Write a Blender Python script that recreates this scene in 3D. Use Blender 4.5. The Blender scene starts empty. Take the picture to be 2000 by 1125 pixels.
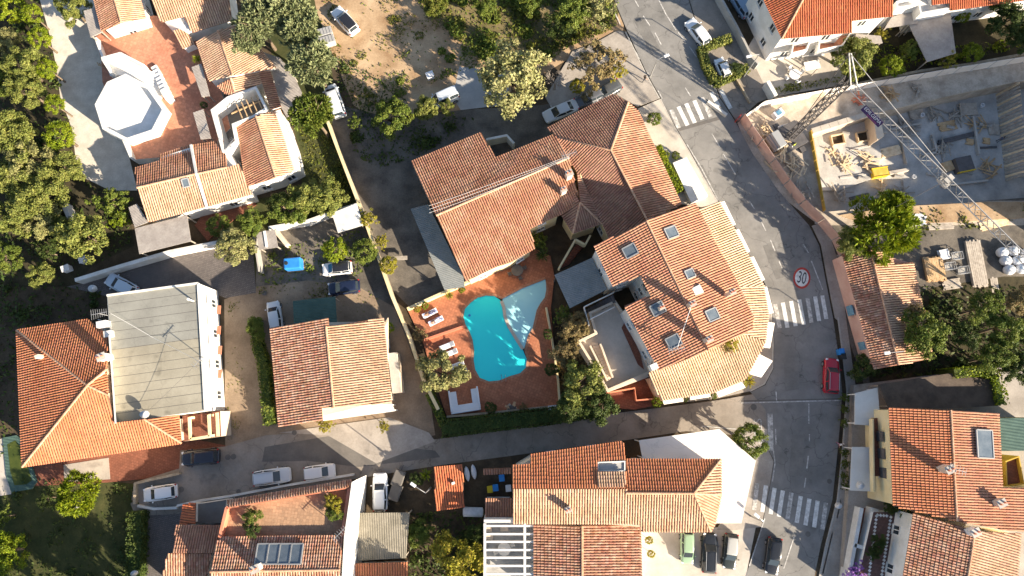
import bpy, math, random
import numpy as np
from mathutils import Vector, Matrix
from mathutils.geometry import tessellate_polygon
random.seed(7)
S = bpy.context.scene
C = S.collection
# ------------------------------------------------------------------ camera, sky, sun, exposure
CAMH, TILT, FPX = 85.0, math.radians(10.0), 1340.0
cam_d = bpy.data.cameras.new('camera'); cam = bpy.data.objects.new('camera', cam_d); C.objects.link(cam)
cam_d.sensor_width = 36.0; cam_d.lens = 36.0*FPX/2000.0; cam_d.clip_start = 1.0; cam_d.clip_end = 2000.0
cam.location = (0, 0, CAMH); cam.rotation_euler = (TILT, 0, 0)
S.camera = cam
SUN_EL, SUN_AZ = math.radians(22.5), math.radians(-35.5)      # azimuth measured from +X (picture right)
sd = Vector((math.cos(SUN_EL)*math.cos(SUN_AZ), math.cos(SUN_EL)*math.sin(SUN_AZ), math.sin(SUN_EL)))
W = bpy.data.worlds.new('World'); S.world = W; W.use_nodes = True
nt = W.node_tree; bg = nt.nodes['Background']
sky = nt.nodes.new('ShaderNodeTexSky'); sky.sky_type = 'NISHITA'; sky.sun_disc = False
sky.sun_elevation = SUN_EL; sky.sun_rotation = math.atan2(sd.x, sd.y)
nt.links.new(sky.outputs[0], bg.inputs[0]); bg.inputs[1].default_value = 0.074
sl = bpy.data.lights.new('sun', 'SUN'); sl.energy = 5.0; sl.angle = math.radians(0.5); sl.color = (1.0, 0.865, 0.675)
so = bpy.data.objects.new('sun', sl); C.objects.link(so); so.location = (60, -40, 70)
so.rotation_euler = sd.to_track_quat('Z', 'Y').to_euler()
S.view_settings.view_transform = 'Standard'; S.view_settings.look = 'None'
S.view_settings.gamma = 1.0; S.view_settings.use_curve_mapping = False; S.view_settings.exposure = 1.5

# ------------------------------------------------------------------ geometry helpers
_c, _s = math.cos(TILT), math.sin(TILT)
def P(x, y, z=0.0):
    """world point at height z seen at photograph pixel (x, y)"""
    u = (x-1000.0)/FPX; v = (562.5-y)/FPX
    dx, dy, dz = u, v*_c+_s, v*_s-_c
    t = (CAMH-z)/-dz
    return Vector((dx*t, dy*t, z))
def on_plane(x, y, n, d):
    u = (x-1000.0)/FPX; v = (562.5-y)/FPX
    D = Vector((u, v*_c+_s, v*_s-_c)); o = Vector((0, 0, CAMH))
    return o + D*((d-n.dot(o))/n.dot(D))
def heading(px, py, fx, fy):
    a = P(px, py); b = P(px+fx, py+fy); return math.atan2(b.y-a.y, b.x-a.x)

def base_loc(o):
    return Vector(o.location) if o is not None else Vector((0, 0, 0))
def thing(name, label, cat, loc=(0, 0, 0), rz=0.0, group=None):
    o = bpy.data.objects.new(name, None); C.objects.link(o); o.empty_display_size = .3
    o.location = loc; o.rotation_euler = (0, 0, rz); o['label'] = label; o['category'] = cat
    if group: o['group'] = group
    return o
def tag(o, label, cat, group=None):
    o['label'] = label; o['category'] = cat
    if group: o['group'] = group
    return o
def structure(o): o['kind'] = 'structure'; return o
def stuff(o): o['kind'] = 'stuff'; return o

class MB:
    def __init__(s): s.v = []; s.f = []; s.m = []; s.mi = 0
    def add(s, vs, fs):
        n = len(s.v); s.v.extend([tuple(v) for v in vs]); s.f.extend([tuple(i+n for i in f) for f in fs]); s.m.extend([s.mi]*len(fs)); return s
    def box(s, c, d, rz=0.0, M=None):
        hx, hy, hz = d[0]/2, d[1]/2, d[2]/2
        ca, sa = math.cos(rz), math.sin(rz); vs = []
        for z in (-hz, hz):
            for x, y in ((-hx, -hy), (hx, -hy), (hx, hy), (-hx, hy)):
                p = Vector((x*ca-y*sa, x*sa+y*ca, z))
                if M is not None: p = M @ Vector((x, y, z))
                vs.append(Vector(c)+p)
        return s.add(vs, [(3, 2, 1, 0), (4, 5, 6, 7), (0, 1, 5, 4), (1, 2, 6, 5), (2, 3, 7, 6), (3, 0, 4, 7)])
    def prism(s, poly, z0, z1=None, top=True, bottom=False):
        """poly: list of Vectors (top ring); walls go down to z0"""
        n = len(poly)
        if z1 is not None: poly = [Vector((p.x, p.y, z1)) for p in poly]
        ar = sum(poly[i].x*poly[(i+1) % n].y-poly[(i+1) % n].x*poly[i].y for i in range(n))
        if ar < 0: poly = poly[::-1]
        vs = list(poly)+[Vector((p.x, p.y, z0 if not callable(z0) else z0(p))) for p in poly]
        fs = [(i, n+i, n+(i+1) % n, (i+1) % n) for i in range(n)]
        if top: fs.append(tuple(range(n)))
        if bottom: fs.append(tuple(range(2*n-1, n-1, -1)))
        return s.add(vs, fs)
    def bar(s, a, b, w, h=None, up=Vector((0, 0, 1))):
        """square bar from a to b"""
        a, b = Vector(a), Vector(b); h = h or w; d = (b-a)
        if d.length < 1e-6: return s
        d.normalize(); x = d.cross(up)
        if x.length < 1e-3: x = d.cross(Vector((1, 0, 0)))
        x.normalize(); y = x.cross(d)
        vs = []
        for p in (a, b):
            for i, j in ((-1, -1), (1, -1), (1, 1), (-1, 1)): vs.append(p+x*(w/2*i)+y*(h/2*j))
        return s.add(vs, [(3, 2, 1, 0), (4, 5, 6, 7), (0, 1, 5, 4), (1, 2, 6, 5), (2, 3, 7, 6), (3, 0, 4, 7)])
    def tube(s, pts, r, n=6, cap=True):
        pts = [Vector(p) for p in pts]; k = len(pts)
        rs = r if isinstance(r, (list, tuple)) else [r]*k
        vs = []; fs = []
        for i, p in enumerate(pts):
            d = (pts[min(i+1, k-1)]-pts[max(i-1, 0)]).normalized()
            x = d.cross(Vector((0, 0, 1)))
            if x.length < 1e-2: x = d.cross(Vector((1, 0, 0)))
            x.normalize(); y = d.cross(x)
            for j in range(n):
                a = 2*math.pi*j/n; vs.append(p+x*(math.cos(a)*rs[i])+y*(math.sin(a)*rs[i]))
        for i in range(k-1):
            for j in range(n):
                fs.append((i*n+j, i*n+(j+1) % n, (i+1)*n+(j+1) % n, (i+1)*n+j))
        if cap: fs.append(tuple(range(n-1, -1, -1))); fs.append(tuple((k-1)*n+j for j in range(n)))
        return s.add(vs, fs)
    def lathe(s, c, prof, n=16):
        c = Vector(c); vs = []; fs = []
        for r, z in prof:
            for j in range(n):
                a = 2*math.pi*j/n; vs.append(c+Vector((r*math.cos(a), r*math.sin(a), z)))
        for i in range(len(prof)-1):
            for j in range(n): fs.append((i*n+j, i*n+(j+1) % n, (i+1)*n+(j+1) % n, (i+1)*n+j))
        fs.append(tuple(range(n-1, -1, -1))); fs.append(tuple((len(prof)-1)*n+j for j in range(n)))
        return s.add(vs, fs)
    def grid(s, fn, nu, nv):
        vs = [fn(i/nu, j/nv) for j in range(nv+1) for i in range(nu+1)]
        fs = [(j*(nu+1)+i, j*(nu+1)+i+1, (j+1)*(nu+1)+i+1, (j+1)*(nu+1)+i) for j in range(nv) for i in range(nu)]
        return s.add(vs, fs)
    def data(s, name, mats, loc=Vector((0, 0, 0)), smooth=False):
        me = bpy.data.meshes.new(name)
        me.from_pydata([(v[0]-loc[0], v[1]-loc[1], v[2]-loc[2]) for v in s.v], [], s.f)
        if not isinstance(mats, (list, tuple)): mats = [mats]
        for m in mats: me.materials.append(m)
        if any(s.m): me.polygons.foreach_set('material_index', s.m)
        if smooth: me.polygons.foreach_set('use_smooth', [True]*len(s.f))
        me.update(); return me
    def build(s, name, mats, parent=None, smooth=False, world=True, loc=None):
        """world=True: the vertices are world coordinates; world=False: already local to the parent"""
        L = Vector(loc) if loc is not None else (base_loc(parent) if (parent is not None and world) else Vector((0, 0, 0)))
        if parent is not None and parent.parent is not None and world: L = L + base_loc(parent.parent)
        me = s.data(name, mats, L, smooth)
        o = bpy.data.objects.new(name, me); C.objects.link(o)
        if parent is not None: o.parent = parent
        elif loc is not None: o.location = loc
        return o
def link(name, me, parent=None, loc=(0, 0, 0), rot=(0, 0, 0), sc=(1, 1, 1)):
    o = bpy.data.objects.new(name, me); C.objects.link(o); o.location = loc; o.rotation_euler = rot; o.scale = sc
    if parent is not None: o.parent = parent
    return o
def bevel(o, w=.03, n=2):
    m = o.modifiers.new('bevel', 'BEVEL'); m.width = w; m.segments = n; m.limit_method = 'ANGLE'; return o
def inset(poly, dist):
    """offset a planar (xy) polygon inwards; dist a number or one per edge i -> i+1"""
    n = len(poly); ds = dist if isinstance(dist, (list, tuple)) else [dist]*n
    ar = sum(poly[i].x*poly[(i+1) % n].y-poly[(i+1) % n].x*poly[i].y for i in range(n))
    sg = 1 if ar > 0 else -1; L = []
    for i in range(n):
        a, b = poly[i], poly[(i+1) % n]; d = Vector((b.x-a.x, b.y-a.y)); d.normalize()
        nn = Vector((-d.y, d.x))*sg; L.append((Vector((a.x, a.y))+nn*ds[i], d))
    out = []
    for i in range(n):
        (p, d), (q, e) = L[i-1], L[i]; cr = d.x*e.y-d.y*e.x
        if abs(cr) < 0.05: r = q
        else:
            t = ((q.x-p.x)*e.y-(q.y-p.y)*e.x)/cr; r = p+d*t
        if (r-Vector((poly[i].x, poly[i].y))).length > 3*max(max(ds), .01): r = q
        out.append(Vector((r.x, r.y, poly[i].z)))
    return out
def pxpoly(pts, z=0.0): return [P(x, y, z) for x, y in pts]
def smooth_closed(pts, k=4):
    n = len(pts); out = []
    for i in range(n):
        p0, p1, p2, p3 = [Vector(pts[(i+j-1) % n]) for j in range(4)]
        for j in range(k):
            t = j/k; out.append(tuple(.5*((2*p1)+(p2-p0)*t+(2*p0-5*p1+4*p2-p3)*t*t+(3*p1-p0-3*p2+p3)*t**3)))
    return out
def sheet(name, pts, z, m, outer_hole=None, kind=True):
    poly = pxpoly(pts, z); mb = MB()
    if outer_hole:
        rings = [poly]+[pxpoly(h, z) for h in outer_hole]
        flat = [v for r in rings for v in r]
        mb.add(flat, [t for t in tessellate_polygon(rings)])
        for i, f in enumerate(mb.f):
            a, b, c = [Vector(mb.v[j]) for j in f]
            if (b-a).cross(c-a).z < 0: mb.f[i] = f[::-1]
    else:
        n = len(poly); ar = sum(poly[i].x*poly[(i+1) % n].y-poly[(i+1) % n].x*poly[i].y for i in range(n))
        mb.add(poly, [tuple(range(n)) if ar > 0 else tuple(range(n-1, -1, -1))])
    o = mb.build(name, m)
    return structure(o) if kind else o
def slab(name, pts, z0, z1, m, parent=None):
    return MB().prism(pxpoly(pts, z1), z0).build(name, m, parent)
def centroid(pts):
    return (sum(p[0] for p in pts)/len(pts), sum(p[1] for p in pts)/len(pts))

# ------------------------------------------------------------------ materials
def mat(name, col, col2=None, scale=0.6, rough=.8, bump=0.0, bscale=None, island=0.0, spec=.3, metal=0.0, detail=6.0, contrast=(0.35, 0.65), fine=0.0, emit=None, trans=0.0, hue=0.0, mid=None):
    m = bpy.data.materials.new(name); m.use_nodes = True; n = m.node_tree.nodes; l = m.node_tree.links
    b = n['Principled BSDF']; b.inputs['Roughness'].default_value = rough; b.inputs['Metallic'].default_value = metal
    b.inputs['Specular IOR Level'].default_value = spec
    c = (*col, 1.0); src = None
    geo = n.new('ShaderNodeNewGeometry')
    if col2 is not None:
        t = n.new('ShaderNodeTexNoise'); t.inputs['Scale'].default_value = scale; t.inputs['Detail'].default_value = detail; t.inputs['Roughness'].default_value = .62
        l.new(geo.outputs['Position'], t.inputs['Vector'])
        r = n.new('ShaderNodeValToRGB'); r.color_ramp.elements[0].position = contrast[0]; r.color_ramp.elements[1].position = contrast[1]
        r.color_ramp.elements[0].color = c; r.color_ramp.elements[1].color = (*col2, 1)
        if mid is not None:
            e = r.color_ramp.elements.new((contrast[0]+contrast[1])/2); e.color = (*mid, 1)
        l.new(t.outputs['Fac'], r.inputs['Fac']); src = r.outputs['Color']
    def mul(src, val_socket, lo, hi):
        mr = n.new('ShaderNodeMapRange'); mr.inputs['To Min'].default_value = lo; mr.inputs['To Max'].default_value = hi
        l.new(val_socket, mr.inputs['Value'])
        mx = n.new('ShaderNodeMix'); mx.data_type = 'RGBA'; mx.blend_type = 'MULTIPLY'; mx.inputs[0].default_value = 1.0
        if src is None: mx.inputs[6].default_value = c
        else: l.new(src, mx.inputs[6])
        l.new(mr.outputs[0], mx.inputs[7]); return mx.outputs[2]
    if fine > 0:
        t2 = n.new('ShaderNodeTexNoise'); t2.inputs['Scale'].default_value = 5.0; t2.inputs['Detail'].default_value = 8; t2.inputs['Roughness'].default_value = .75
        l.new(geo.outputs['Position'], t2.inputs['Vector']); 
        mr0 = n.new('ShaderNodeMapRange'); mr0.inputs['From Min'].default_value = .25; mr0.inputs['From Max'].default_value = .75; l.new(t2.outputs['Fac'], mr0.inputs['Value'])
        src = mul(src, mr0.outputs[0], 1-fine, 1+fine)
    if island > 0:
        src = mul(src, geo.outputs['Random Per Island'], 1-island, 1+island)
        if hue > 0:
            hs = n.new('ShaderNodeHueSaturation'); wn = n.new('ShaderNodeTexWhiteNoise'); wn.noise_dimensions = '1D'; l.new(geo.outputs['Random Per Island'], wn.inputs['W'])
            mr = n.new('ShaderNodeMapRange'); mr.inputs['To Min'].default_value = .5-hue; mr.inputs['To Max'].default_value = .5+hue; l.new(wn.outputs['Value'], mr.inputs['Value'])
            l.new(mr.outputs[0], hs.inputs['Hue']); l.new(src, hs.inputs['Color']); src = hs.outputs['Color']
    if src is None: b.inputs['Base Color'].default_value = c
    else: l.new(src, b.inputs['Base Color'])
    if bump > 0:
        t3 = n.new('ShaderNodeTexNoise'); t3.inputs['Scale'].default_value = bscale or 3.0; t3.inputs['Detail'].default_value = 6
        l.new(geo.outputs['Position'], t3.inputs['Vector']); bp = n.new('ShaderNodeBump'); bp.inputs['Strength'].default_value = bump; bp.inputs['Distance'].default_value = .1
        l.new(t3.outputs['Fac'], bp.inputs['Height']); l.new(bp.outputs[0], b.inputs['Normal'])
    if trans > 0:
        tr = n.new('ShaderNodeBsdfTranslucent'); ms = n.new('ShaderNodeMixShader'); ms.inputs[0].default_value = trans
        if src is None: tr.inputs['Color'].default_value = c
        else: l.new(src, tr.inputs['Color'])
        l.new(b.outputs[0], ms.inputs[1]); l.new(tr.outputs[0], ms.inputs[2]); l.new(ms.outputs[0], n['Material Output'].inputs['Surface'])
    return m
def board_mat(name, col, col2, ang, w=.15, rough=.85, gap=.5):
    """boards / ribs along a direction: stripes of slightly different tone with relief"""
    m = mat(name, col, col2, scale=.9, rough=rough, fine=.2); n = m.node_tree.nodes; l = m.node_tree.links; b = n['Principled BSDF']
    geo = [x for x in n if x.type == 'NEW_GEOMETRY'][0]
    mp = n.new('ShaderNodeMapping'); mp.inputs['Rotation'].default_value[2] = ang; l.new(geo.outputs['Position'], mp.inputs['Vector'])
    wv = n.new('ShaderNodeTexWave'); wv.wave_type = 'BANDS'; wv.bands_direction = 'Y'; wv.inputs['Scale'].default_value = 0.314/w; wv.inputs['Distortion'].default_value = .6; wv.inputs['Detail'].default_value = 2
    l.new(mp.outputs[0], wv.inputs['Vector'])
    bp = n.new('ShaderNodeBump'); bp.inputs['Strength'].default_value = gap; bp.inputs['Distance'].default_value = .06; l.new(wv.outputs['Fac'], bp.inputs['Height']); l.new(bp.outputs[0], b.inputs['Normal'])
    return m
def paver_mat(name, col, mortar, ang, size=.3, off=.5, col2=None, rough=.8):
    m = mat(name, col, col2 or tuple(x*1.2 for x in col), scale=.35, rough=rough, fine=.25); n = m.node_tree.nodes; l = m.node_tree.links; b = n['Principled BSDF']
    geo = [x for x in n if x.type == 'NEW_GEOMETRY'][0]
    mp = n.new('ShaderNodeMapping'); mp.inputs['Rotation'].default_value[2] = ang; l.new(geo.outputs['Position'], mp.inputs['Vector'])
    br = n.new('ShaderNodeTexBrick'); br.inputs['Scale'].default_value = 1.0; br.inputs['Brick Width'].default_value = size; br.inputs['Row Height'].default_value = size; br.inputs['Mortar Size'].default_value = .018; br.offset = off
    br.inputs['Color1'].default_value = (.82, .82, .82, 1); br.inputs['Color2'].default_value = (1.12, 1.1, 1.08, 1); br.inputs['Mortar'].default_value = (*mortar, 1)
    l.new(mp.outputs[0], br.inputs['Vector'])
    src = b.inputs['Base Color'].links[0].from_socket
    mx = n.new('ShaderNodeMix'); mx.data_type = 'RGBA'; mx.blend_type = 'MULTIPLY'; mx.inputs[0].default_value = 1.0
    l.new(src, mx.inputs[6]); l.new(br.outputs['Color'], mx.inputs[7]); l.new(mx.outputs[2], b.inputs['Base Color'])
    return m
M = {}
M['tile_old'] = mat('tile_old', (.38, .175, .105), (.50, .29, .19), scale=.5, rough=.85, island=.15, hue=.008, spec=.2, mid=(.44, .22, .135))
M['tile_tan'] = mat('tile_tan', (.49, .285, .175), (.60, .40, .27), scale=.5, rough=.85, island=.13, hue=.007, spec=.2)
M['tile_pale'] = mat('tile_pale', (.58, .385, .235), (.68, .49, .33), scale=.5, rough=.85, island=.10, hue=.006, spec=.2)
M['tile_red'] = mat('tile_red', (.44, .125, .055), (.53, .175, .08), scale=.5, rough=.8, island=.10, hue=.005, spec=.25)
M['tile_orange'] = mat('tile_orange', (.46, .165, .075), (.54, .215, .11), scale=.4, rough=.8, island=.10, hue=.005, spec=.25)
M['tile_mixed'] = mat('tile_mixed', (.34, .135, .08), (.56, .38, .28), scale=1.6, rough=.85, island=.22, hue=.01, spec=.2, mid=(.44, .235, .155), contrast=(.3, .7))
M['tile_dull'] = mat('tile_dull', (.31, .15, .10), (.41, .23, .155), scale=.6, rough=.9, island=.15, hue=.008, spec=.2)  # darker tile copy; puts shade into the colour of shaded roofs
M['tile_corner'] = mat('tile_corner', (.46, .20, .12), (.54, .28, .175), scale=.4, rough=.85, island=.12, hue=.007, spec=.2)
M['channel'] = mat('channel', (.19, .085, .05), (.27, .135, .085), scale=1.2, rough=.9, fine=.3)
M['ridge'] = mat('ridge', (.50, .26, .15), (.64, .42, .28), scale=2.5, rough=.85, fine=.2)
M['white'] = mat('white', (.68, .66, .61), (.83, .81, .78), scale=.7, rough=.7, fine=.08)
M['dirty_white'] = mat('dirty_white', (.62, .59, .54), (.80, .78, .74), scale=.6, rough=.8, fine=.12)
M['cream'] = mat('cream', (.70, .56, .30), (.78, .66, .42), scale=.5, rough=.8, fine=.06)
M['beige'] = mat('beige', (.62, .50, .38), (.72, .61, .48), scale=.5, rough=.8, fine=.08)
M['pink'] = mat('pink', (.60, .36, .30), (.70, .48, .40), scale=.4, rough=.85, fine=.10)
M['salmon'] = mat('salmon', (.58, .19, .11), (.64, .25, .15), scale=.6, rough=.8, fine=.06)
M['yellow_wall'] = mat('yellow_wall', (.50, .33, .05), (.58, .40, .09), scale=.6, rough=.8)
M['concrete'] = mat('concrete', (.36, .34, .31), (.50, .47, .43), scale=.4, rough=.9, fine=.15)
M['stone_wall'] = mat('stone_wall', (.34, .27, .19), (.48, .40, .29), scale=1.5, rough=.9, fine=.25, bump=.5)
M['asphalt'] = mat('asphalt', (.175, .168, .158), (.275, .262, .246), scale=.22, rough=.9, fine=.10, detail=8)
M['asphalt_old'] = mat('asphalt_old', (.215, .185, .155), (.32, .28, .24), scale=.3, rough=.92, fine=.16, detail=8)
M['asphalt_worn'] = mat('asphalt_worn', (.15, .143, .135), (.22, .21, .195), scale=.5, rough=.92, fine=.14)
M['asphalt_patch'] = mat('asphalt_patch', (.125, .115, .107), (.17, .157, .143), scale=.5, rough=.92, fine=.12)
M['pave'] = mat('pave', (.30, .265, .23), (.42, .375, .33), scale=.35, rough=.9, fine=.18)
M['pave_light'] = mat('pave_light', (.42, .375, .32), (.56, .505, .44), scale=.4, rough=.85, fine=.10)
M['kerb'] = mat('kerb', (.40, .37, .33), (.5, .47, .42), scale=1.2, rough=.9, fine=.15)
M['paint'] = mat('paint', (.55, .54, .51), (.80, .79, .76), scale=2.2, rough=.8, fine=.25)
M['paint_faded'] = mat('paint_faded', (.30, .285, .265), (.62, .60, .57), scale=2.5, rough=.85, fine=.3)
M['red_paint'] = mat('red_paint', (.42, .045, .04), (.50, .08, .06), scale=2.5, rough=.8, fine=.2)
M['black_paint'] = mat('black_paint', (.035, .035, .045), (.07, .07, .08), scale=3, rough=.85)
M['gravel'] = mat('gravel', (.52, .46, .39), (.68, .62, .54), scale=.6, rough=.95, fine=.18)
M['dirt'] = mat('dirt', (.30, .19, .105), (.52, .375, .235), scale=.28, rough=.95, fine=.25, detail=8, bump=.25, bscale=1.2)
M['drive'] = mat('drive', (.20, .145, .10), (.33, .25, .175), scale=.3, rough=.95, fine=.22, detail=8)
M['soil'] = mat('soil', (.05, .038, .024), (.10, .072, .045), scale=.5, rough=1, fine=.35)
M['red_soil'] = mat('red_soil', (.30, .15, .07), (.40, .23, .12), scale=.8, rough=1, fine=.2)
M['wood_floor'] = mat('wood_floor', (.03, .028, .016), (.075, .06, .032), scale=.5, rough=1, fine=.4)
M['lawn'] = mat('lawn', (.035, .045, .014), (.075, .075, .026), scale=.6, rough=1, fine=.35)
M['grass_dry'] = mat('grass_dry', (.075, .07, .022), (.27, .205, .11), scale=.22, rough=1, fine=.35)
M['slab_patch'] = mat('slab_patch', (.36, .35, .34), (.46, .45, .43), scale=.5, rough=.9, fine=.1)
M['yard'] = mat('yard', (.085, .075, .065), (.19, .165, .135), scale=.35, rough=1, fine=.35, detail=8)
M['site_sand'] = mat('site_sand', (.33, .27, .21), (.56, .48, .39), scale=.5, rough=.95, fine=.25, detail=8)
M['site_floor'] = mat('site_floor', (.34, .325, .305), (.56, .535, .50), scale=.35, rough=.85, fine=.18, detail=8)
M['cobble'] = paver_mat('cobble', (.14, .125, .12), (.45, .42, .40), .25, .22)
M['deck'] = paver_mat('deck', (.38, .14, .075), (.7, .65, .6), .35, .35, 0.0, (.46, .19, .105))
M['terr'] = paver_mat('terr', (.47, .20, .125), (.85, .8, .75), .3, .4, 0.0, (.54, .26, .17))
M['roof_terr'] = paver_mat('roof_terr', (.34, .215, .135), (.8, .75, .7), .1, .35, 0.0)
M['brick_floor'] = paver_mat('brick_floor', (.19, .075, .048), (.7, .6, .55), .3, .3)  # darkened to stand in for shade on the front court
M['mauve'] = paver_mat('mauve', (.13, .075, .065), (.8, .75, .7), .2, .35)
M['water'] = mat('water', (.035, .80, .84), (.05, .88, .90), scale=.1, rough=.12, spec=.5, bump=.04, bscale=2.5)
M['water_shallow'] = mat('water_shallow', (.36, .72, .80), (.40, .75, .82), scale=.1, rough=.15, spec=.5, bump=.03, bscale=2.5)
M['coping'] = mat('coping', (.36, .17, .10), (.46, .25, .16), scale=3, rough=.85, fine=.15)
M['metal_roof'] = board_mat('metal_roof', (.20, .215, .215), (.26, .27, .265), .35, .25)
M['grey_boards'] = board_mat('grey_boards', (.30, .265, .24), (.40, .36, .325), .3, .16)
M['grey_boards_b'] = board_mat('grey_boards_b', (.30, .265, .24), (.40, .36, .325), -1.25, .16)
M['green_sheet'] = board_mat('green_sheet', (.055, .10, .085), (.075, .13, .11), .15, .35)
M['fibre'] = board_mat('fibre', (.20, .18, .14), (.30, .27, .215), 1.57, .2, gap=1.0)
M['reed'] = board_mat('reed', (.085, .065, .055), (.15, .115, .09), -1.35, .09, gap=1.0)
M['bitumen'] = mat('bitumen', (.27, .245, .19), (.36, .33, .26), scale=.22, rough=.9, fine=.10)
M['bitumen_b'] = mat('bitumen_b', (.23, .225, .20), (.30, .295, .26), scale=.22, rough=.9, fine=.10)
M['awning'] = mat('awning', (.74, .68, .60), (.82, .77, .70), scale=.4, rough=.8, fine=.05)
M['tent'] = mat('tent', (.76, .69, .62), (.84, .79, .73), scale=.15, rough=.75, fine=.03)
M['wood'] = mat('wood', (.38, .24, .12), (.54, .38, .22), scale=2, rough=.85, island=.3)
M['wood_grey'] = mat('wood_grey', (.27, .23, .19), (.42, .37, .31), scale=2, rough=.9, island=.35)
M['timber'] = mat('timber', (.55, .40, .24), (.72, .58, .40), scale=2, rough=.85, island=.3)
M['bark'] = mat('bark', (.12, .085, .055), (.22, .17, .12), scale=4, rough=.95)
M['bark_grey'] = mat('bark_grey', (.26, .22, .19), (.38, .33, .29), scale=4, rough=.95)
M['glass'] = mat('glass', (.03, .04, .05), rough=.08, spec=.6)
M['sky_glass'] = mat('sky_glass', (.10, .13, .16), (.16, .19, .22), scale=1, rough=.12, spec=.7)
M['frame_grey'] = mat('frame_grey', (.34, .34, .34), rough=.5)
M['steel'] = mat('steel', (.42, .42, .42), (.5, .5, .5), scale=2, rough=.45, metal=.6)
M['steel_dark'] = mat('steel_dark', (.085, .08, .08), (.13, .12, .12), scale=2, rough=.6)
M['crane'] = mat('crane', (.30, .29, .28), (.42, .41, .40), scale=3, rough=.5)
M['plastic_blue'] = mat('plastic_blue', (.025, .20, .58), (.04, .26, .66), scale=1, rough=.45)
M['plastic_yellow'] = mat('plastic_yellow', (.62, .46, .02), rough=.5)
M['plastic_dark'] = mat('plastic_dark', (.03, .035, .035), rough=.55)
M['plastic_white'] = mat('plastic_white', (.75, .75, .76), rough=.5)
M['yellow_steel'] = mat('yellow_steel', (.66, .42, .02), (.74, .52, .05), scale=2, rough=.55, fine=.1)
M['yellow_form'] = mat('yellow_form', (.56, .34, .05), (.70, .47, .10), scale=1.2, rough=.7, fine=.2)
M['bag'] = mat('bag', (.62, .63, .66), (.76, .77, .80), scale=2.5, rough=.8, bump=.6, bscale=4)
M['cushion'] = mat('cushion', (.74, .76, .80), (.82, .83, .86), scale=1, rough=.9)
M['towel'] = mat('towel', (.20, .26, .55), (.80, .80, .86), scale=5, rough=.95, contrast=(.45, .55))
M['tyre'] = mat('tyre', (.02, .02, .02), rough=.9)
M['rim'] = mat('rim', (.5, .5, .52), rough=.35, metal=.7)
M['lamp_glass'] = mat('lamp_glass', (.75, .76, .78), rough=.1, spec=.7)
M['tail'] = mat('tail', (.42, .015, .015), rough=.2, spec=.6)
M['poster'] = mat('poster', (.06, .20, .34), (.22, .38, .48), scale=3, rough=.6)
M['skin'] = mat('skin', (.42, .25, .17), rough=.6)
M['hair'] = mat('hair', (.03, .02, .015), rough=.7)
M['flower'] = mat('flower', (.30, .14, .46), (.42, .24, .58), scale=6, rough=.8, island=.3, trans=.3)
def leafm(n, a, b, tr=.22, isl=.35): return mat(n, a, b, scale=.7, rough=.6, island=isl, hue=.02, spec=.25, trans=tr)
M['lf_olive'] = leafm('leaf_olive', (.135, .160, .032), (.255, .265, .065))
M['lf_bright'] = leafm('leaf_bright', (.13, .18, .008), (.22, .26, .012))
M['lf_pine'] = leafm('leaf_pine', (.165, .195, .09), (.27, .29, .14))
M['lf_dark'] = leafm('leaf_dark', (.040, .066, .014), (.085, .112, .024))
M['lf_mid'] = leafm('leaf_mid', (.085, .125, .018), (.165, .195, .032))
M['lf_silver'] = leafm('leaf_silver', (.25, .25, .09), (.40, .38, .17))
M['lf_grey'] = leafm('leaf_grey', (.20, .205, .07), (.32, .30, .12))
M['lf_yellow'] = leafm('leaf_yellow', (.23, .215, .02), (.35, .30, .035))
M['lf_dry'] = leafm('leaf_dry', (.19, .145, .06), (.27, .205, .09))
M['lf_weed'] = leafm('leaf_weed', (.09, .115, .015), (.18, .175, .03))
def cracks(m, sc=.22, amt=.45):
    n = m.node_tree.nodes; l = m.node_tree.links; b = n['Principled BSDF']; src = b.inputs['Base Color'].links[0].from_socket
    geo = [x for x in n if x.type == 'NEW_GEOMETRY'][0]
    ns = n.new('ShaderNodeTexNoise'); ns.inputs['Scale'].default_value = .8; l.new(geo.outputs['Position'], ns.inputs['Vector'])
    ad = n.new('ShaderNodeMix'); ad.data_type = 'RGBA'; ad.blend_type = 'LINEAR_LIGHT'; ad.inputs[0].default_value = .9; l.new(geo.outputs['Position'], ad.inputs[6]); l.new(ns.outputs['Color'], ad.inputs[7])
    v = n.new('ShaderNodeTexVoronoi'); v.feature = 'DISTANCE_TO_EDGE'; v.inputs['Scale'].default_value = sc; l.new(ad.outputs[2], v.inputs['Vector'])
    r = n.new('ShaderNodeMapRange'); r.inputs['From Max'].default_value = .012; r.inputs['To Min'].default_value = 1-amt; l.new(v.outputs['Distance'], r.inputs['Value'])
    st = n.new('ShaderNodeTexNoise'); st.inputs['Scale'].default_value = .55; st.inputs['Detail'].default_value = 3; l.new(geo.outputs['Position'], st.inputs['Vector'])
    r2 = n.new('ShaderNodeMapRange'); r2.inputs['From Min'].default_value = .62; r2.inputs['From Max'].default_value = .74; r2.inputs['To Min'].default_value = 1; r2.inputs['To Max'].default_value = .72; l.new(st.outputs['Fac'], r2.inputs['Value'])
    mm = n.new('ShaderNodeMath'); mm.operation = 'MULTIPLY'; l.new(r.outputs[0], mm.inputs[0]); l.new(r2.outputs[0], mm.inputs[1])
    mx = n.new('ShaderNodeMix'); mx.data_type = 'RGBA'; mx.blend_type = 'MULTIPLY'; mx.inputs[0].default_value = 1; l.new(src, mx.inputs[6]); l.new(mm.outputs[0], mx.inputs[7]); l.new(mx.outputs[2], b.inputs['Base Color'])
for k in ('asphalt', 'asphalt_old', 'pave', 'slab_patch', 'tent', 'bitumen', 'bitumen_b'): cracks(M[k], .22, .4 if 'asph' in k else .12)
_paint = {}
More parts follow.
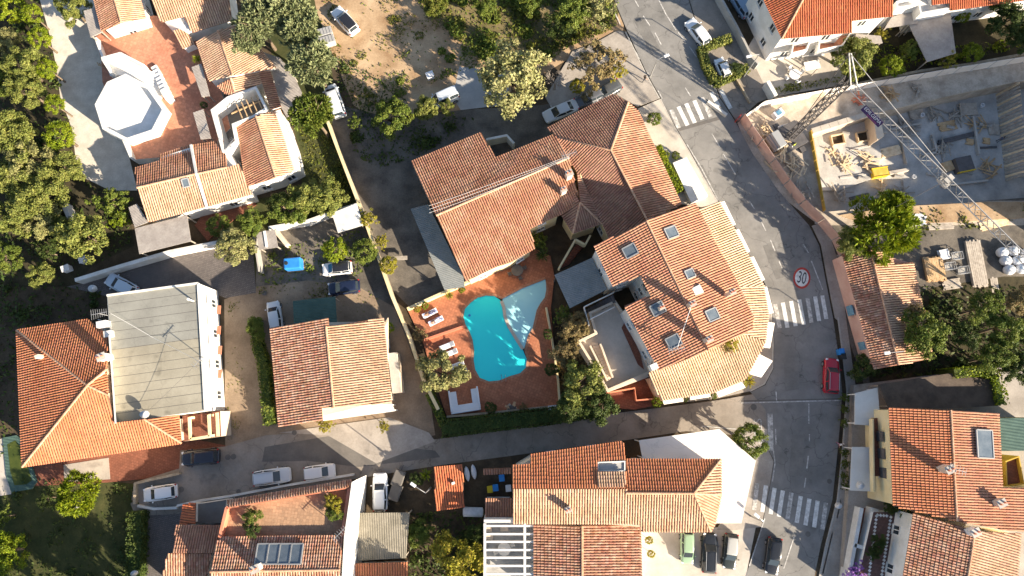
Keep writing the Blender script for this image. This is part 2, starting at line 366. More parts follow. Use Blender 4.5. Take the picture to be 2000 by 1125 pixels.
def carpaint(c, rough=.25):
    k = tuple(c)
    if k not in _paint:
        m = mat('car_paint', c, rough=rough, spec=.5); m.node_tree.nodes['Principled BSDF'].inputs['Coat Weight'].default_value = .6
        m.node_tree.nodes['Principled BSDF'].inputs['Coat Roughness'].default_value = .06; _paint[k] = m
    return _paint[k]
# ------------------------------------------------------------------ builders: tiled roofs and houses
PITCH, TLEN = 0.285, 0.42
def tile_mesh(poly, n, rng, pitch=PITCH):
    """barrel tiles covering a planar roof polygon: every tile is its own curved piece. poly: world points, n: unit normal (up)"""
    vdir = Vector((-n.x, -n.y, 0)); 
    if vdir.length < 1e-4: vdir = Vector((0, 1, 0))
    vdir = (vdir-n*vdir.dot(n)).normalized()            # up the slope
    udir = vdir.cross(n).normalized()
    o = poly[0]; q = [((p-o).dot(udir), (p-o).dot(vdir)) for p in poly]; m = len(q)
    u0 = min(a for a, b in q); u1 = max(a for a, b in q)
    rows = max(1, int(round((u1-u0)/pitch))); pt = (u1-u0)/rows
    starts = []
    for k in range(rows):
        u = u0+(k+.5)*pt; xs = []
        for i in range(m):
            (a, b), (c, d) = q[i], q[(i+1) % m]
            if (a <= u) != (c <= u): xs.append(b+(d-b)*(u-a)/(c-a))
        xs.sort()
        for j in range(0, len(xs)-1, 2):
            v0, v1 = xs[j]-.04, xs[j+1]; L = v1-v0
            nt_ = max(1, int(round(L/TLEN))); tl = L/nt_
            for t in range(nt_): starts.append((u+rng.uniform(-.012, .012), v0+t*tl, tl*1.06, rng.uniform(-.006, .012)))
    if not starts: return None
    st = np.array(starts); N = len(st); w = pt*.385; h = .085
    ang = np.linspace(math.pi, 0, 5); pu = np.cos(ang)*w; ph = np.sin(ang)*h
    V = np.zeros((N, 10, 3)); od = np.array(o); U = np.array(udir); Vd = np.array(vdir); Nn = np.array(n)
    for e, (fv, lift, wid) in enumerate(((0.0, .055, 1.08), (1.0, .012, .90))):
        for i in range(5):
            V[:, e*5+i, :] = od+np.outer(st[:, 0]+pu[i]*wid, U)+np.outer(st[:, 1]+fv*st[:, 2], Vd)+np.outer(ph[i]+lift+st[:, 3], Nn)
    base = np.array([(i, i+1, i+6, i+5) for i in range(4)]); base2 = np.array([(4, 3, 2, 1, 0)])
    F = (base[None, :, :]+(np.arange(N)*10)[:, None, None]).reshape(-1, 4)
    return V.reshape(-1, 3), F
def np_mesh(name, V, F, m, loc=(0, 0, 0), smooth=False):
    me = bpy.data.meshes.new(name); V = np.asarray(V, dtype=np.float32)-np.array(loc, dtype=np.float32)
    k = F.shape[1]; me.vertices.add(len(V)); me.vertices.foreach_set('co', V.ravel())
    me.loops.add(F.size); me.loops.foreach_set('vertex_index', F.astype(np.int32).ravel())
    me.polygons.add(len(F)); me.polygons.foreach_set('loop_start', np.arange(0, F.size, k, dtype=np.int32))
    if smooth: me.polygons.foreach_set('use_smooth', np.ones(len(F), dtype=bool))
    me.materials.append(m); me.update(calc_edges=True); return me
def facet_pts(fc):
    """[(x, y, z|None)...] -> world points on one plane + normal. The first three with z fix the plane."""
    k = [P(x, y, z) for x, y, z in fc if z is not None][:3]
    n = (k[1]-k[0]).cross(k[2]-k[0]).normalized()
    if n.z < 0: n = -n
    d = n.dot(k[0]); pts = [on_plane(x, y, n, d) for x, y, z in fc]
    return pts, n
_win = {}
def window_mesh(w=1.0, h=1.25):
    k = (w, h)
    if k not in _win:
        f = MB()
        for a, b in (((-w/2, h/2), (w/2, h/2)), ((-w/2, -h/2), (w/2, -h/2)), ((-w/2, -h/2), (-w/2, h/2)), ((w/2, -h/2), (w/2, h/2)), ((0, -h/2), (0, h/2))):
            f.bar((a[0], -.035, a[1]), (b[0], -.035, b[1]), .09, .07, up=Vector((0, 1, 0)))
        f.box((0, -.09, -h/2-.06), (w+.2, .2, .05))
        g = MB(); g.box((0, -.012, 0), (w-.04, .02, h-.04))
        _win[k] = (f.data('window', M['white']), g.data('pane', M['glass']))
    return _win[k]
def add_window(parent, p, rz, w=1.0, h=1.25):
    f, g = window_mesh(w, h); L = Vector(p)-base_loc(parent)
    o = link('window', f, parent, L, (0, 0, rz)); link('pane', g, o); return o
def house(name, label, facets, wall=None, ze=4.0, base=0.0, tile='tile_old', wallm='white', eave=.35, win=True, cat='house', parent=None, caps=True, group=None, skip=(), nw=3.6):
    """facets: list of pixel facets; wall: pixel outline (seen at the eave height) of the body below"""
    rng = random.Random(len(label)*7+int(facets[0][0][0]) if facets else 3)
    src = wall if wall is not None else [(x, y) for x, y, z in facets[0]]
    cx, cy = centroid(src); cpt = P(cx, cy, ze); loc = Vector((cpt.x, cpt.y, base))
    t = parent or thing(name, label, cat, loc, group=group)
    if wall is not None:
        ring = inset(pxpoly(wall, ze-.10), eave)
        MB().prism(ring, base).build('wall', M[wallm], t)
        if win:
            n = len(ring); ar = sum(ring[i].x*ring[(i+1) % n].y-ring[(i+1) % n].x*ring[i].y for i in range(n))
            if ar < 0: ring = ring[::-1]
            st = max(1, int((ze-base)/2.8))
            for i in range(n):
                a, b = ring[i], ring[(i+1) % n]; d = b-a; L = d.length
                if L < 2.4 or i in skip: continue
                k = max(1, int(L/nw)); rz = math.atan2(d.y, d.x)
                for j in range(k):
                    p = a+d*((j+.5)/k)
                    for s_ in range(st):
                        add_window(t, (p.x, p.y, base+(ze-base)/st*s_+1.55), rz)
    allp = []; norms = []
    for fc in facets:
        pts, n = facet_pts(fc); allp.append(pts); norms.append(n)
    def shared(i, a, b):
        for j, fc in enumerate(facets):
            if j == i: continue
            q = [(x, y) for x, y, z in fc]
            if a in q and b in q: return j
        return None
    capsm = MB()
    tm = tile if isinstance(tile, (list, tuple)) else [tile]*len(facets)  # per-slope tiles; sun-facing slopes often paler, putting light into the colour
    for i, fc in enumerate(facets):
        pts, n = allp[i], norms[i]; m = len(pts); sh = []
        for e in range(m):
            a = fc[e][:2]; b = fc[(e+1) % m][:2]; j = shared(i, a, b); sh.append(j)
            if j is not None and j > i and caps:
                ctr = sum(allp[j], Vector())/len(allp[j])
                if (ctr-pts[e]).dot(n) < -.02:
                    A, B = pts[e]+Vector((0, 0, .06)), pts[(e+1) % m]+Vector((0, 0, .06)); kk = max(2, int((B-A).length/.4))
                    for q in range(kk):
                        p0 = A.lerp(B, q/kk); p1 = A.lerp(B, (q+1.04)/kk); capsm.tube([p0, p1], [.135, .115], 6)
        ar = sum(pts[k].x*pts[(k+1) % m].y-pts[(k+1) % m].x*pts[k].y for k in range(m))
        deck = MB(); up = pts if ar > 0 else pts[::-1]
        lo = [p-n*.11 for p in up]
        deck.add(up+lo, [tuple(range(m)), tuple(range(2*m-1, m-1, -1))]+[(k, m+k, m+(k+1) % m, (k+1) % m) for k in range(m)])
        r = deck.build('roof', M['channel'], t)
        # gable fill under the deck
        if wall is not None:
            g = inset(pts, [0.0 if s is not None else eave+.07 for s in sh])
            dd = n.dot(pts[0]); gp = [Vector((p.x, p.y, (dd-n.x*p.x-n.y*p.y)/n.z-.14)) for p in g]
            if min(p.z for p in gp) > ze-2 : MB().prism(gp, lambda p: ze-.6 if ze-.6 > base else base).build('gable', M[wallm], t)
        tmn = tile_mesh(up, n, rng)
        if tmn is not None:
            o = bpy.data.objects.new('roof_tiles', np_mesh('roof_tiles', tmn[0], tmn[1], M[tm[i]], loc=base_loc(t), smooth=True)); C.objects.link(o); o.parent = r; o['kind'] = 'stuff'
    if capsm.v: capsm.build('ridge_tiles', M['ridge'], t)['kind'] = 'stuff'
    return t
def flat_block(name, label, pts, z0, z1, wallm='white', topm=None, par=0.0, pw=.25, cat='building', win=False, eave=0.0, parent=None, floor_name='roof'):
    """block with a flat top and an optional parapet"""
    cx, cy = centroid(pts); c = P(cx, cy, z1); t = parent or thing(name, label, cat, Vector((c.x, c.y, z0)))
    ring = pxpoly(pts, z1); n = len(ring)
    MB().prism(ring, z0, z1-.012 if topm else None).build('wall', M[wallm], t)
    inner = inset(ring, pw) if par > 0 else ring
    if topm:
        MB().prism([Vector((p.x, p.y, z1)) for p in inset(ring, .003 if not par else pw+.003)], z1-.10).build(floor_name, M[topm], t)
    if par > 0:
        mb = MB()
        for i in range(n):
            a, b, c2, d = ring[i], ring[(i+1) % n], inner[(i+1) % n], inner[i]
            mb.prism([a, b, c2, d], z1-.05, z1+par)
        mb.build('parapet', M[wallm], t)
    if win:
        ar = sum(ring[i].x*ring[(i+1) % n].y-ring[(i+1) % n].x*ring[i].y for i in range(n))
        if ar < 0: ring = ring[::-1]
        st = max(1, int((z1-z0)/2.8))
        for i in range(n):
            a, b = ring[i], ring[(i+1) % n]; d = b-a
            if d.length < 2.4: continue
            k = max(1, int(d.length/3.4))
            for j in range(k):
                p = a+d*((j+.5)/k)
                for s_ in range(st): add_window(t, (p.x, p.y, z0+(z1-z0)/st*s_+1.55), math.atan2(d.y, d.x))
    return t
def canopy(name, label, pts, z, m, th=.08, legs=True, cat='canopy', zs=None, postm='wood_grey', beams=True, base=0.0):
    """a sheet roof on posts: sheet, edge beams and posts as parts"""
    P3 = [P(x, y, (zs[i] if zs else z)) for i, (x, y) in enumerate(pts)]
    cx = sum((p for p in P3), Vector())/len(P3); t = thing(name, label, cat, Vector((cx.x, cx.y, 0)))
    n = len(P3); ar = sum(P3[i].x*P3[(i+1) % n].y-P3[(i+1) % n].x*P3[i].y for i in range(n))
    Q = P3 if ar > 0 else P3[::-1]; lo = [p-Vector((0, 0, th)) for p in Q]
    MB().add(Q+lo, [tuple(range(n)), tuple(range(2*n-1, n-1, -1))]+[(k, n+k, n+(k+1) % n, (k+1) % n) for k in range(n)]).build('sheet', M[m], t)
    if legs:
        ins = inset(Q, .15)
        for p in ins: MB().bar((p.x, p.y, base), (p.x, p.y, p.z-th-.002), .12).build('post', M[postm], t)
        if beams:
            for i in range(n):
                a, b = ins[i], ins[(i+1) % n]; dz = Vector((0, 0, -th-.08)); MB().bar(a+dz, b+dz, .10, .14).build('beam', M[postm], t)
    return t
def wall_run(name, label, pts, h, m, th=.25, cat='wall', z=0.0, cap=None, top_px=True):
    """free standing wall along a pixel polyline (seen at its top)"""
    W3 = [P(x, y, z+h if top_px else z) for x, y in pts]; c = sum(W3, Vector())/len(W3)
    t = thing(name, label, cat, Vector((c.x, c.y, z)))
    mb = MB(); L = []; R = []
    for i, p in enumerate(W3):
        d = (W3[min(i+1, len(W3)-1)]-W3[max(i-1, 0)]); d.z = 0; d.normalize(); nn = Vector((-d.y, d.x, 0))
        L.append(Vector((p.x, p.y, z+h))+nn*th/2); R.append(Vector((p.x, p.y, z+h))-nn*th/2)
    mb.prism(L+R[::-1], z-.05); mb.build('masonry', M[m], t)
    if cap:
        cb = MB(); k = th/2+.06
        for i in range(len(W3)-1):
            a = Vector((W3[i].x, W3[i].y, z+h+.035)); b = Vector((W3[i+1].x, W3[i+1].y, z+h+.035)); cb.bar(a, b, 2*k, .07)
        cb.build('coping', M[cap], t)
    return t
# ------------------------------------------------------------------ vegetation
def leaf_cloud(seed, nclump, per, size, flat=.8, crad=(.2, .34), low=-.45, elong=1.0, jitter=.9, shell=(.55, 1.0), lobes=.25):
    r = np.random.RandomState(seed); ctr = []
    ph = r.rand(6)*6.28; am = r.rand(6)*lobes
    while len(ctr) < nclump:
        d = r.randn(3); d /= np.linalg.norm(d)
        if d[2] < low: continue
        a = math.atan2(d[1], d[0]); k = 1+sum(am[i]*math.sin((i+1)*a+ph[i]) for i in range(6))/2
        rad = (shell[0]+(shell[1]-shell[0])*r.rand()**.6)*k
        ctr.append((d*rad*np.array([1, 1, flat]), d))
    V = []; 
    N = nclump*per; pos = np.zeros((N, 3)); nor = np.zeros((N, 3))
    for i, (c, d) in enumerate(ctr):
        cr = r.uniform(*crad); q = r.randn(per, 3); q /= np.linalg.norm(q, axis=1)[:, None]
        rr = r.rand(per)**.4*cr; pos[i*per:(i+1)*per] = c+q*rr[:, None]*np.array([1, 1, .75])
        nor[i*per:(i+1)*per] = q*.7+d*.5+np.array([0, 0, .5])
    nor += r.randn(N, 3)*jitter; nor /= np.linalg.norm(nor, axis=1)[:, None]
    t = np.cross(nor, r.randn(N, 3)); t /= np.linalg.norm(t, axis=1)[:, None]; b = np.cross(nor, t)
    s = size*r.uniform(.6, 1.35, N); e = s*elong
    Q = np.stack([pos-t*e[:, None]*.5, pos-b*s[:, None]*.42+nor*s[:, None]*.1, pos+t*e[:, None]*.5, pos+b*s[:, None]*.42+nor*s[:, None]*.1], axis=1)
    return Q.reshape(-1, 3), np.arange(N*4).reshape(-1, 4)
def needle_cloud(seed, tufts, per, ln, flat=.6, low=-.2, wid=.035, lobes=.3):
    r = np.random.RandomState(seed); ph = r.rand(6)*6.28; am = r.rand(6)*lobes; out = []
    for i in range(tufts):
        while True:
            d = r.randn(3); d /= np.linalg.norm(d)
            if d[2] > low: break
        a = math.atan2(d[1], d[0]); k = 1+sum(am[j]*math.sin((j+1)*a+ph[j]) for j in range(6))/2
        c = d*(.45+.55*r.rand()**.5)*k*np.array([1, 1, flat])
        q = r.randn(per, 3)+d*1.0+np.array([0, 0, .3]); q /= np.linalg.norm(q, axis=1)[:, None]
        L = ln*r.uniform(.6, 1.25, per)[:, None]; sd_ = np.cross(q, r.randn(per, 3)); sd_ /= np.linalg.norm(sd_, axis=1)[:, None]
        p0 = c+q*L*.05; p1 = c+q*L
        out.append(np.stack([p0-sd_*wid*.4, p0+(p1-p0)*.6-sd_*wid, p1, p0+(p1-p0)*.6+sd_*wid], axis=1).reshape(-1, 3))
    V = np.concatenate(out); return V, np.arange(len(V)).reshape(-1, 4)
def trunk_mesh(seed, spread=.55, n=5, r0=.09):
    """unit crown radius 1 centred at height 0; the trunk starts at z=-1.5"""
    r = random.Random(seed); mb = MB(); lean = Vector((r.uniform(-.12, .12), r.uniform(-.12, .12), 0)); fork = Vector((0, 0, -.75))+lean
    mb.tube([(0, 0, -1.9), Vector((0, 0, -1.4))+lean*.4, fork], [r0*1.35, r0, r0*.85], 7)
    for i in range(n):
        a = 6.283*i/n+r.uniform(-.4, .4); k = r.uniform(.6, 1.0)*spread; e = Vector((math.cos(a)*k, math.sin(a)*k, r.uniform(-.15, .35)))
        m = fork.lerp(e, .5)+Vector((r.uniform(-.08, .08), r.uniform(-.08, .08), .1))
        mb.tube([fork, m, e], [r0*.62, r0*.4, r0*.16], 5)
        for s_ in range(2):
            e2 = e+Vector((r.uniform(-.4, .4), r.uniform(-.4, .4), r.uniform(.0, .3))); mb.tube([m.lerp(e, .6), e2], [r0*.28, r0*.08], 4)
    return mb
ARCH = {}
def arch(kind, i, mat_):
    key = (kind, i, mat_)
    if key in ARCH: return ARCH[key]
    gk = ('geo', kind, i)
    if gk not in ARCH:
        sd_ = 100+i*13+sum(ord(ch) for ch in kind)
        if kind == 'olive': g = leaf_cloud(sd_, 54, 150, .068, .72, (.17, .30), elong=1.7, shell=(.45, 1.0), lobes=.35)
        elif kind == 'wood': g = leaf_cloud(sd_, 66, 190, .056, .66, (.15, .27), elong=1.5, lobes=.45, shell=(.5, 1.0))
        elif kind == 'bush': g = leaf_cloud(sd_, 110, 52, .075, .82, (.12, .22), low=-.6, elong=1.3, shell=(.7, .92), lobes=.12)
        elif kind == 'pine': g = needle_cloud(sd_, 190, 24, .26, .55)
        elif kind == 'fluffy': g = needle_cloud(sd_, 260, 24, .22, .7, wid=.022, lobes=.2)
        elif kind == 'broad': g = leaf_cloud(sd_, 75, 110, .07, .8, (.15, .28), elong=1.35, lobes=.4, shell=(.45, 1.0))
        elif kind == 'airy': g = leaf_cloud(sd_, 75, 42, .08, .7, (.10, .2), elong=1.5, lobes=.5, shell=(.3, 1.0))
        elif kind == 'palm':
            V = []; r = random.Random(sd_)
            for k in range(60):
                a = r.uniform(0, 6.28); el = r.uniform(.0, 1.3); L = r.uniform(.7, 1.05); d = Vector((math.cos(a)*math.cos(el), math.sin(a)*math.cos(el), math.sin(el)))
                s_ = Vector((-math.sin(a), math.cos(a), 0))*.05; c = Vector((0, 0, -.2))
                m_ = c+d*L*.6; e = c+d*L+Vector((0, 0, -.18)); V += [c-s_*.4, m_-s_, e, m_+s_]
            g = (np.array([tuple(v) for v in V]), np.arange(len(V)).reshape(-1, 4))
        ARCH[gk] = g
    V, F = ARCH[gk]
    ARCH[key] = np_mesh('crown', V, F, M[mat_]); return ARCH[key]
TR = {}
def trunk_data(i, m='bark'):
    if (i, m) not in TR: TR[(i, m)] = trunk_mesh(40+i).data('trunk', M[m], smooth=True)
    return TR[(i, m)]
_tn = [0]
def tree(x, y, rpx, kind, leaf, label, name='tree', zc=None, cat='tree', var=None, group=None, flat=1.0, base=0.0, bark='bark'):
    r0 = rpx/15.6; zc = zc if zc is not None else max(r0*1.15, r0*.8+1.0)
    r = r0*(CAMH-zc)/CAMH; p = P(x, y, zc+base); _tn[0] += 1
    rr = random.Random(_tn[0]*31); v = var if var is not None else rr.randint(0, 2)
    t = thing(name, label, cat, Vector((p.x, p.y, base)), rr.uniform(0, 6.28), group)
    link('crown', arch(kind, v, leaf), t, (0, 0, zc), sc=(r, r*rr.uniform(.9, 1.1), r*flat))
    link('trunk', trunk_data(v, bark), t, (0, 0, zc), sc=(r*.9, r*.9, (zc+.1)/1.9))
    return t
def bush(x, y, rpx, leaf, label, kind='bush', name='bush', cat='bush', zc=None, group=None, base=0.0):
    r0 = rpx/15.6; zc = zc if zc is not None else r0*.72; r = r0*(CAMH-zc)/CAMH; p = P(x, y, zc+base); _tn[0] += 1
    rr = random.Random(_tn[0]*17); t = thing(name, label, cat, Vector((p.x, p.y, base)), rr.uniform(0, 6.28), group)
    link('crown', arch(kind, rr.randint(0, 1), leaf), t, (0, 0, zc), sc=(r, r, r))
    mb = MB()
    for k in range(3): mb.tube([(0, 0, -.05), (rr.uniform(-.3, .3)*r, rr.uniform(-.3, .3)*r, zc)], [.05*r, .02*r], 5)
    mb.build('stem', M['bark'], t, world=False)
    return t
def bare_tree(x, y, rpx, label, zc=3.5, m='bark_grey', seed=5, leaf=None, name='bare_tree'):
    r0 = rpx/15.6; r = r0*(CAMH-zc)/CAMH; p = P(x, y, zc); t = thing(name, label, 'tree', Vector((p.x, p.y, 0)))
    rr = random.Random(seed); mb = MB()
    def grow(a, d, L, w, dep):
        b = a+d*L; mb.tube([a, b], [w, w*.65], 4 if dep < 3 else 3, cap=False)
        if dep > 0:
            for k in range(3 if dep > 1 else 4):
                nd = (d+Vector((rr.uniform(-1, 1), rr.uniform(-1, 1), rr.uniform(-.25, .7)))*.75).normalized(); grow(a.lerp(b, rr.uniform(.55, 1)), nd, L*rr.uniform(.6, .85), w*.55, dep-1)
    mb2 = MB(); mb2.tube([(0, 0, -.05), (0, 0, zc*.5)], [.16, .11], 7); mb2.build('trunk', M[m], t, world=False)
    for k in range(5):
        a = k*1.256+rr.uniform(-.3, .3); grow(Vector((0, 0, zc*.45)), Vector((math.cos(a)*.8, math.sin(a)*.8, .8)).normalized(), r*.42, .06, 4)
    mb.build('branches', M[m], t, world=False)
    if leaf: link('crown', arch('airy', 1, leaf), t, (0, 0, zc*.9), sc=(r, r, r*.8))
    return t
def in_poly(x, y, q):
    c = False; n = len(q)
    for i in range(n):
        (a, b), (d, e) = q[i], q[(i+1) % n]
        if (b > y) != (e > y) and x < (d-a)*(y-b)/(e-b)+a: c = not c
    return c
def ground_cover(name, pts, dens, leaf, h=.4, size=.22, z=0.0, seed=1, patch=.0):
    """low plants, thousands of leaves over an area"""
    q = [(p.x, p.y) for p in pxpoly(pts, z)]; r = random.Random(seed); xs = [a for a, b in q]; ys = [b for a, b in q]
    ar = (max(xs)-min(xs))*(max(ys)-min(ys)); n = int(ar*dens); pos = []
    cl = [(r.uniform(min(xs), max(xs)), r.uniform(min(ys), max(ys)), r.uniform(.5, 1.8)) for _ in range(int(ar*.10)+3)]
    for _ in range(n):
        if r.random() < patch:
            cx, cy, cr = r.choice(cl); a = r.uniform(0, 6.28); k = cr*r.random()**.5; x, y = cx+math.cos(a)*k, cy+math.sin(a)*k; hz = h*(1.6-k/cr)
        else: x, y = r.uniform(min(xs), max(xs)), r.uniform(min(ys), max(ys)); hz = h*.6
        if in_poly(x, y, q): pos.append((x, y, z+r.uniform(.02, 1)*hz))
    if not pos: return None
    pos = np.array(pos); N = len(pos); R = np.random.RandomState(seed)
    nor = R.randn(N, 3)*.7+np.array([0, 0, .8]); nor /= np.linalg.norm(nor, axis=1)[:, None]
    t = np.cross(nor, R.randn(N, 3)); t /= np.linalg.norm(t, axis=1)[:, None]; b = np.cross(nor, t); s = size*R.uniform(.5, 1.4, N)[:, None]
    Q = np.stack([pos-t*s*.8, pos-b*s*.4, pos+t*s*.8, pos+b*s*.4], axis=1).reshape(-1, 3)
    o = bpy.data.objects.new(name, np_mesh(name, Q, np.arange(N*4).reshape(-1, 4), M[leaf])); C.objects.link(o); return stuff(o)
def hedge(label, pts, w, h, leaf, dens=150, name='hedge', seed=3, base=0.0, top=True):
    W3 = [P(x, y, base+(h if top else 0)) for x, y in pts]; c = sum(W3, Vector())/len(W3)
    t = thing(name, label, 'hedge', Vector((c.x, c.y, base))); R = np.random.RandomState(seed); pos = []; nor = []
    core = MB()
    for i in range(len(W3)-1):
        a, b = Vector((W3[i].x, W3[i].y, base)), Vector((W3[i+1].x, W3[i+1].y, base)); d = b-a; L = d.length; d.normalize(); nn = Vector((-d.y, d.x, 0))
        mid = (a+b)/2; core.box((mid.x, mid.y, base+h*.44), (L, w*.72, h*.88), math.atan2(d.y, d.x))
        for _ in range(int(dens*L*(w+2*h)*.5)):
            u = R.uniform(-.1, L+.1); f = R.rand(); 
            if f < w/(w+1.4*h): o, z, q = R.uniform(-.5, .5)*w, h*R.uniform(.88, 1.06), Vector((0, 0, 1))
            else: s_ = 1 if R.rand() < .5 else -1; o, z, q = s_*w/2*R.uniform(.85, 1.08), h*R.rand(), nn*s_
            p = a+d*u+nn*o; pos.append((p.x, p.y, base+z)); nor.append(tuple(q))
    pos = np.array(pos); nor = np.array(nor)+R.randn(len(pos), 3)*.7; nor /= np.linalg.norm(nor, axis=1)[:, None]; N = len(pos)
    tt = np.cross(nor, R.randn(N, 3)); tt /= np.linalg.norm(tt, axis=1)[:, None]; b = np.cross(nor, tt); s = .2*R.uniform(.6, 1.4, N)[:, None]
    Q = np.stack([pos-tt*s*.6, pos-b*s*.4, pos+tt*s*.6, pos+b*s*.4], axis=1).reshape(-1, 3)
    o = bpy.data.objects.new('foliage', np_mesh('foliage', Q, np.arange(N*4).reshape(-1, 4), M[leaf], loc=tuple(t.location))); C.objects.link(o); o.parent = t
    core.build('core', M['lf_dark'], t); return t
# ------------------------------------------------------------------ vehicles
WH = {}
def wheel_data(r):
    if r not in WH:
        a = MB(); n = 14; prof = [(r*.62, -.1), (r*.92, -.105), (r, -.07), (r, .07), (r*.92, .105), (r*.62, .1)]
        vs = []; fs = []
        for q, y in prof:
            for j in range(n): an = 6.2832*j/n; vs.append((q*math.cos(an), y, q*math.sin(an)))
        for i in range(len(prof)-1):
            for j in range(n): fs.append((i*n+j, i*n+(j+1) % n, (i+1)*n+(j+1) % n, (i+1)*n+j))
        a.add(vs, fs); b = MB(); b.tube([(0, -.09, 0), (0, .09, 0)], r*.62, 12)
        for k in range(5): an = 6.2832*k/5; b.bar((0, .092, 0), (r*.55*math.cos(an), .092, r*.55*math.sin(an)), .06, .02)
        WH[r] = (a.data('wheel', M['tyre'], smooth=True), b.data('rim', M['rim']))
    return WH[r]
CARK = {  # belt height, roof height, greenhouse base rear/front, greenhouse top rear/front (fractions of the length), hood height
 'hatch': (.92, 1.46, -.475, .25, -.40, .075, .86), 'small': (.93, 1.52, -.485, .29, -.43, .11, .90), 'suv': (1.02, 1.66, -.48, .24, -.42, .08, 1.0),
 'sedan': (.90, 1.42, -.37, .25, -.22, .08, .86), 'wagon': (.95, 1.50, -.485, .23, -.43, .06, .90), 'van': (1.15, 1.95, -.49, .36, -.48, .20, 1.05)}
def car(x, y, fx, fy, L, Wd, kind, col, label, roofc=None, rails=False, name='parked_car', cat='car', group='cars and vans parked in the lanes and yards', glass='glass', shelf=False):
    zb, zr, gr, gf, tr, tf, zh = CARK[kind]; p = P(x, y, .8); rz = heading(x, y, fx, fy)
    t = thing(name, label, cat, Vector((p.x, p.y, 0)), rz, group); pm = carpaint(col); w = Wd/2
    xs = [-.5, -.485, -.44, -.36, -.2, 0, .2, .3, .38, .445, .485, .5]
    ws = [.74, .86, .95, .985, 1, 1, 1, .985, .965, .90, .78, .62]
    def top(f):
        if f < gf-.03: return zb
        k = (f-(gf-.03))/(.5-gf+.03); return zb+(zh-zb)*min(1, k*3)-.16*max(0, k-.35)**1.5*2
    b = MB(); ring = []
    for f, ww in zip(xs, ws):
        zt = top(f)-(.10 if f <= -.485 else 0)-(.13 if f >= .5 else 0); lo = .24 if abs(f) < .47 else .34; W_ = w*ww
        half = [(W_*.90, lo), (W_, lo+.16), (W_*.995, zt*.62), (W_*.965, zt-.12), (W_*.87, zt-.02), (W_*.55, zt+.012), (0, zt+.02)]
        sec = [(-q, z) for q, z in half]+[(q, z) for q, z in half[-2::-1]]
        ring.append([(f*L, q, z) for q, z in sec])
    m = len(ring[0]); b.add([v for r_ in ring for v in r_], [(i*m+j, (i+1)*m+j, (i+1)*m+j+1, i*m+j+1) for i in range(len(ring)-1) for j in range(m-1)]+[tuple(range(m-1, -1, -1))[::-1], tuple((len(ring)-1)*m+j for j in range(m))[::-1]]+[(i*m, i*m+m-1, (i+1)*m+m-1, (i+1)*m) for i in range(len(ring)-1)])
    # cabin shell
    wb, wt = w*.90, w*.72; cx = [gr, gr+.02, gf-.03, gf]; tx = [tr, tr+.03, tf-.03, tf]
    B = [(gr*L, -wb*.86, zb), (gf*L, -wb*.80, zb-.02), (gf*L, wb*.80, zb-.02), (gr*L, wb*.86, zb)]
    T = [(tr*L, -wt*.92, zr-.05), (tf*L, -wt*.93, zr-.05), (tf*L, wt*.93, zr-.05), (tr*L, wt*.92, zr-.05)]
    mB = [((gr*.6+gf*.4)*L, -wb, zb), ((gr*.6+gf*.4)*L, wb, zb)]; mT = [((tr+tf)/2*L, -wt, zr-.03), ((tr+tf)/2*L, wt, zr-.03)]
    ringB = [B[0], mB[0], B[1], B[2], mB[1], B[3]]; ringT = [T[0], mT[0], T[1], T[2], mT[1], T[3]]
    cab = MB(); cab.add(ringB+ringT, [(i, (i+1) % 6, 6+(i+1) % 6, 6+i) for i in range(6)])
    b.add(ringB+ringT, [(i, (i+1) % 6, 6+(i+1) % 6, 6+i) for i in range(6)])
    bo = b.build('body', pm, t, smooth=True, world=False); 
    rf = MB(); rt = []; k = 8; ins = .07
    C0 = [(v[0], v[1], v[2]) for v in ringT]; C1 = [(v[0]*.0+((tr+tf)/2*L)+(v[0]-(tr+tf)/2*L)*.93, v[1]*.9, zr-.005) for v in ringT]; C2 = [(((tr+tf)/2*L)+(v[0]-(tr+tf)/2*L)*.7, v[1]*.6, zr+.015) for v in ringT]
    rf.add(C0+C1+C2, [(i, (i+1) % 6, 6+(i+1) % 6, 6+i) for i in range(6)]+[(6+i, 6+(i+1) % 6, 12+(i+1) % 6, 12+i) for i in range(6)]+[tuple(range(12, 18))])
    rf.build('roof', carpaint(roofc) if roofc else pm, t, smooth=True, world=False)
    def pane(nm, a, b_, c, d, sx, sz0, sz1):
        a, b_, c, d = Vector(a), Vector(b_), Vector(c), Vector(d); q = [a.lerp(b_, sx).lerp(d.lerp(c, sx), sz0), a.lerp(b_, 1-sx).lerp(d.lerp(c, 1-sx), sz0), a.lerp(b_, 1-sx).lerp(d.lerp(c, 1-sx), sz1), a.lerp(b_, sx).lerp(d.lerp(c, sx), sz1)]
        n = (q[1]-q[0]).cross(q[3]-q[0]).normalized(); ce = sum(q, Vector())/4-Vector((0, 0, zb)); n = -n if n.dot(Vector((ce.x-(tr+tf)/2*L, ce.y, .3))) < 0 else n
        MB().add([v+n*.012 for v in q]+[v-n*.004 for v in q], [(0, 1, 2, 3), (0, 4, 5, 1), (1, 5, 6, 2), (2, 6, 7, 3), (3, 7, 4, 0)]).build(nm, M[glass], t, world=False)
    pane('windscreen', B[1], B[2], T[2], T[1], .05, .06, .95); pane('rear_window', B[3], B[0], T[0], T[3], .08, .18, .92)
    pane('side_window', B[0], mB[0], mT[0], T[0], .07, .1, .9); pane('side_window', mB[0], B[1], T[1], mT[0], .05, .1, .9)
    pane('side_window', mB[1], B[3], T[3], mT[1], .07, .1, .9); pane('side_window', B[2], mB[1], mT[1], T[2], .05, .1, .9)
    wr = .31 if kind not in ('suv', 'van') else .35
    wd, rd = wheel_data(wr)
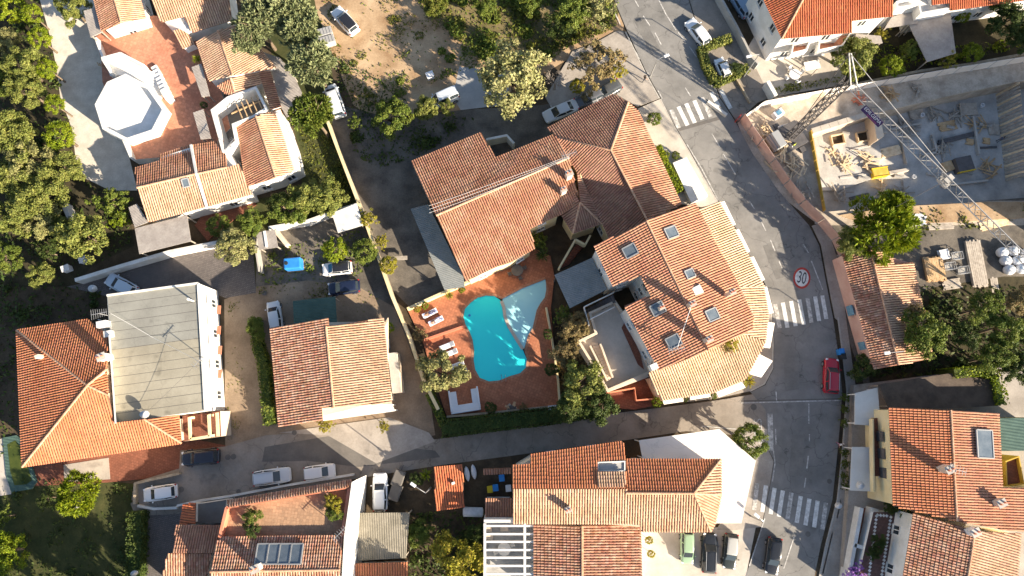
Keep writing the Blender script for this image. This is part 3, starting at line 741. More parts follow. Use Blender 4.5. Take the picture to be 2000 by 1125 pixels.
    for fx_ in (-.31, .32):
        for s_ in (-1, 1):
            o = link('wheel', wd, t, (fx_*L, s_*(w-.06), wr), (0, 0, 0 if s_ > 0 else math.pi)); link('rim', rd, o)
    for s_ in (-1, 1):
        MB().box((.455*L, s_*w*.70, zh-.16), (.26, .26, .11), -s_*.35).build('headlight', M['lamp_glass'], t, world=False)
        MB().box((-.475*L, s_*w*.80, zb-.12), (.14, .16, .26), s_*.3).build('tail_light', M['tail'], t, world=False)
        bevel(MB().box(((gf-.055)*L, s_*(w+.07), zb+.05), (.12, .2, .14)).build('mirror', pm, t, world=False), .03)
        if rails: MB().bar((tr*L+.1, s_*wt*.86, zr+.05), (tf*L-.05, s_*wt*.86, zr+.05), .05).build('roof_rail', M['steel'], t, world=False)
    MB().box((.497*L, 0, .46), (.06, Wd*.62, .16)).build('grille', M['plastic_dark'], t, world=False)
    MB().box((-.492*L, 0, .42), (.05, Wd*.66, .16)).build('bumper', M['plastic_dark'], t, world=False)
    return t
# ------------------------------------------------------------------ people
def person(p, rz, label, shirt, trousers, pose='walk', hair=(.03, .02, .015), extra=None, group=None):
    sk = {'pel': (0, 0, .95, .125), 'bel': (0, 0, 1.10, .12), 'che': (0.02, 0, 1.32, .145), 'nek': (.02, 0, 1.48, .06), 'hed': (.05, 0, 1.62, .098), 'crn': (.04, 0, 1.72, .07)}
    st = .22 if pose == 'walk' else .04
    for s_, n in ((1, 'l'), (-1, 'r')):
        d = st*s_
        sk['hip'+n] = (0, .09*s_, .90, .085); sk['kne'+n] = (d*.6+.04, .10*s_, .50, .058); sk['ank'+n] = (d-(.04 if d < 0 else 0), .10*s_, .09, .042); sk['toe'+n] = (d+.15, .11*s_, .035, .035)
        sk['sho'+n] = (.01, .17*s_, 1.40, .065); sk['elb'+n] = (-d*.5-.02, .23*s_, 1.14, .043); sk['wri'+n] = (-d*.9+.10, .22*s_, .92, .033); sk['han'+n] = (-d*.9+.16, .215*s_, .84, .03)
    ed = [('pel', 'bel'), ('bel', 'che'), ('che', 'nek'), ('nek', 'hed'), ('hed', 'crn')]
    for n in 'lr': ed += [('pel', 'hip'+n), ('hip'+n, 'kne'+n), ('kne'+n, 'ank'+n), ('ank'+n, 'toe'+n), ('che', 'sho'+n), ('sho'+n, 'elb'+n), ('elb'+n, 'wri'+n), ('wri'+n, 'han'+n)]
    keys = list(sk); me = bpy.data.meshes.new('body'); me.from_pydata([sk[k][:3] for k in keys], [(keys.index(a), keys.index(b)) for a, b in ed], [])
    tmp = bpy.data.objects.new('person_body', me); C.objects.link(tmp)
    tmp.modifiers.new('skin', 'SKIN'); tmp.modifiers.new('sub', 'SUBSURF').levels = 1
    for i, k in enumerate(keys): v = me.skin_vertices[0].data[i]; v.radius = (sk[k][3],)*2; v.use_root = (k == 'pel')
    dg = bpy.context.evaluated_depsgraph_get(); nm = bpy.data.meshes.new_from_object(tmp.evaluated_get(dg)); bpy.data.objects.remove(tmp)
    nm.name = 'body'; nm.materials.clear()
    for m in (M['skin'], mat('shirt', shirt, rough=.9), mat('trousers', trousers, rough=.9), mat('hair', hair, rough=.8), M['plastic_dark']): nm.materials.append(m)
    for f in nm.polygons:
        c = f.center; z = c.z; f.use_smooth = True
        if z > 1.50: f.material_index = 3 if (z > 1.68 or c.x < .02) else 0
        elif z > 1.46: f.material_index = 0
        elif abs(c.y) > .17 and z < 1.22: f.material_index = 0
        elif z > .95: f.material_index = 1
        elif z > .10: f.material_index = 2
        else: f.material_index = 4
    t = thing('person', label, 'person', p, rz, group)
    o = bpy.data.objects.new('body', nm); C.objects.link(o); o.parent = t
    # face and hands
    fb = MB(); fb.box((.145, 0, 1.615), (.03, .025, .035)); fb.build('nose', M['skin'], t, world=False)
    for s_ in (-1, 1):
        MB().box((.132, .035*s_, 1.645), (.015, .02, .012)).build('eye', M['hair'], t, world=False)
        hnd = sk['han'+('l' if s_ > 0 else 'r')]; hb = MB()
        for k in range(4): hb.tube([(hnd[0]+.01, hnd[1]+(k-1.5)*.018, hnd[2]), (hnd[0]+.05, hnd[1]+(k-1.5)*.019, hnd[2]-.04), (hnd[0]+.055, hnd[1]+(k-1.5)*.018, hnd[2]-.08+.008*abs(k-1.5))], [.010, .009, .007], 5)
        hb.tube([(hnd[0]+.01, hnd[1]-.03*s_, hnd[2]+.02), (hnd[0]+.05, hnd[1]-.045*s_, hnd[2]-.01)], [.011, .008], 5); hb.build('fingers', M['skin'], t, world=False)
    if pose == 'lie': t.rotation_euler = (0, -math.pi/2, rz)
    return t
# ------------------------------------------------------------------ the ground, roads and pavements
PIT = [(1583, 262), (1700, 224), (1860, 186), (1985, 160), (2075, 150), (2075, 392), (1940, 392), (1740, 402), (1612, 414)]
POOL = [(949, 577), (933, 581), (920, 590), (908, 603), (905, 618), (909, 634), (917, 648), (923, 664), (926, 685), (925, 704), (928, 722), (937, 738), (955, 745), (976, 743), (995, 735), (1016, 729), (1027, 718), (1029, 702), (1021, 683), (1005, 659), (992, 637), (985, 617), (983, 600), (977, 586), (965, 578)]
POOL2 = [(981, 584), (1020, 563), (1066, 545), (1067, 565), (1064, 581), (1055, 593), (1048, 606), (1044, 624), (1040, 641), (1031, 656), (1024, 681), (1007, 656), (994, 634), (988, 616), (986, 600)]
big = 420.0
def ground_sheet():
    pit = pxpoly(PIT, 0); outer = [Vector((-big, -big, 0)), Vector((big, -big, 0)), Vector((big, big, 0)), Vector((-big, big, 0))]
    rings = [outer, pit]; flat = [v for r in rings for v in r]; mb = MB(); fs = []
    for f in tessellate_polygon(rings):
        a, b, c = [flat[j] for j in f]; fs.append(f if (b-a).cross(c-a).z > 0 else f[::-1])
    mb.add(flat, fs); structure(mb.build('ground', M['soil']))
ground_sheet()
Z = [0.0]
def lay(name, pts, m, hole=None):
    Z[0] += .004; return sheet(name, pts, Z[0], M[m], hole)
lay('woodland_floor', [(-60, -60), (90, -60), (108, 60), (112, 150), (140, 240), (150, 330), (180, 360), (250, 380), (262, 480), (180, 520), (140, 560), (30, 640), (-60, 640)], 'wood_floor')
lay('gravel_path', [(70, -60), (165, -60), (190, 0), (215, 60), (230, 110), (240, 180), (248, 290), (262, 345), (268, 372), (215, 372), (170, 350), (150, 325), (140, 250), (118, 190), (108, 120), (95, 60), (78, 0)], 'gravel')
lay('villa_garden', [(480, -60), (600, -60), (640, 60), (655, 200), (700, 400), (730, 480), (745, 520), (600, 560), (500, 540), (430, 470), (405, 400), (560, 380), (600, 350), (560, 200)], 'lawn')
lay('dirt_lot', [(600, -80), (1240, -80), (1215, 70), (1120, 110), (1000, 180), (900, 215), (820, 235), (740, 240), (690, 205), (655, 120), (618, 20)], 'dirt')
lay('scrub_bank', [(800, -80), (1220, -80), (1205, 50), (1110, 80), (1040, 130), (945, 110), (880, 60), (830, 25)], 'grass_dry')
lay('concrete_apron', [(897, 130), (945, 136), (1000, 150), (985, 205), (900, 215), (884, 190)], 'slab_patch')
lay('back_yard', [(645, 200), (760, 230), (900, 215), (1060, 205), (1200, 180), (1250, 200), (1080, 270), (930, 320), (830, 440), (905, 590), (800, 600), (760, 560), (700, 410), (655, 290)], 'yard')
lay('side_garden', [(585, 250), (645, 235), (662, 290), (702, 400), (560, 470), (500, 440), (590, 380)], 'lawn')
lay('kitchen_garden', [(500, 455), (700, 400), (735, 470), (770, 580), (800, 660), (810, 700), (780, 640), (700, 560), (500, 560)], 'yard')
lay('dirt_driveway', [(438, 585), (500, 560), (600, 548), (700, 560), (770, 600), (800, 680), (840, 780), (850, 850), (700, 880), (520, 880), (440, 880)], 'drive')
lay('cobbled_yard', [(130, 560), (200, 545), (330, 505), (440, 470), (495, 492), (500, 572), (440, 582), (390, 560), (210, 590), (120, 640)], 'cobble')
lay('south_garden', [(-60, 930), (75, 925), (215, 940), (262, 945), (285, 1000), (270, 1200), (-60, 1200)], 'lawn')
lay('west_yard', [(-60, 560), (130, 560), (215, 580), (215, 660), (60, 930), (-60, 930)], 'soil')
lay('front_court', [(60, 880), (340, 850), (440, 870), (440, 920), (215, 942), (60, 950)], 'brick_floor')
lay('cobbled_court', [(282, 1000), (345, 985), (385, 985), (360, 1200), (270, 1200)], 'cobble')
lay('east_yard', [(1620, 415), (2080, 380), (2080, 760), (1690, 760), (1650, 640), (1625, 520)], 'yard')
lay('grove_floor', [(1690, 600), (1830, 560), (1960, 540), (2080, 540), (2080, 760), (1700, 770)], 'wood_floor')  # dark sheet laid in place of shade under the grove
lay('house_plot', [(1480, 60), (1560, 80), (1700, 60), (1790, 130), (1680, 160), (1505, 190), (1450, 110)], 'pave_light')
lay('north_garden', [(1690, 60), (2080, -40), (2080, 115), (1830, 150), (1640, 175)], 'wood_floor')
lay('site_ground', [(1440, 240), (1470, 215), (1600, 180), (1800, 148), (2080, 98), (2080, 440), (1640, 440), (1600, 440), (1520, 380), (1470, 310)], 'site_sand', [PIT])
lay('parking_court', [(1240, 1030), (1400, 1030), (1480, 1010), (1460, 1110), (1450, 1200), (1240, 1200)], 'pave_light')
lay('shed_yard', [(690, 930), (1000, 880), (1000, 1060), (945, 1200), (790, 1200), (690, 1010)], 'soil')
# roads
side_street = [(255, 985), (262, 942), (350, 915), (352, 880), (440, 872), (520, 850), (640, 842), (760, 850), (850, 858), (1000, 838), (1210, 806), (1300, 795), (1400, 782), (1470, 770), (1500, 800), (1500, 850), (1440, 850), (1340, 842), (1220, 860), (1000, 890), (850, 910), (700, 934), (440, 985), (345, 1004), (265, 1008)]
lay('side_street', side_street, 'asphalt_old')
lay('street_patch', [(517, 873), (640, 852), (720, 866), (850, 880), (860, 893), (700, 912), (600, 900), (512, 902)], 'asphalt_patch')
lay('pale_forecourt', [(545, 845), (760, 815), (838, 845), (850, 862), (735, 905), (640, 850)], 'pave')  # sheet paler than the street around it
road_l = [(1165, -80), (1200, 0), (1225, 60), (1262, 140), (1290, 190), (1318, 245), (1345, 290), (1375, 345), (1405, 395), (1440, 450), (1468, 505), (1495, 556), (1508, 610), (1512, 665), (1511, 720), (1495, 752), (1466, 766), (1495, 800), (1502, 880), (1512, 900), (1504, 950), (1488, 1030), (1455, 1130), (1425, 1230)]
road_r = [(1565, 1230), (1590, 1130), (1603, 1065), (1626, 975), (1635, 892), (1642, 813), (1645, 765), (1637, 688), (1627, 621), (1612, 545), (1600, 480), (1580, 440), (1520, 372), (1470, 300), (1438, 240), (1405, 190), (1375, 100), (1345, 0), (1325, -80)]
lay('main_road', road_l+road_r, 'asphalt')
lay('asphalt_repair', [(1323, 250), (1402, 228), (1405, 234), (1328, 256)], 'asphalt_patch')
lay('road_seam', [(1448, 782), (1640, 778), (1641, 780), (1448, 784.5)], 'asphalt_patch')
ZR = Z[0]+.004
# pavements: raised slabs with kerbs
def pavement(name, pts, m='pave', h=.12, kerb_edge=None):
    o = MB().prism(pxpoly(pts, h), 0).build(name, M[m]); structure(o)
    if kerb_edge:
        W3 = pxpoly(kerb_edge, h); mb = MB()
        for i in range(len(W3)-1):
            d = W3[i+1]-W3[i]; L = d.length; k = max(1, int(L/1.0))
            for j in range(k): a = W3[i].lerp(W3[i+1], (j+.01)/k); b = W3[i].lerp(W3[i+1], (j+.99)/k); mb.bar(a+Vector((0, 0, -.045)), b+Vector((0, 0, -.045)), .16, .11)
        e = mb.build('kerb', M['kerb']); structure(e)
pavement('pavement', [(1118, 100), (1160, 85), (1205, 60), (1222, 62), (1260, 142), (1288, 192), (1245, 208), (1200, 182), (1080, 215), (1065, 190)], 'pave', .12, [(1222, 62), (1260, 142), (1288, 192)])
pavement('pavement_corner', [(1290, 193), (1316, 246), (1343, 291), (1373, 346), (1403, 396), (1370, 404), (1330, 398), (1280, 296), (1246, 212)], 'pave_light', .12, [(1290, 193), (1316, 246), (1343, 291), (1373, 346), (1403, 396)])
pavement('pavement_bend', [(1406, 396), (1438, 451), (1466, 506), (1493, 557), (1506, 610), (1510, 665), (1509, 719), (1493, 750), (1465, 764), (1400, 778), (1298, 790), (1290, 740), (1460, 640), (1480, 600)], 'pave', .12, [(1493, 557), (1506, 610), (1510, 665), (1509, 719), (1493, 750), (1465, 764)])
pavement('pavement_south', [(1440, 852), (1468, 836), (1500, 838), (1501, 880), (1511, 901), (1503, 950), (1487, 1029), (1440, 1035), (1400, 1035), (1470, 900)], 'pave', .10)
pavement('pavement_east', [(1637, 620), (1646, 688), (1655, 765), (1651, 814), (1645, 893), (1636, 976), (1613, 1066), (1600, 1131), (1580, 1230), (1640, 1230), (1655, 1100), (1668, 960), (1672, 760), (1655, 640)], 'pave', .12, [(1637, 620), (1646, 688), (1655, 765), (1651, 814), (1645, 893), (1636, 976), (1613, 1066), (1600, 1131)])
pavement('pavement_north', [(1347, 0), (1377, 100), (1407, 190), (1440, 238), (1480, 200), (1505, 190), (1470, 120), (1430, 60), (1390, -60), (1330, -80)], 'asphalt_old', .10)
pavement('pavement_hoarding', [(1586, 441), (1604, 478), (1616, 545), (1631, 621), (1655, 640), (1640, 520), (1624, 470), (1600, 436)], 'pave', .11)
# painted markings, each stroke a thing lying on the road
def stroke(name, pts, label, m='paint', group='road markings', dz=.004):
    poly = pxpoly(pts, ZR+dz); n = len(poly); ar = sum(poly[i].x*poly[(i+1) % n].y-poly[(i+1) % n].x*poly[i].y for i in range(n))
    o = MB().add(poly, [tuple(range(n)) if ar > 0 else tuple(range(n-1, -1, -1))]).build(name, M[m]); o['kind'] = 'structure'; return o
def line(name, a, b, w, label, m='paint'):
    A, B = P(*a), P(*b); d = (B-A).normalized(); n = Vector((-d.y, d.x, 0))*w/2; mb = MB(); dz = Vector((0, 0, ZR+.004))
    mb.add([A+n+dz, A-n+dz, B-n+dz, B+n+dz], [(0, 1, 2, 3)]); o = mb.build(name, M[m]); o['kind'] = 'structure'; return o
def crossing(label, stripes, w, m='paint'):
    c = centroid([(a[0], a[1]) for a in stripes]); p = P(c[0], c[1], ZR); t = thing('zebra_crossing', label, 'zebra crossing', p, group='zebra crossings on the main road')
    for k, (x0, y0, x1, y1) in enumerate(stripes):
        A, B = P(x0, y0, ZR+.004), P(x1, y1, ZR+.004); d = (B-A).normalized(); n = Vector((-d.y, d.x, 0))*w/2
        MB().add([A+n, A-n, B-n, B+n] if True else [], [(0, 1, 2, 3)]).build('stripe', M[m if k % 4 else 'paint_faded'], t)
crossing('worn white zebra crossing at the upper bend, next to the round clipped bush', [(1311, 214, 1326, 250), (1325, 208, 1343, 245), (1340, 202, 1357, 240), (1356, 196, 1372, 233), (1371, 190, 1388, 228), (1389, 180, 1404, 208), (1408, 176, 1427, 212)], .55)
crossing('white zebra crossing between the painted 30 sign and the rounded corner building', [(1514, 594, 1523, 641), (1529, 591, 1538, 640), (1545, 588, 1554, 637), (1561, 585, 1570, 634), (1577, 582, 1585, 630), (1592, 579, 1600, 627), (1606, 577, 1614, 623)], .5)
crossing('shaded zebra crossing of nine stripes beside the pale tent roof', [(1479, 944, 1473, 996), (1496, 948, 1489, 1000), (1513, 953, 1505, 1004), (1529, 958, 1521, 1009), (1546, 962, 1538, 1014), (1564, 969, 1556, 1021), (1581, 974, 1573, 1026), (1597, 978, 1590, 1030), (1613, 982, 1606, 1034)], .5)
for a, b in (((1239, 0), (1247, 14)), ((1256, 32), (1269, 51)), ((1279, 65), (1291, 88)), ((1300, 104), (1311, 123)), ((1338, 172), (1348, 188)), ((1390, 262), (1405, 287)), ((1412, 301), (1436, 341)), ((1463, 393), (1473, 409)), ((1483, 427), (1495, 451)), ((1504, 469), (1513, 491)), ((1521, 511), (1527, 524)),
             ((1580, 848), (1580, 862)), ((1578, 890), (1575, 915)), ((1573, 933), (1570, 953)), ((1579, 788), (1579, 828))):
    line('centre_dash', a, b, .13, '', 'paint_faded')
for a, b in (((1200, 24), (1212, 50)), ((1218, 63), (1226, 78)), ((1240, 100), (1249, 116)), ((1262, 138), (1270, 152)), ((1285, 178), (1293, 193)), ((1341, 282), (1370, 330)), ((1370, 330), (1402, 391)), ((1568, 477), (1578, 494)), ((1584, 510), (1606, 566)), ((1286, 0), (1300, 28)), ((1300, 28), (1320, 60)), ((1324, 64), (1338, 82)), ((1346, 92), (1360, 112)), ((1380, 152), (1392, 172))):
    line('edge_line', a, b, .13, '', 'paint_faded')
for a, b in (((1493, 1012), (1463, 1105)), ((1551, 1046), (1530, 1110)), ((1510, 880), (1513, 905)), ((1513, 905), (1508, 940)), ((1515, 765), (1516, 782)), ((1514, 838), (1515, 868)), ((1447, 787), (1640, 782)), ((1370, 832), (1437, 838)), ((1642, 975), (1634, 1012)), ((1625, 1040), (1606, 1120))):
    line('lane_line', a, b, .13, '', 'paint_faded')
stroke('stop_line', [(1499, 808), (1509, 808), (1511, 880), (1501, 880)], '', 'paint_faded')
# painted 30 roundel
c30 = P(1566, 543, ZR)
t30 = thing('speed_limit_marking', 'red ringed 30 roundel painted on the shaded road', 'road marking', c30)
def ring(name, r0, r1, z, m, ey=1.28):
    mb = MB(); n = 40; ca, sa = math.cos(-.22), math.sin(-.22); vs = []
    for r in (r1, r0):
        for j in range(n):
            a = 6.28319*j/n; x, y = r*math.cos(a), r*math.sin(a)*ey; vs.append((x*ca-y*sa, x*sa+y*ca, z))
    if r0 > 0: mb.add(vs, [(j, (j+1) % n, n+(j+1) % n, n+j) for j in range(n)])
    else: mb.add(vs[:n], [tuple(range(n))])
    return mb.build(name, M[m], t30, world=False)
ring('border', .86, 1.08, .004, 'red_paint'); ring('disc', 0, .855, .0045, 'paint')
def text_obj(name, body, size, m, parent, loc, rz, ext=0.0, rot=None, sx=1.0):
    cu = bpy.data.curves.new(name, 'FONT'); cu.body = body; cu.size = size; cu.align_x = 'CENTER'; cu.align_y = 'CENTER'; cu.extrude = ext
    o = bpy.data.objects.new(name, cu); C.objects.link(o); cu.materials.append(M[m]); o.location = loc; o.rotation_euler = rot or (0, 0, rz); o.scale = (sx, 1, 1)
    dg = bpy.context.evaluated_depsgraph_get(); me = bpy.data.meshes.new_from_object(o.evaluated_get(dg)); me.name = name; bpy.data.objects.remove(o)
    o = bpy.data.objects.new(name, me); C.objects.link(o); o.location = loc; o.rotation_euler = rot or (0, 0, rz); o.scale = (sx, 1, 1)
    if parent is not None: o.parent = parent
    return o
o = text_obj('numerals', '30', 1.25, 'black_paint', t30, (0, -.02, .009), -.25, sx=.78); o.scale = (.92, 1.75, 1)
p = P(1479, 827, ZR+.006); ts = thing('stop_marking', 'worn white STOP lettering painted before the stop line, partly under the round tree', 'road marking', (p.x, p.y, ZR+.004))
o = text_obj('letters', 'STOP', 1.4, 'paint_faded', ts, (0, -.9, .003), -math.pi/2); o.scale = (.9, 1.0, 1)
# drain and manhole covers
for x, y, r in ((445, 893, .34), (456, 892, .34), (1472, 795, .38), (516, 573, .3), (575, 845, .3), (1151, 822, .3), (354, 956, .34), (466, 960, .28), (1578, 1043, .32), (1620, 940, .3)):
    p = P(x, y, Z[0]); mb = MB(); mb.lathe((p.x, p.y, Z[0]+.002), [(r, 0), (r, .012), (r*.9, .014)], 14); structure(mb.build('manhole_cover', M['asphalt_patch'] if y != 573 else M['steel_dark']))

for k, q in enumerate(([(1350, 330), (1372, 322), (1398, 370), (1380, 380)], [(1530, 700), (1560, 698), (1562, 760), (1534, 764)], [(1548, 850), (1572, 848), (1566, 930), (1540, 930)], [(1238, 40), (1258, 36), (1290, 96), (1272, 104)], [(1490, 480), (1512, 474), (1536, 540), (1516, 546)])):
    structure(sheet('asphalt_repair', q, ZR-.002+.0004*k, M['asphalt_worn']))
# ------------------------------------------------------------------ houses
# the villa on its raised terrace, top left
TZ = 1.7
flat_block('villa_terrace', 'raised terracotta terrace of the white villa round the octagonal tower', [(186, 72), (203, 60), (300, 30), (400, 50), (425, 150), (450, 250), (400, 300), (258, 312), (240, 265), (200, 160), (198, 118)], 0, TZ, 'dirty_white', 'terr', cat='terrace', floor_name='paving')
house('villa_wing', 'small gabled villa wing with white gable wall at the top left of the terrace', [
    [(173, -45, 4.30), (199, 61, 4.30), (237, 44, 5.30), (211, -45, None)], [(237, 44, 5.30), (285, 35, 4.30), (262, -45, 4.30), (211, -45, None)]],
    [(173, -45), (199, 61), (285, 35), (262, -45)], 4.30, 0, ['tile_old', 'tile_tan'])
canopy('flat_canopy', 'grey flat canopy beside the small gabled villa wing', [(163, 21), (184, 15), (200, 62), (177, 73)], 3.90, 'grey_boards_b')
house('villa_hall', 'white villa hall with one wide tiled slope above the lean-to', [[(376, 64, 4.40), (453, 40, 4.40), (441, -50, 5.90), (277, -50, None), (315, 44, None), (359, 33, None)]],
    [(316, 46), (360, 66), (453, 40), (440, -50), (285, -50)], 4.30, 0, 'tile_tan', win=False)
house('lean_to', 'tiny tiled lean-to under the white villa hall wall', [[(356, 96, 3.40), (381, 85, 3.40), (359, 55, 4.00), (340, 60, None)]], [(341, 62), (356, 95), (380, 84), (359, 57)], 3.30, 0, 'tile_tan', win=False, eave=.15)
house('villa_gallery', 'gabled villa gallery half shaded by the pale pine', [
    [(384, 81, 4.10), (409, 158, 4.10), (455, 147, 5.20), (425, 60, None)], [(455, 147, 5.20), (425, 60, None), (458, 50, None), (512, 100, 4.10), (539, 132, 4.10)]],
    [(386, 80), (410, 158), (455, 147), (538, 131), (510, 100), (458, 52), (425, 62)], 4.00, 0, ['tile_tan', 'tile_tan'], win=False, eave=.1)
house('villa_link', 'short tiled link roof between the gallery and the open court', [
    [(424, 167, 4.10), (444, 186, 3.90), (459, 179, 4.60), (451, 153, None)], [(451, 153, 4.60), (459, 179, 4.60), (520, 160, 3.80), (506, 138, None)], [(506, 142, 4.00), (528, 138, 3.80), (549, 208, 3.70), (528, 214, None)]],
    [(425, 166), (444, 184), (520, 162), (505, 140), (451, 154)], 3.80, 0, ['tile_old', 'tile_tan', 'tile_old'], win=False, eave=.1)
ct = flat_block('open_court', 'sunken villa court with white parapets and timber pergola beams', [(429, 232), (460, 207), (515, 187), (537, 230), (509, 247), (474, 261), (480, 292), (452, 316)], 0, 1.6, 'white', 'asphalt_patch', par=2.7, pw=.3, cat='court', floor_name='floor')  # floor set dark so the court reads as deep in shade
for k in range(5):
    a = P(462+k*9.5, 204-k*4.5, 4.15); b = P(474+k*9.5, 232-k*4.5, 4.15); MB().bar(a, b, .12).build('pergola_beam', M['wood'], ct)
MB().bar(P(452, 222, 4.00), P(512, 196, 4.00), .14).build('pergola_beam', M['wood'], ct)
house('villa_east_wing', 'east wing of the villa with white corner wall and stepped west slope', [
    [(463, 243, 3.70), (457, 279, None), (468, 275, None), (481, 365, 3.30), (539, 347, 4.70), (500, 227, 4.70)], [(500, 227, 4.70), (539, 347, 4.70), (571, 336, 3.50), (581, 325, None), (571, 280, None), (547, 213, None)]],
    [(463, 243), (481, 366), (540, 349), (582, 327), (571, 280), (547, 213), (500, 228)], 3.50, 0, ['tile_old', 'tile_tan'], eave=.05)
house('villa_south_wing', 'low villa wing with white divider ridge and one small roof light', [
    [(263, 329, 3.70), (268, 367, 4.80), (383, 340, 4.80), (373, 283, None), (311, 303, None), (311, 315, None)], [(268, 367, 4.80), (383, 340, 4.80), (404, 404, 3.60), (291, 434, None)],
    [(385, 340, 4.80), (444, 327, 4.80), (436, 275, 3.70), (376, 284, None)], [(385, 340, 4.80), (444, 327, 4.80), (466, 320, None), (492, 380, 3.60), (406, 404, None)]],
    [(264, 330), (291, 432), (404, 404), (492, 380), (466, 322), (437, 275), (373, 284), (311, 304), (311, 316)], 3.60, 0, ['tile_old', 'tile_tan', 'tile_old', 'tile_tan'], eave=.25)
for a, b in (((372, 281), (384, 340)), ((384, 340), (405, 405))):
    pass
dv = thing('ridge_divider', 'white plastered divider running down the low villa roof', 'parapet', P(385, 340, 3.90)); mb = MB(); mb.bar(P(373, 283, 3.85), P(384, 340, 4.90), .28, .22); mb.bar(P(384, 340, 4.90), P(404, 404, 3.80), .28, .22); mb.build('plaster', M['white'], dv)
canopy('timber_canopy', 'wide weathered timber canopy south of the villa', [(263, 446), (365, 420), (373, 471), (272, 496)], 3.10, 'grey_boards')
canopy('timber_canopy', 'narrow upper timber strip beside the low villa wing', [(251, 405), (267, 398), (289, 434), (263, 444)], 3.20, 'grey_boards_b')
canopy('timber_canopy', 'grey timber canopy east of the villa under the pines', [(512, 101), (545, 112), (568, 136), (599, 200), (560, 229), (547, 206), (530, 138)], 3.20, 'grey_boards_b')
canopy('timber_canopy', 'upper pale timber awning above the villa terrace', [(374, 131), (393, 124), (410, 187), (394, 189)], 3.70, 'grey_boards_b')
canopy('timber_canopy', 'lower pale timber awning above the villa terrace', [(377, 220), (397, 213), (412, 270), (392, 272)], 3.70, 'grey_boards_b')
MB().prism(pxpoly([(404, 406), (492, 382), (500, 400), (440, 440), (405, 470), (380, 440)], .2), 0).build('lower_patio', M['brick_floor'])['kind'] = 'structure'
# octagonal tower
OCT = [(245, 144), (292, 168), (324, 213), (301, 258), (247, 276), (200, 252), (185, 204), (209, 160)]
oc = flat_block('octagonal_tower', 'white octagonal roof terrace beside the villa path', OCT, 0, 3.2, 'white', 'white', par=.0, cat='tower', floor_name='floor')
ring_ = pxpoly(OCT, 4.2); inn = inset(ring_, .42); pm_ = MB()
for i in range(8): pm_.prism([ring_[i], ring_[(i+1) % 8], inn[(i+1) % 8], inn[i]], 3.15, 4.2)
pm_.build('parapet', M['white'], oc)
st = flat_block('curved_stair', 'white curved stair rising from the terrace to the octagonal tower', [(203, 118), (240, 108), (282, 130), (312, 150), (322, 180), (300, 196), (286, 168), (248, 146), (215, 148)], 0, 2.4, 'white', 'white', cat='stairs', floor_name='landing')
for k in range(7):
    f = k/6; a = P(296+f*20, 138+f*44, 2.45+.16*k); b = P(308+f*16, 132+f*46, 2.45+.16*k); mm = (a+b)/2; MB().box((mm.x, mm.y, 1.65+.08*k), (1.5, .78, .9+.16*k), -1.0).build('step', M['white'], st)
for q in (((203, 118), (240, 108)), ((240, 108), (284, 131)), ((205, 120), (222, 146))): MB().bar(P(*q[0], 3.0), P(*q[1], 3.0), .28, 1.2).build('balustrade', M['white'], st)
wall_run('terrace_wall', 'low white wall on the west edge of the villa terrace', [(186, 73), (203, 118)], 1.0, 'white', .3, z=TZ)
wall_run('terrace_wall', 'low white wall between the octagonal tower and the low wing', [(239, 268), (256, 308)], 1.0, 'white', .3, z=TZ)
wall_run('planter_box', 'terracotta coping box beside the white stair', [(207, 110), (228, 100), (238, 107)], .6, 'salmon', .4, z=TZ, cat='planter')

# flat roofed house on the left
OR_W = [(33, 645, 4.8), (171, 753, 8.2), (44, 912, 4.8)]
house('hip_house', 'orange hip roofed house wrapped round the flat roof on the left', [
    [(33, 645, 4.8), (171, 624, 4.8), (211, 655, None), (209, 721, None), (171, 753, 8.2)], OR_W,
    [(44, 912, 4.8), (355, 866, 4.8), (282, 819, None), (223, 826, None), (211, 772, None), (171, 753, 8.2)],
    [(171, 753, 8.2), (209, 721, 7.0), (211, 772, 7.4)], [(282, 819, 6.1), (350, 810, 4.8), (355, 866, 4.8)]],
    [(33, 645), (171, 624), (211, 655), (222, 820), (350, 811), (354, 866), (44, 912)], 4.7, 0, 'tile_orange', 'beige', eave=.4)
fb = flat_block('flat_roof_house', 'white walled house with the large beige felted flat roof', [(209, 577), (387, 553), (401, 802), (225, 826)], 0, 5.5, 'white', None, cat='house', win=True)
MB().prism(inset(pxpoly([(209, 577), (387, 553), (401, 802), (225, 826)], 5.505), .05), 5.4).build('felt_base', M['steel_dark'], fb)
# felt strips, each lapped over the next
A0, A1, B0, B1 = (209, 577), (387, 553), (225, 826), (401, 802); nS = 14
for k in range(nS):
    f0, f1 = k/nS, (k+1)/nS; lp = lambda a, b, f: (a[0]+(b[0]-a[0])*f, a[1]+(b[1]-a[1])*f)
    q = [P(*lp(A0, B0, f0), 5.52), P(*lp(A1, B1, f0), 5.52), P(*lp(A1, B1, f1), 5.53), P(*lp(A0, B0, f1), 5.53)]; q = inset(q, .025)
    MB().prism(q, 5.49).build('felt_strip', M['bitumen_b' if k < 6 else 'bitumen'], fb)
for a, b in ((A0, A1), (A1, B1)):
    MB().bar(P(*a, 5.58), P(*b, 5.58), .22, .2).build('edge_trim', M['dirty_white'], fb)
q0 = [P(212, 655, 6.7), P(224, 827, 6.9), P(224, 827, 5.4), P(212, 655, 5.4)]
mb = MB(); nn = Vector((.2, 0, 0)); mb.add(q0+[v+nn for v in q0], [(3, 2, 1, 0), (4, 5, 6, 7), (0, 1, 5, 4), (1, 2, 6, 5), (3, 0, 4, 7)]); mb.build('upstand', M['white'], fb)
for x, y, z in ((430, 605, 4.6), (430, 645, 4.6), (432, 684, 4.6), (432, 730, 4.6)):
    p = P(x-6, y, z); MB().box((p.x+.2, p.y, z), (.42, 1.0, .1)).build('balcony_slab', M['salmon'], fb)
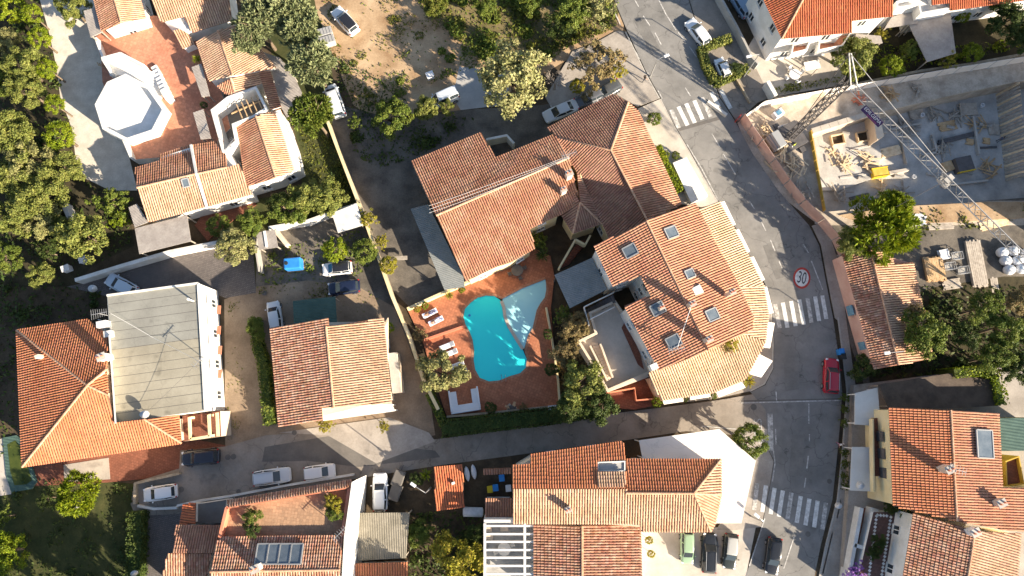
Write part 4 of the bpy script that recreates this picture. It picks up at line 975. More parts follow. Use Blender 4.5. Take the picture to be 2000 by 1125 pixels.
an = flat_block('corner_loggia', 'red brown loggia with white posts at the corner of the flat roofed house', [(356, 812), (430, 803), (432, 852), (358, 862)], 0, 3.0, 'beige', 'brick_floor', cat='loggia', floor_name='floor')
for a, b in (((370, 815), (372, 858)), ((372, 858), (410, 852)), ((410, 852), (408, 810)), ((424, 806), (426, 852))): MB().bar(P(*a, 4.0), P(*b, 4.0), .3, .25).build('frame_beam', M['cream'], an)
for x, y in ((371, 816), (373, 857), (410, 851), (408, 811)): p = P(x, y, 4.0); MB().bar((p.x, p.y, 3.0), (p.x, p.y, 3.87), .28).build('post', M['cream'], an)
# tiled house left of the pool; paler east slope paints in the sun
house('tiled_house', 'house left of the pool with mottled terracotta roof in two offset slopes', [
    [(528, 640, 4.80), (545, 834, 4.80), (652, 796, 5.30), (637, 640, 5.30), (641, 620, None)] if False else [(528, 640, 4.80), (545, 834, 4.80), (652, 796, 5.30), (630, 820, None), (628, 796, None)] if False else
    [(528, 641, 4.80), (545, 834, 4.80), (630, 821, None), (628, 797, None), (652, 795, 6.20), (637, 638, 6.20), (642, 636, None), (641, 621, None)],
    [(637, 638, 6.20), (652, 795, 6.20), (765, 787, 4.80), (749, 620, None), (749, 621, None), (644, 637, None)]],
    [(528, 641), (545, 833), (628, 820), (765, 786), (749, 621), (641, 623)], 4.70, 0, ['tile_mixed', 'tile_tan'], 'beige', eave=.4)
canopy('porch_slab', 'white flat porch slab on the south side of the mottled roof house', [(629, 797), (765, 788), (771, 803), (631, 822)], 3.2, 'white', th=.3, postm='white', beams=False)
flat_block('side_annex', 'narrow beige annex on the east side of the mottled roof house', [(757, 690), (775, 688), (784, 766), (766, 768)], 0, 2.6, 'beige', 'concrete', cat='annex')
canopy('green_shed', 'dark green sheet metal shed behind the mottled roof house', [(572, 588), (655, 579), (658, 630), (574, 632)], 2.7, 'green_sheet')
# large central house
house('central_house', 'long central house with cream walls above the pool terrace', [
    [(803, 316, 5.70), (852, 421, 7.60), (1111, 309, 7.60), (1082, 263, None), (967, 309, None), (940, 259, None)],
    [(852, 421, 7.60), (1111, 309, 7.60), (1132, 394, None), (1096, 419, None), (1068, 431, None), (1035, 447, None), (1045, 485, 5.60), (999, 512, None), (969, 521, None), (911, 549, None)]],
    [(804, 317), (911, 548), (969, 521), (998, 511), (1044, 484), (1035, 448), (1096, 420), (1111, 309), (1082, 264), (967, 309), (940, 260)], 5.60, 0, ['tile_old', 'tile_old'], 'cream', eave=.4)
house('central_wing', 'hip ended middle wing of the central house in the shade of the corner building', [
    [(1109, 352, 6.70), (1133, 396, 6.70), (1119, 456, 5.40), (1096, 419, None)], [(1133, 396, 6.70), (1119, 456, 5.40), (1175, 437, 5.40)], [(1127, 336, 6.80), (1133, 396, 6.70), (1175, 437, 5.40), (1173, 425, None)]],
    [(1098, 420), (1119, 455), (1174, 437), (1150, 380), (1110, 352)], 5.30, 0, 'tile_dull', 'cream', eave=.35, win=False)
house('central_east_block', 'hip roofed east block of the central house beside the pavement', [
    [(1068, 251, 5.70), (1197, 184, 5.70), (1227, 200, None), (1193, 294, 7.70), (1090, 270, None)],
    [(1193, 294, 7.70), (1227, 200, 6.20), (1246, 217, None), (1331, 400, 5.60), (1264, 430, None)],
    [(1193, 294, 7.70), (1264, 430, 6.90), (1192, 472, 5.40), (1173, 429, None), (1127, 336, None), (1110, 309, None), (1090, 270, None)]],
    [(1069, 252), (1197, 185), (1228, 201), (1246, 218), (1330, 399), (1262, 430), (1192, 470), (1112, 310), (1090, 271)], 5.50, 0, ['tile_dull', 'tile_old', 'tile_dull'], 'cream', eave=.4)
canopy('paved_arcade', 'long grey slate canopy along the west side of the central house', [(802, 408), (836, 399), (905, 540), (908, 560), (868, 566)], 2.6, 'metal_roof', postm='steel_dark')
wall_run('yard_wall', 'pale angled wall in the dark yard behind the central house', [(950, 272), (990, 264), (1004, 280)], 2.0, 'dirty_white', .3)
# rounded corner building
house('corner_building', 'three storey corner building with roof lights and chimneys', [
    [(1160, 480, 9.20), (1197, 558, None), (1251, 539, None), (1271, 577, None), (1219, 597, None), (1288, 724, 9.20), (1384, 684, None), (1263, 432, 11.00)],
    [(1263, 432, 11.00), (1384, 684, 11.00), (1469, 644, 9.20), (1472, 622, None), (1443, 560, None), (1357, 396, None)]],
    [(1160, 480), (1197, 557), (1251, 540), (1270, 577), (1219, 597), (1288, 723), (1468, 643), (1471, 622), (1357, 397)], 9.10, 0, 'tile_corner', 'dirty_white', eave=.3)
house('corner_skirt_roof', 'lower skirt roof curving round the corner building above the shops', [
    [(1320, 430, None), (1398, 582, None), (1443, 560, 6.40), (1492, 560, None), (1463, 501, 5.60), (1405, 393, None), (1366, 408, 6.40)],
    [(1501, 611, 5.6), (1492, 560, 5.62), (1443, 560, 6.35), (1400, 575, None), (1410, 640, None), (1451, 653, None), (1496, 667, None)],
    [(1267, 732, 6.40), (1275, 700, None), (1425, 628, None), (1451, 653, 6.40), (1496, 667, None), (1461, 733, None), (1451, 744, None), (1395, 767, 5.40), (1291, 783, None)]],
    None, 5.30, 0, 'tile_pale', 'beige', caps=False, group=None)
MB().prism(inset(pxpoly([(1366, 409), (1405, 394), (1463, 502), (1491, 561), (1499, 611), (1494, 666), (1459, 731), (1394, 766), (1291, 782), (1267, 733), (1290, 727)], 5.30), .35), 0).build('wall', M['beige'], bpy.data.objects['corner_skirt_roof'])
cw = bpy.data.objects['corner_skirt_roof']
for x, y, z in ((1415, 408, 3.2), (1440, 455, 3.2), (1468, 508, 3.2)): pass
AW = [[(1404, 396), (1415, 393), (1437, 438), (1426, 444)], [(1430, 452), (1443, 447), (1465, 491), (1453, 498)], [(1457, 505), (1472, 501), (1494, 546), (1480, 553)], [(1483, 562), (1498, 560), (1511, 611), (1496, 614)],
      [(1495, 628), (1513, 631), (1504, 680), (1486, 677)], [(1480, 690), (1509, 705), (1487, 737), (1458, 728)], [(1394, 756), (1444, 738), (1456, 757), (1404, 776)], [(1345, 765), (1384, 759), (1388, 775), (1349, 781)], [(1292, 774), (1333, 768), (1335, 784), (1297, 790)]]
AWL = ['topmost cream awning at the north end of the curved building front', 'second cream awning down the curved building front', 'third cream awning down the curved building front', 'cream awning beside the middle zebra crossing',
       'narrow cream awning just below the middle zebra crossing', 'wide cream awning at the rounded tip of the corner building', 'cream awning west of the small palm', 'middle cream awning over the side street', 'leftmost cream awning over the side street']
for q, lb in zip(AW, AWL):
    zs = [3.3, 2.7, 2.7, 3.3] if q[1][0] > q[0][0] and q[0][1] < 700 and q[0][0] > 1400 and q is not AW[6] else [3.3, 3.3, 2.7, 2.7]
    t = canopy('shop_awning', lb, q, 3, 'awning', th=.04, legs=False, cat='awning', zs=zs); t['group'] = 'cream shop awnings round the corner building'
    P3 = [P(x, y, z) for (x, y), z in zip(q, zs)]
    for i in (0, 1, 2, 3):
        if zs[i] < 3: p = P3[i]; e = P3[i-1] if zs[i-1] > 3 else P3[(i+1) % 4]; MB().bar(p-Vector((0, 0, .06)), e-Vector((0, 0, .5)), .05).build('arm', M['steel'], t)
# terrace, stairs and canopy on the west side of the corner building
canopy('metal_canopy', 'dark grey sheet roof between the pool and the corner building', [(1083, 537), (1157, 503), (1186, 565), (1113, 602)], 4.2, 'metal_roof', postm='steel_dark')
tb = flat_block('stair_terrace', 'pale roof terrace with stairs west of the corner building', [(1126, 667), (1160, 651), (1148, 612), (1200, 588), (1236, 640), (1272, 728), (1184, 766), (1160, 722)], 0, 3.0, 'beige', 'pave_light', par=.8, pw=.3, cat='terrace', floor_name='floor')
for k in range(12):
    f = k/11; a = P(1156+f*32, 672+f*68, 3.1+.02*k); b = P(1168+f*28, 672+f*60, 3.1+.02*k); MB().bar(a, b, .34, .16).build('step', M['beige'], tb)
for q in (((1172, 672), (1196, 738)), ((1152, 676), (1186, 744))): MB().bar(P(*q[0], 3.5), P(*q[1], 3.5), .22, .9).build('stair_wall', M['beige'], tb)
MB().prism(pxpoly([(1222, 626), (1250, 690), (1258, 722), (1246, 712), (1214, 640)], 3.06), 3.0).build('red_strip', M['brick_floor'], tb)
ex = thing('outside_stair', 'dark outside stair with white railing below the metal canopy', 'stairs', P(1168, 590, 0))
for k in range(10): f = k/9; MB().bar(P(1145+f*50, 605-f*28, 2.2+f*1.6), P(1150+f*50, 620-f*28, 2.2+f*1.6), .38, .12).build('step', M['steel_dark'], ex)
for a, b in (((1140, 600), (1198, 572)), ((1140, 600), (1150, 636)), ((1152, 624), (1200, 600))): MB().bar(P(*a, 4.0), P(*b, 4.0), .08, .9).build('railing', M['white'], ex)
e2 = thing('brick_stair', 'brick stair with cream parapet between the central house and the metal canopy', 'stairs', P(1110, 500, 0))
for k in range(12): f = k/11; MB().prism(pxpoly([(1094+f*34, 524-f*50), (1112+f*30, 516-f*40), (1115+f*30, 511-f*40), (1097+f*34, 519-f*50)], .3+.2*k), 0).build('step', M['brick_floor'], e2)
for a, b in (((1091, 526), (1123, 470)), ((1123, 470), (1142, 480)), ((1142, 480), (1152, 462))): MB().bar(P(*a, 2.9), P(*b, 2.9), .22, 1.4).build('parapet', M['cream'], e2)
lt = slab('lower_terrace', [(1184, 766), (1262, 738), (1290, 790), (1240, 800), (1196, 796)], 0, .6, M['brick_floor']); tag(lt, 'small terracotta terrace below the pale roof terrace', 'terrace')
wall_run('terrace_parapet', 'salmon parapet of the small terracotta terrace', [(1184, 768), (1240, 758), (1243, 782), (1288, 778)], 1.0, 'salmon', .2, z=.6)
wall_run('terrace_parapet', 'cream parapet above the small terracotta terrace', [(1186, 764), (1266, 734)], 1.3, 'beige', .3, z=2.4)
# north east house
house('villa_northeast', 'white villa with bright red hip roof above the building site', [
    [(1470, -45, 6.80), (1527, 76, 6.80), (1568, 0, 8.30), (1592, -45, None)], [(1527, 76, 6.80), (1663, 64, 6.80), (1664, 41, None), (1744, 32, None), (1744, -45, None), (1592, -45, None), (1568, 0, 8.30)]],
    [(1470, -45), (1527, 75), (1663, 63), (1664, 42), (1744, 33), (1744, -45)], 6.70, 0, 'tile_red', 'white', eave=.55)
house('villa_northeast_annex', 'long red tiled annex at the top right edge', [[(1820, 9, 4.6), (1856, 21, 4.6), (2080, -12, 4.6), (2080, -60, 5.6), (1819, -60, None)] if False else [(1856, 21, 4.6), (2080, -12, 4.6), (1819, -60, 6.0), (2080, -80, None), (1819, -60, 6.0)] if False else
    [(1856, 21, 4.6), (2080, -10, 4.6), (2080, -70, 6.0), (1819, -60, None), (1820, 10, None), (1854, 6, None)]], [(1821, 10), (1856, 20), (2080, -12), (2080, -65), (1820, -60)], 4.5, 0, 'tile_red', 'white')
canopy('grey_pergola', 'broad grey boarded pergola in the north east garden', [(1775, 48), (1840, 24), (1856, 22), (1867, 104), (1811, 121)], 2.9, 'grey_boards_b')
canopy('grey_pergola', 'short grey boarded canopy between the red roofs', [(1728, 55), (1742, 33), (1790, 18), (1793, 46), (1775, 48)], 3.1, 'grey_boards')
flat_block('white_balcony', 'white balcony block between the two red roofs', [(1745, 8), (1815, -10), (1856, 6), (1852, 22), (1792, 33), (1788, 16), (1746, 22)], 0, 4.0, 'white', 'white', par=.7, pw=.2, cat='balcony')
for k, (q, lb) in enumerate((([(1545, 82), (1580, 78), (1572, 104), (1540, 112)], 'white balcony on the south front of the red roofed villa, nearer the street'), ([(1596, 72), (1660, 66), (1640, 96), (1592, 106)], 'white balcony on the south front of the red roofed villa, behind the big olive'))):
    flat_block('balcony', lb, q, 2.9, 3.2, 'white', 'terr', par=.9, pw=.15, cat='balcony', floor_name='floor')
canopy('ground_awning', 'pale cloth awning beside the garden table under the olive', [(1570, 122), (1600, 116), (1603, 132), (1574, 138)], 2.5, 'awning', legs=True, cat='awning')
canopy('ground_awning', 'long pale board under the big olive tree', [(1672, 66), (1720, 70), (1724, 84), (1668, 88)], 2.6, 'grey_boards', cat='canopy')
wall_run('garden_wall', 'white wall and gate pier at the corner of the villa patio', [(1500, 158), (1516, 186)], 1.8, 'dirty_white', .5)
wall_run('garden_wall', 'brown garden wall between the villa and the building site', [(1512, 192), (1600, 180), (1700, 158), (1800, 138), (1900, 124), (2040, 98)], 1.2, 'stone_wall', .35)
# east side
house('pink_cottage', 'pink walled cottage beside the hoarding with green tree leaning over its roof', [
    [(1644, 496, 3.2), (1707, 722, 3.2), (1755, 713, 4.2), (1700, 487, None)], [(1700, 487, None), (1755, 713, 4.2), (1822, 700, 3.2), (1783, 512, 3.2), (1745, 516, None), (1740, 493, None)]],
    [(1644, 497), (1707, 721), (1755, 714), (1821, 700), (1783, 513), (1700, 489)], 3.1, 0, ['tile_mixed', 'tile_tan'], 'pink', eave=.12, skip=(0,))
pk = bpy.data.objects['pink_cottage']
for (x0, y0), (x1, y1), nm in (((1642, 526), (1645, 541), 'poster'), ((1655, 597), (1660, 616), 'shutter'), ((1678, 668), (1683, 683), 'shutter')):
    a, b = P(x0+3, y0, 1.6), P(x1+3, y1, 1.6); d = b-a; MB().box(((a+b)/2).to_tuple(), (d.length, .09, 1.5), math.atan2(d.y, d.x)).build(nm, M['poster'], pk)
lot = MB().prism(pxpoly([(1668, 752), (2080, 700), (2080, 1200), (1640, 1200), (1655, 1000), (1664, 860)], 1.0), 0).build('raised_ground', M['pave']); structure(lot)
canopy('reed_roof', 'dark reed covered roof at the back of the cream house', [(1716, 751), (1856, 729), (1952, 744), (1955, 792), (1860, 798), (1736, 796)], 3.70, 'reed', th=.25, base=1.0)
house('cream_house', 'cream house on the right with three shuttered windows and a tall chimney', [
    [(1736, 797, 6.90), (1744, 988, 6.90), (1869, 1018, 8.10), (1857, 801, 8.10)], [(1857, 801, 8.10), (1869, 1018, 8.10), (1969, 1037, None), (2070, 1040, None), (2070, 952, None), (1957, 952, None), (1950, 808, 7.30)]],
    [(1736, 798), (1744, 987), (1868, 1016), (1969, 1036), (2070, 1038), (2070, 952), (1957, 951), (1949, 809), (1858, 803)], 6.80, 1.0, ['tile_orange', 'tile_corner'], 'cream', eave=.12, win=False)
ch = bpy.data.objects['cream_house']; xw = P(1740, 890, 6.8).x+.10
for y in (852, 886, 924): v = P(1731, y, 5.0); MB().box((xw-.03, v.y, 4.7), (.12, 1.15, 1.5)).build('shutter', M['steel_dark'], ch); MB().box((xw-.06, v.y, 3.9), (.22, 1.35, .07)).build('sill', M['white'], ch)
flat_block('green_terrace', 'olive green sheet roof on the right edge', [(1951, 817), (2050, 816), (2050, 880), (1953, 881)], 1.0, 6.30, 'yellow_wall', 'lf_mid' if False else 'green_sheet', cat='terrace')
bpy.data.objects['green_terrace'].children[-1].data.materials[0] = mat('green_felt', (.20, .22, .10), (.26, .28, .14), scale=.5, rough=.9)
flat_block('yellow_balcony', 'yellow walled balcony below the olive green roof', [(1958, 900), (1985, 890), (1995, 945), (1960, 950)], 1.0, 4.30, 'yellow_wall', 'brick_floor', par=.5, pw=.12, cat='balcony')
canopy('white_awning', 'upper white awning with pale beams in front of the cream house', [(1670, 768), (1714, 757), (1719, 815), (1701, 816), (1699, 831), (1669, 829)], 3.2, 'awning', postm='white', cat='awning', base=1.0)
canopy('white_awning', 'lower white awning in front of the cream house', [(1664, 873), (1703, 873), (1704, 960), (1660, 958)], 3.2, 'awning', postm='white', cat='awning', base=1.0)
for y in (775, 786, 800, 812, 826): pass
bs = thing('balcony_strip', 'long red floored balcony under the cream house windows', 'balcony', P(1712, 880, 0))
MB().prism(pxpoly([(1701, 818), (1718, 816), (1719, 930), (1703, 930)], 4.00), 3.70).build('floor', M['brick_floor'], bs)
MB().bar(P(1702, 818, 4.30), P(1704, 960, 4.30), .15, .8).build('parapet', M['cream'], bs)
house('veranda_house', 'house at the bottom right corner with half shaded roof and white veranda', [
    [(1784, 1002, 6.70), (1757, 1165, 6.70), (1884, 1165, 7.80), (1904, 1038, 7.80)], [(1904, 1038, 7.80), (1884, 1165, 7.80), (1985, 1165, 6.70), (1993, 1042, 6.70)]],
    [(1785, 1003), (1759, 1165), (1985, 1165), (1992, 1043), (1904, 1039)], 6.60, 2.0, ['tile_mixed', 'tile_tan'], 'white', eave=.12)
vr = flat_block('veranda', 'raised red veranda with chequered tile borders at the bottom right', [(1706, 1000), (1784, 1000), (1758, 1165), (1668, 1165)], 0, 2.7, 'white', 'mauve', cat='veranda', floor_name='floor')
A = [P(1764, 1052, 3.4), P(1744, 1058, 3.4), P(1733, 1165, 3.4), P(1757, 1165, 3.6)]; MB().prism(A, lambda p: 3.2).build('white_ledge', M['white'], vr)
for (xa, ya), (xb, yb), n in (((1740, 1010), (1718, 1150), 20), ((1712, 1008), (1694, 1150), 20), ((1714, 1006), (1738, 1008), 4)):
    for k in range(n):
        p = P(xa+(xb-xa)*k/n, ya+(yb-ya)*k/n, 2.71); MB().box((p.x, p.y, 2.71), (.28, .28, .02), .785).build('border_tile', M['plastic_white' if k % 2 else 'dirty_white'], vr)
wl = thing('courtyard_walls', 'parallel white garden walls with dark red planting trenches by the pavement', 'wall', P(1680, 1050, 0))
for a, b in (((1676, 990), (1650, 1130)), ((1698, 990), (1672, 1130)), ((1706, 992), (1680, 1130)), ((1662, 1062), (1690, 1070))): MB().bar(P(*a, 1.4), P(*b, 1.4), .42, 1.8).build('masonry', M['dirty_white'], wl)
MB().prism(pxpoly([(1680, 992), (1696, 992), (1676, 1130), (1660, 1130)], 1.05), 0).build('trench', M['brick_floor'], wl)
# south centre
house('street_house', 'long orange house on the side street with sunken roof terrace and hip end', [
    [(1216, 862, 7.2), (1222, 898, None), (1167, 902, None), (1167, 922, None), (1222, 922, None), (1223, 954, 9.1), (1001, 954, 9.1), (1000, 909, None), (1036, 907, None), (1036, 888, None)],
    [(1222, 897, 7.6), (1408, 897, 7.6), (1355, 964, 9.1), (1223, 963, None)],
    [(1001, 955, 9.1), (1223, 955, 9.1), (1223, 963, None), (1355, 964, None), (1388, 1038, 7.5), (1252, 1038, None), (1250, 1023, None), (1003, 1022, None)],
    [(1355, 964, 9.1), (1408, 897, 7.6), (1409, 966, 7.7)], [(1355, 964, 9.1), (1409, 966, 7.7), (1397, 1022, None), (1388, 1038, 7.5)]],
    [(1001, 909), (1036, 888), (1216, 863), (1222, 897), (1407, 898), (1408, 966), (1388, 1037), (1252, 1037), (1003, 1021)], 7.1, 0, ['tile_orange', 'tile_orange', 'tile_tan', 'tile_tan', 'tile_tan'], 'beige', eave=.45)
flat_block('roof_well', 'sunken terrace with blue grey floor cut into the long orange roof', [(1167, 902), (1221, 900), (1221, 921), (1167, 921)], 7.0, 8.0, 'dirty_white', 'slab_patch', cat='roof terrace', par=.15, pw=.12)
house('dormer_roof', 'small tiled dormer slope below the sunken roof terrace', [[(1168, 923, 8.6), (1221, 922, 8.6), (1221, 952, 9.2), (1168, 952, None)]], None, 8.5, 7, 'tile_tan')
canopy('tent_roof', 'large pale fabric roof wrapped round the hip end of the long orange house', [(1248, 860), (1405, 838), (1476, 900), (1448, 1022), (1397, 1022), (1409, 966), (1408, 898), (1255, 897)], 3.9, 'tent', th=.06, postm='white', beams=False)
house('lower_house', 'lower house with dull brown tiles and central ridge beside the white pergola', [
    [(1043, 1025, 5.4), (1043, 1165, 5.4), (1137, 1165, 6.4), (1137, 1028, None)], [(1137, 1028, 6.4), (1137, 1165, 6.4), (1254, 1165, 5.4), (1251, 1025, None)]],
    [(1044, 1026), (1044, 1165), (1253, 1165), (1250, 1026)], 5.3, 0, ['tile_mixed', 'tile_mixed'], 'white', eave=.1, win=False)
fp = flat_block('pergola_terrace', 'grey floored terrace with white concrete pergola beams', [(944, 1022), (1044, 1022), (1044, 1165), (944, 1165)], 0, 3.0, 'white', 'slab_patch', cat='terrace', floor_name='floor')
for y in (1027, 1043, 1058, 1074, 1089, 1105, 1121, 1137, 1153): MB().bar(P(946, y, 5.2), P(1043, y, 5.2), .20, .26).build('pergola_beam', M['white'], fp)
for x in (947, 1025): MB().bar(P(x, 1022, 5.19), P(x, 1165, 5.19), .26, .30).build('pergola_beam', M['white'], fp)
for x in (947, 1025):
    for y in (1026, 1090, 1150): p = P(x, y, 5.0); MB().bar((p.x, p.y, 3.0), (p.x, p.y, 5.04), .24).build('column', M['white'], fp)
flat_block('rear_ledge', 'white ledge with vents north of the white pergola', [(945, 1014), (1003, 1014), (1003, 1022), (945, 1022)], 0, 4.6, 'white', 'white', cat='wall')
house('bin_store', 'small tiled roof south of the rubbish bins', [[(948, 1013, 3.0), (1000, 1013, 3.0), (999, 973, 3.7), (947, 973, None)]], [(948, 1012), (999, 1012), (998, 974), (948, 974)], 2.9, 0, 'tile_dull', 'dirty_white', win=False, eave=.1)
house('bin_shelter', 'narrow tiled shelter strip north of the rubbish bins', [[(944, 926, 3.0), (998, 924, 3.0), (998, 914, 3.3), (944, 916, None)]], None, 2.9, 0, 'tile_dull')
house('garden_shed', 'small terracotta shed with a white vent beside the side street', [[(852, 997, 2.6), (907, 990, 2.6), (903, 907, 3.3), (847, 912, None)]], [(848, 913), (852, 995), (906, 989), (902, 909)], 2.5, 0, 'tile_red', 'dirty_white', win=False, eave=.15)
# south west
tw = flat_block('terrace_house', 'walled roof terrace with salmon parapets above the side street', [(443, 988), (687, 946), (672, 1048), (427, 1049)], 0, 5.0, 'white', 'roof_terr', cat='house', floor_name='floor')
for a, b in (((446, 990), (684, 950)), ((684, 950), (670, 1046)), ((446, 990), (432, 1048))): MB().bar(P(*a, 5.5), P(*b, 5.5), .32, 1.0).build('parapet', M['salmon'], tw)
house('terrace_coping', 'long tiled coping slope above the street wall of the roof terrace', [[(443, 978, 5.7), (687, 937, 5.7), (684, 951, 6.15), (446, 991, None)]], None, 5.5, 0, 'tile_mixed')
house('solar_house', 'house with a bank of solar panels and a white east wall', [
    [(427, 1049, 5.6), (671, 1046, 5.6), (664, 1113, 6.8), (411, 1117, None)], [(411, 1117, 6.8), (664, 1113, 6.8), (660, 1190, 5.6), (400, 1190, None)]],
    [(427, 1050), (671, 1047), (662, 1190), (401, 1190)], 5.5, 0, ['tile_mixed', 'tile_mixed'], 'white', eave=.1)
MB().prism(pxpoly([(687, 942), (694, 938), (678, 1190), (664, 1190), (672, 1048)], 6.3), 0).build('firewall', M['white'], bpy.data.objects['solar_house'])
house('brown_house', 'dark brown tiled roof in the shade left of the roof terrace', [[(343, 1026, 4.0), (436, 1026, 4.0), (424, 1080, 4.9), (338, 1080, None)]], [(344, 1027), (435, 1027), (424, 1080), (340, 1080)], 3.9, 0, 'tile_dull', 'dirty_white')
house('low_brown_house', 'lower brown roof with one sunlit corner at the bottom edge', [[(327, 1081, 4.6), (413, 1081, 4.6), (396, 1170, 3.6), (308, 1170, None)]], [(327, 1082), (412, 1082), (397, 1168), (310, 1168)], 3.5, 0, 'tile_mixed', 'dirty_white', win=False)
house('porch_roof', 'tiny tiled porch roof with a blue vent left of the roof terrace', [[(359, 984, 3.3), (352, 1025, 3.3), (381, 1024, 3.7), (382, 982, None)]], [(360, 985), (353, 1024), (380, 1023), (381, 983)], 3.2, 0, 'tile_red', 'dirty_white', win=False, eave=.1)
flat_block('carport_wall', 'dark flat roofed carport between the porch and the roof terrace', [(384, 985), (442, 976), (436, 1022), (384, 1022)], 0, 2.6, 'dirty_white', 'asphalt_patch', cat='carport')
cr = canopy('corrugated_roof', 'weathered corrugated fibre cement roof south of the parked van', [(700, 1002), (800, 1001), (793, 1090), (685, 1096)], 3.0, 'fibre', legs=True)
house('outbuilding', 'bright orange tiled outbuilding below the corrugated roof', [[(684, 1101, 3.6), (796, 1098, 3.6), (796, 1180, 2.8), (680, 1180, None)]], [(684, 1102), (795, 1099), (795, 1178), (682, 1178)], 2.8, 0, 'tile_orange', 'dirty_white', win=False)
# ------------------------------------------------------------------ the swimming pool and its terrace
DECK = [(795, 603), (912, 552), (968, 524), (1045, 486), (1075, 500), (1083, 540), (1076, 600), (1082, 680), (1093, 800), (1000, 803), (872, 812), (848, 740), (826, 668)]
union = [(949, 577), (933, 581), (920, 590), (908, 603), (905, 618), (909, 634), (917, 648), (923, 664), (926, 685), (925, 704), (928, 722), (937, 738), (955, 745), (976, 743), (995, 735), (1016, 729), (1027, 718), (1029, 702), (1024, 684), (1031, 656), (1040, 641), (1044, 624), (1048, 606), (1055, 593), (1064, 581), (1067, 565), (1066, 545), (1020, 563), (980, 584), (965, 578)]
hole = [tuple(v) for v in union]
o = sheet('pool_deck', DECK, .16, M['deck'], [hole])
def rim_tiles(pts, w=.30, z0=.02, z1=.185):
    W3 = pxpoly(pts, z1); out = inset(W3, -w) ; n = len(W3); mb = MB()
    for i in range(n):
        a, b, c, d = W3[i], W3[(i+1) % n], out[(i+1) % n], out[i]; L = (b-a).length; k = max(1, int(L/.55))
        for j in range(k):
            f0, f1 = (j+.03)/k, (j+.97)/k; mb.prism([a.lerp(b, f0), a.lerp(b, f1), d.lerp(c, f1), d.lerp(c, f0)], z0)
    return mb
pool = thing('swimming_pool', 'turquoise kidney shaped swimming pool half in sunlight', 'pool', P(965, 660, 0))
def water(name, pts, z, m, par):
    poly = pxpoly(pts, z); n = len(poly); ar = sum(poly[i].x*poly[(i+1) % n].y-poly[(i+1) % n].x*poly[i].y for i in range(n))
    return MB().add(poly, [tuple(range(n)) if ar > 0 else tuple(range(n-1, -1, -1))]).build(name, M[m], par)
water('water', POOL, .075, 'water', pool)
rt = rim_tiles(union).build('coping', M['coping'], pool); rt['kind'] = 'stuff'
lad = MB()
for dx in (-4, 4): lad.tube([P(984+dx, 745, .16), P(984+dx, 741, .85), P(984+dx, 736, .8), P(983+dx, 732, .05)], .03, 6)
lad.build('ladder', M['steel'], pool)
p = P(917, 616, .08); MB().lathe((p.x, p.y, .079), [(.16, 0), (.16, .02), (.12, .03)], 12).build('skimmer_float', M['plastic_blue'], pool)
kid = thing('paddling_pool', 'pale shallow pool curving beside the deep turquoise pool', 'pool', P(1030, 610, 0))
water('water', POOL2, .07, 'water_shallow', kid)
SEP = [(979, 588), (984, 600), (986, 617), (993, 636), (1006, 658), (1021, 682)]
mb = MB()
for i in range(len(SEP)-1): mb.bar(P(*SEP[i], .12), P(*SEP[i+1], .12), .38, .16)
mb.build('dividing_ledge', M['pave_light'], kid)
wall_run('garden_wall', 'yellowish boundary wall running north to south between the pool and the driveway', [(640, 237), (659, 288), (699, 392), (731, 480), (765, 576), (800, 659), (826, 740), (856, 800)], 1.6, 'stone_wall', .28, cap='cream')
wall_run('garden_wall', 'cream wall on the north side of the sunny pool terrace', [(795, 603), (850, 578), (912, 551), (968, 525)], 1.1, 'cream', .3, z=.1)
wall_run('garden_wall', 'cream wall along the east side of the pool terrace', [(1067, 600), (1078, 660), (1090, 740), (1094, 796)], .9, 'cream', .22, z=.1)
wall_run('garden_wall', 'low wall on the south side of the pool terrace', [(872, 814), (960, 806), (1093, 792)], .8, 'stone_wall', .25, z=.1)
wall_run('deck_step', 'short salmon step between the sunny and the shaded pool terrace', [(828, 664), (910, 636)], .35, 'salmon', .3, z=.1, cat='step')
# loungers
def lounger(x, y, fx, fy, label, towel=False):
    p = P(x, y, .3); t = thing('sun_lounger', label, 'sun lounger', Vector((p.x, p.y, .16)), heading(x, y, fx, fy), 'sun loungers round the pool')
    MB().box((0, 0, .27), (1.9, .66, .06)).build('frame', M['plastic_white'], t, world=False)
    bevel(MB().box((-.25, 0, .345), (1.35, .58, .09)).build('mattress', M['towel' if towel else 'cushion'], t, world=False), .03)
    M4 = Matrix.Rotation(-.5, 3, 'Y'); bevel(MB().box((.68, 0, .50), (.66, .58, .09), M=M4).build('backrest', M['towel' if towel else 'cushion'], t, world=False), .03)
    for a in (-.8, .8):
        for b in (-.27, .27): MB().box((a, b, .12), (.06, .06, .24)).build('leg', M['plastic_white'], t, world=False)
    return t
lounger(840, 612, -1, .5, 'sunlit lounger with blue and white towel, nearer the cream wall', True); lounger(852, 627, -1, .5, 'sunlit lounger with blue and white towel, farther from the cream wall', True)
lounger(873, 676, 1, -.4, 'topmost of the shaded white loungers west of the pool'); lounger(879, 690, 1, -.4, 'second shaded white lounger west of the pool, touching the olive crown'); lounger(892, 714, 1, -.4, 'third shaded white lounger, partly under the olive crown'); lounger(898, 727, 1, -.4, 'lowest of the shaded white loungers west of the pool')
for x, y, a, b, lb in ((840, 612, (.42, .25, .17), (.05, .05, .12), 'sunbather in dark swimwear lying on the lounger nearer the cream wall'), (852, 627, (.45, .28, .2), (.5, .5, .6), 'sunbather in pale swimwear lying on the lounger farther from the cream wall')):
    h_ = heading(x, y, -1, .5); p = P(x, y, .3); person((p.x-.8*math.cos(h_), p.y-.8*math.sin(h_), .66), h_+math.pi, lb, a, b, 'lie')
sofa = thing('outdoor_sofa', 'white U shaped outdoor sofa on the south west corner of the pool terrace', 'sofa', P(908, 783, .16), heading(908, 783, 10, -1.6))
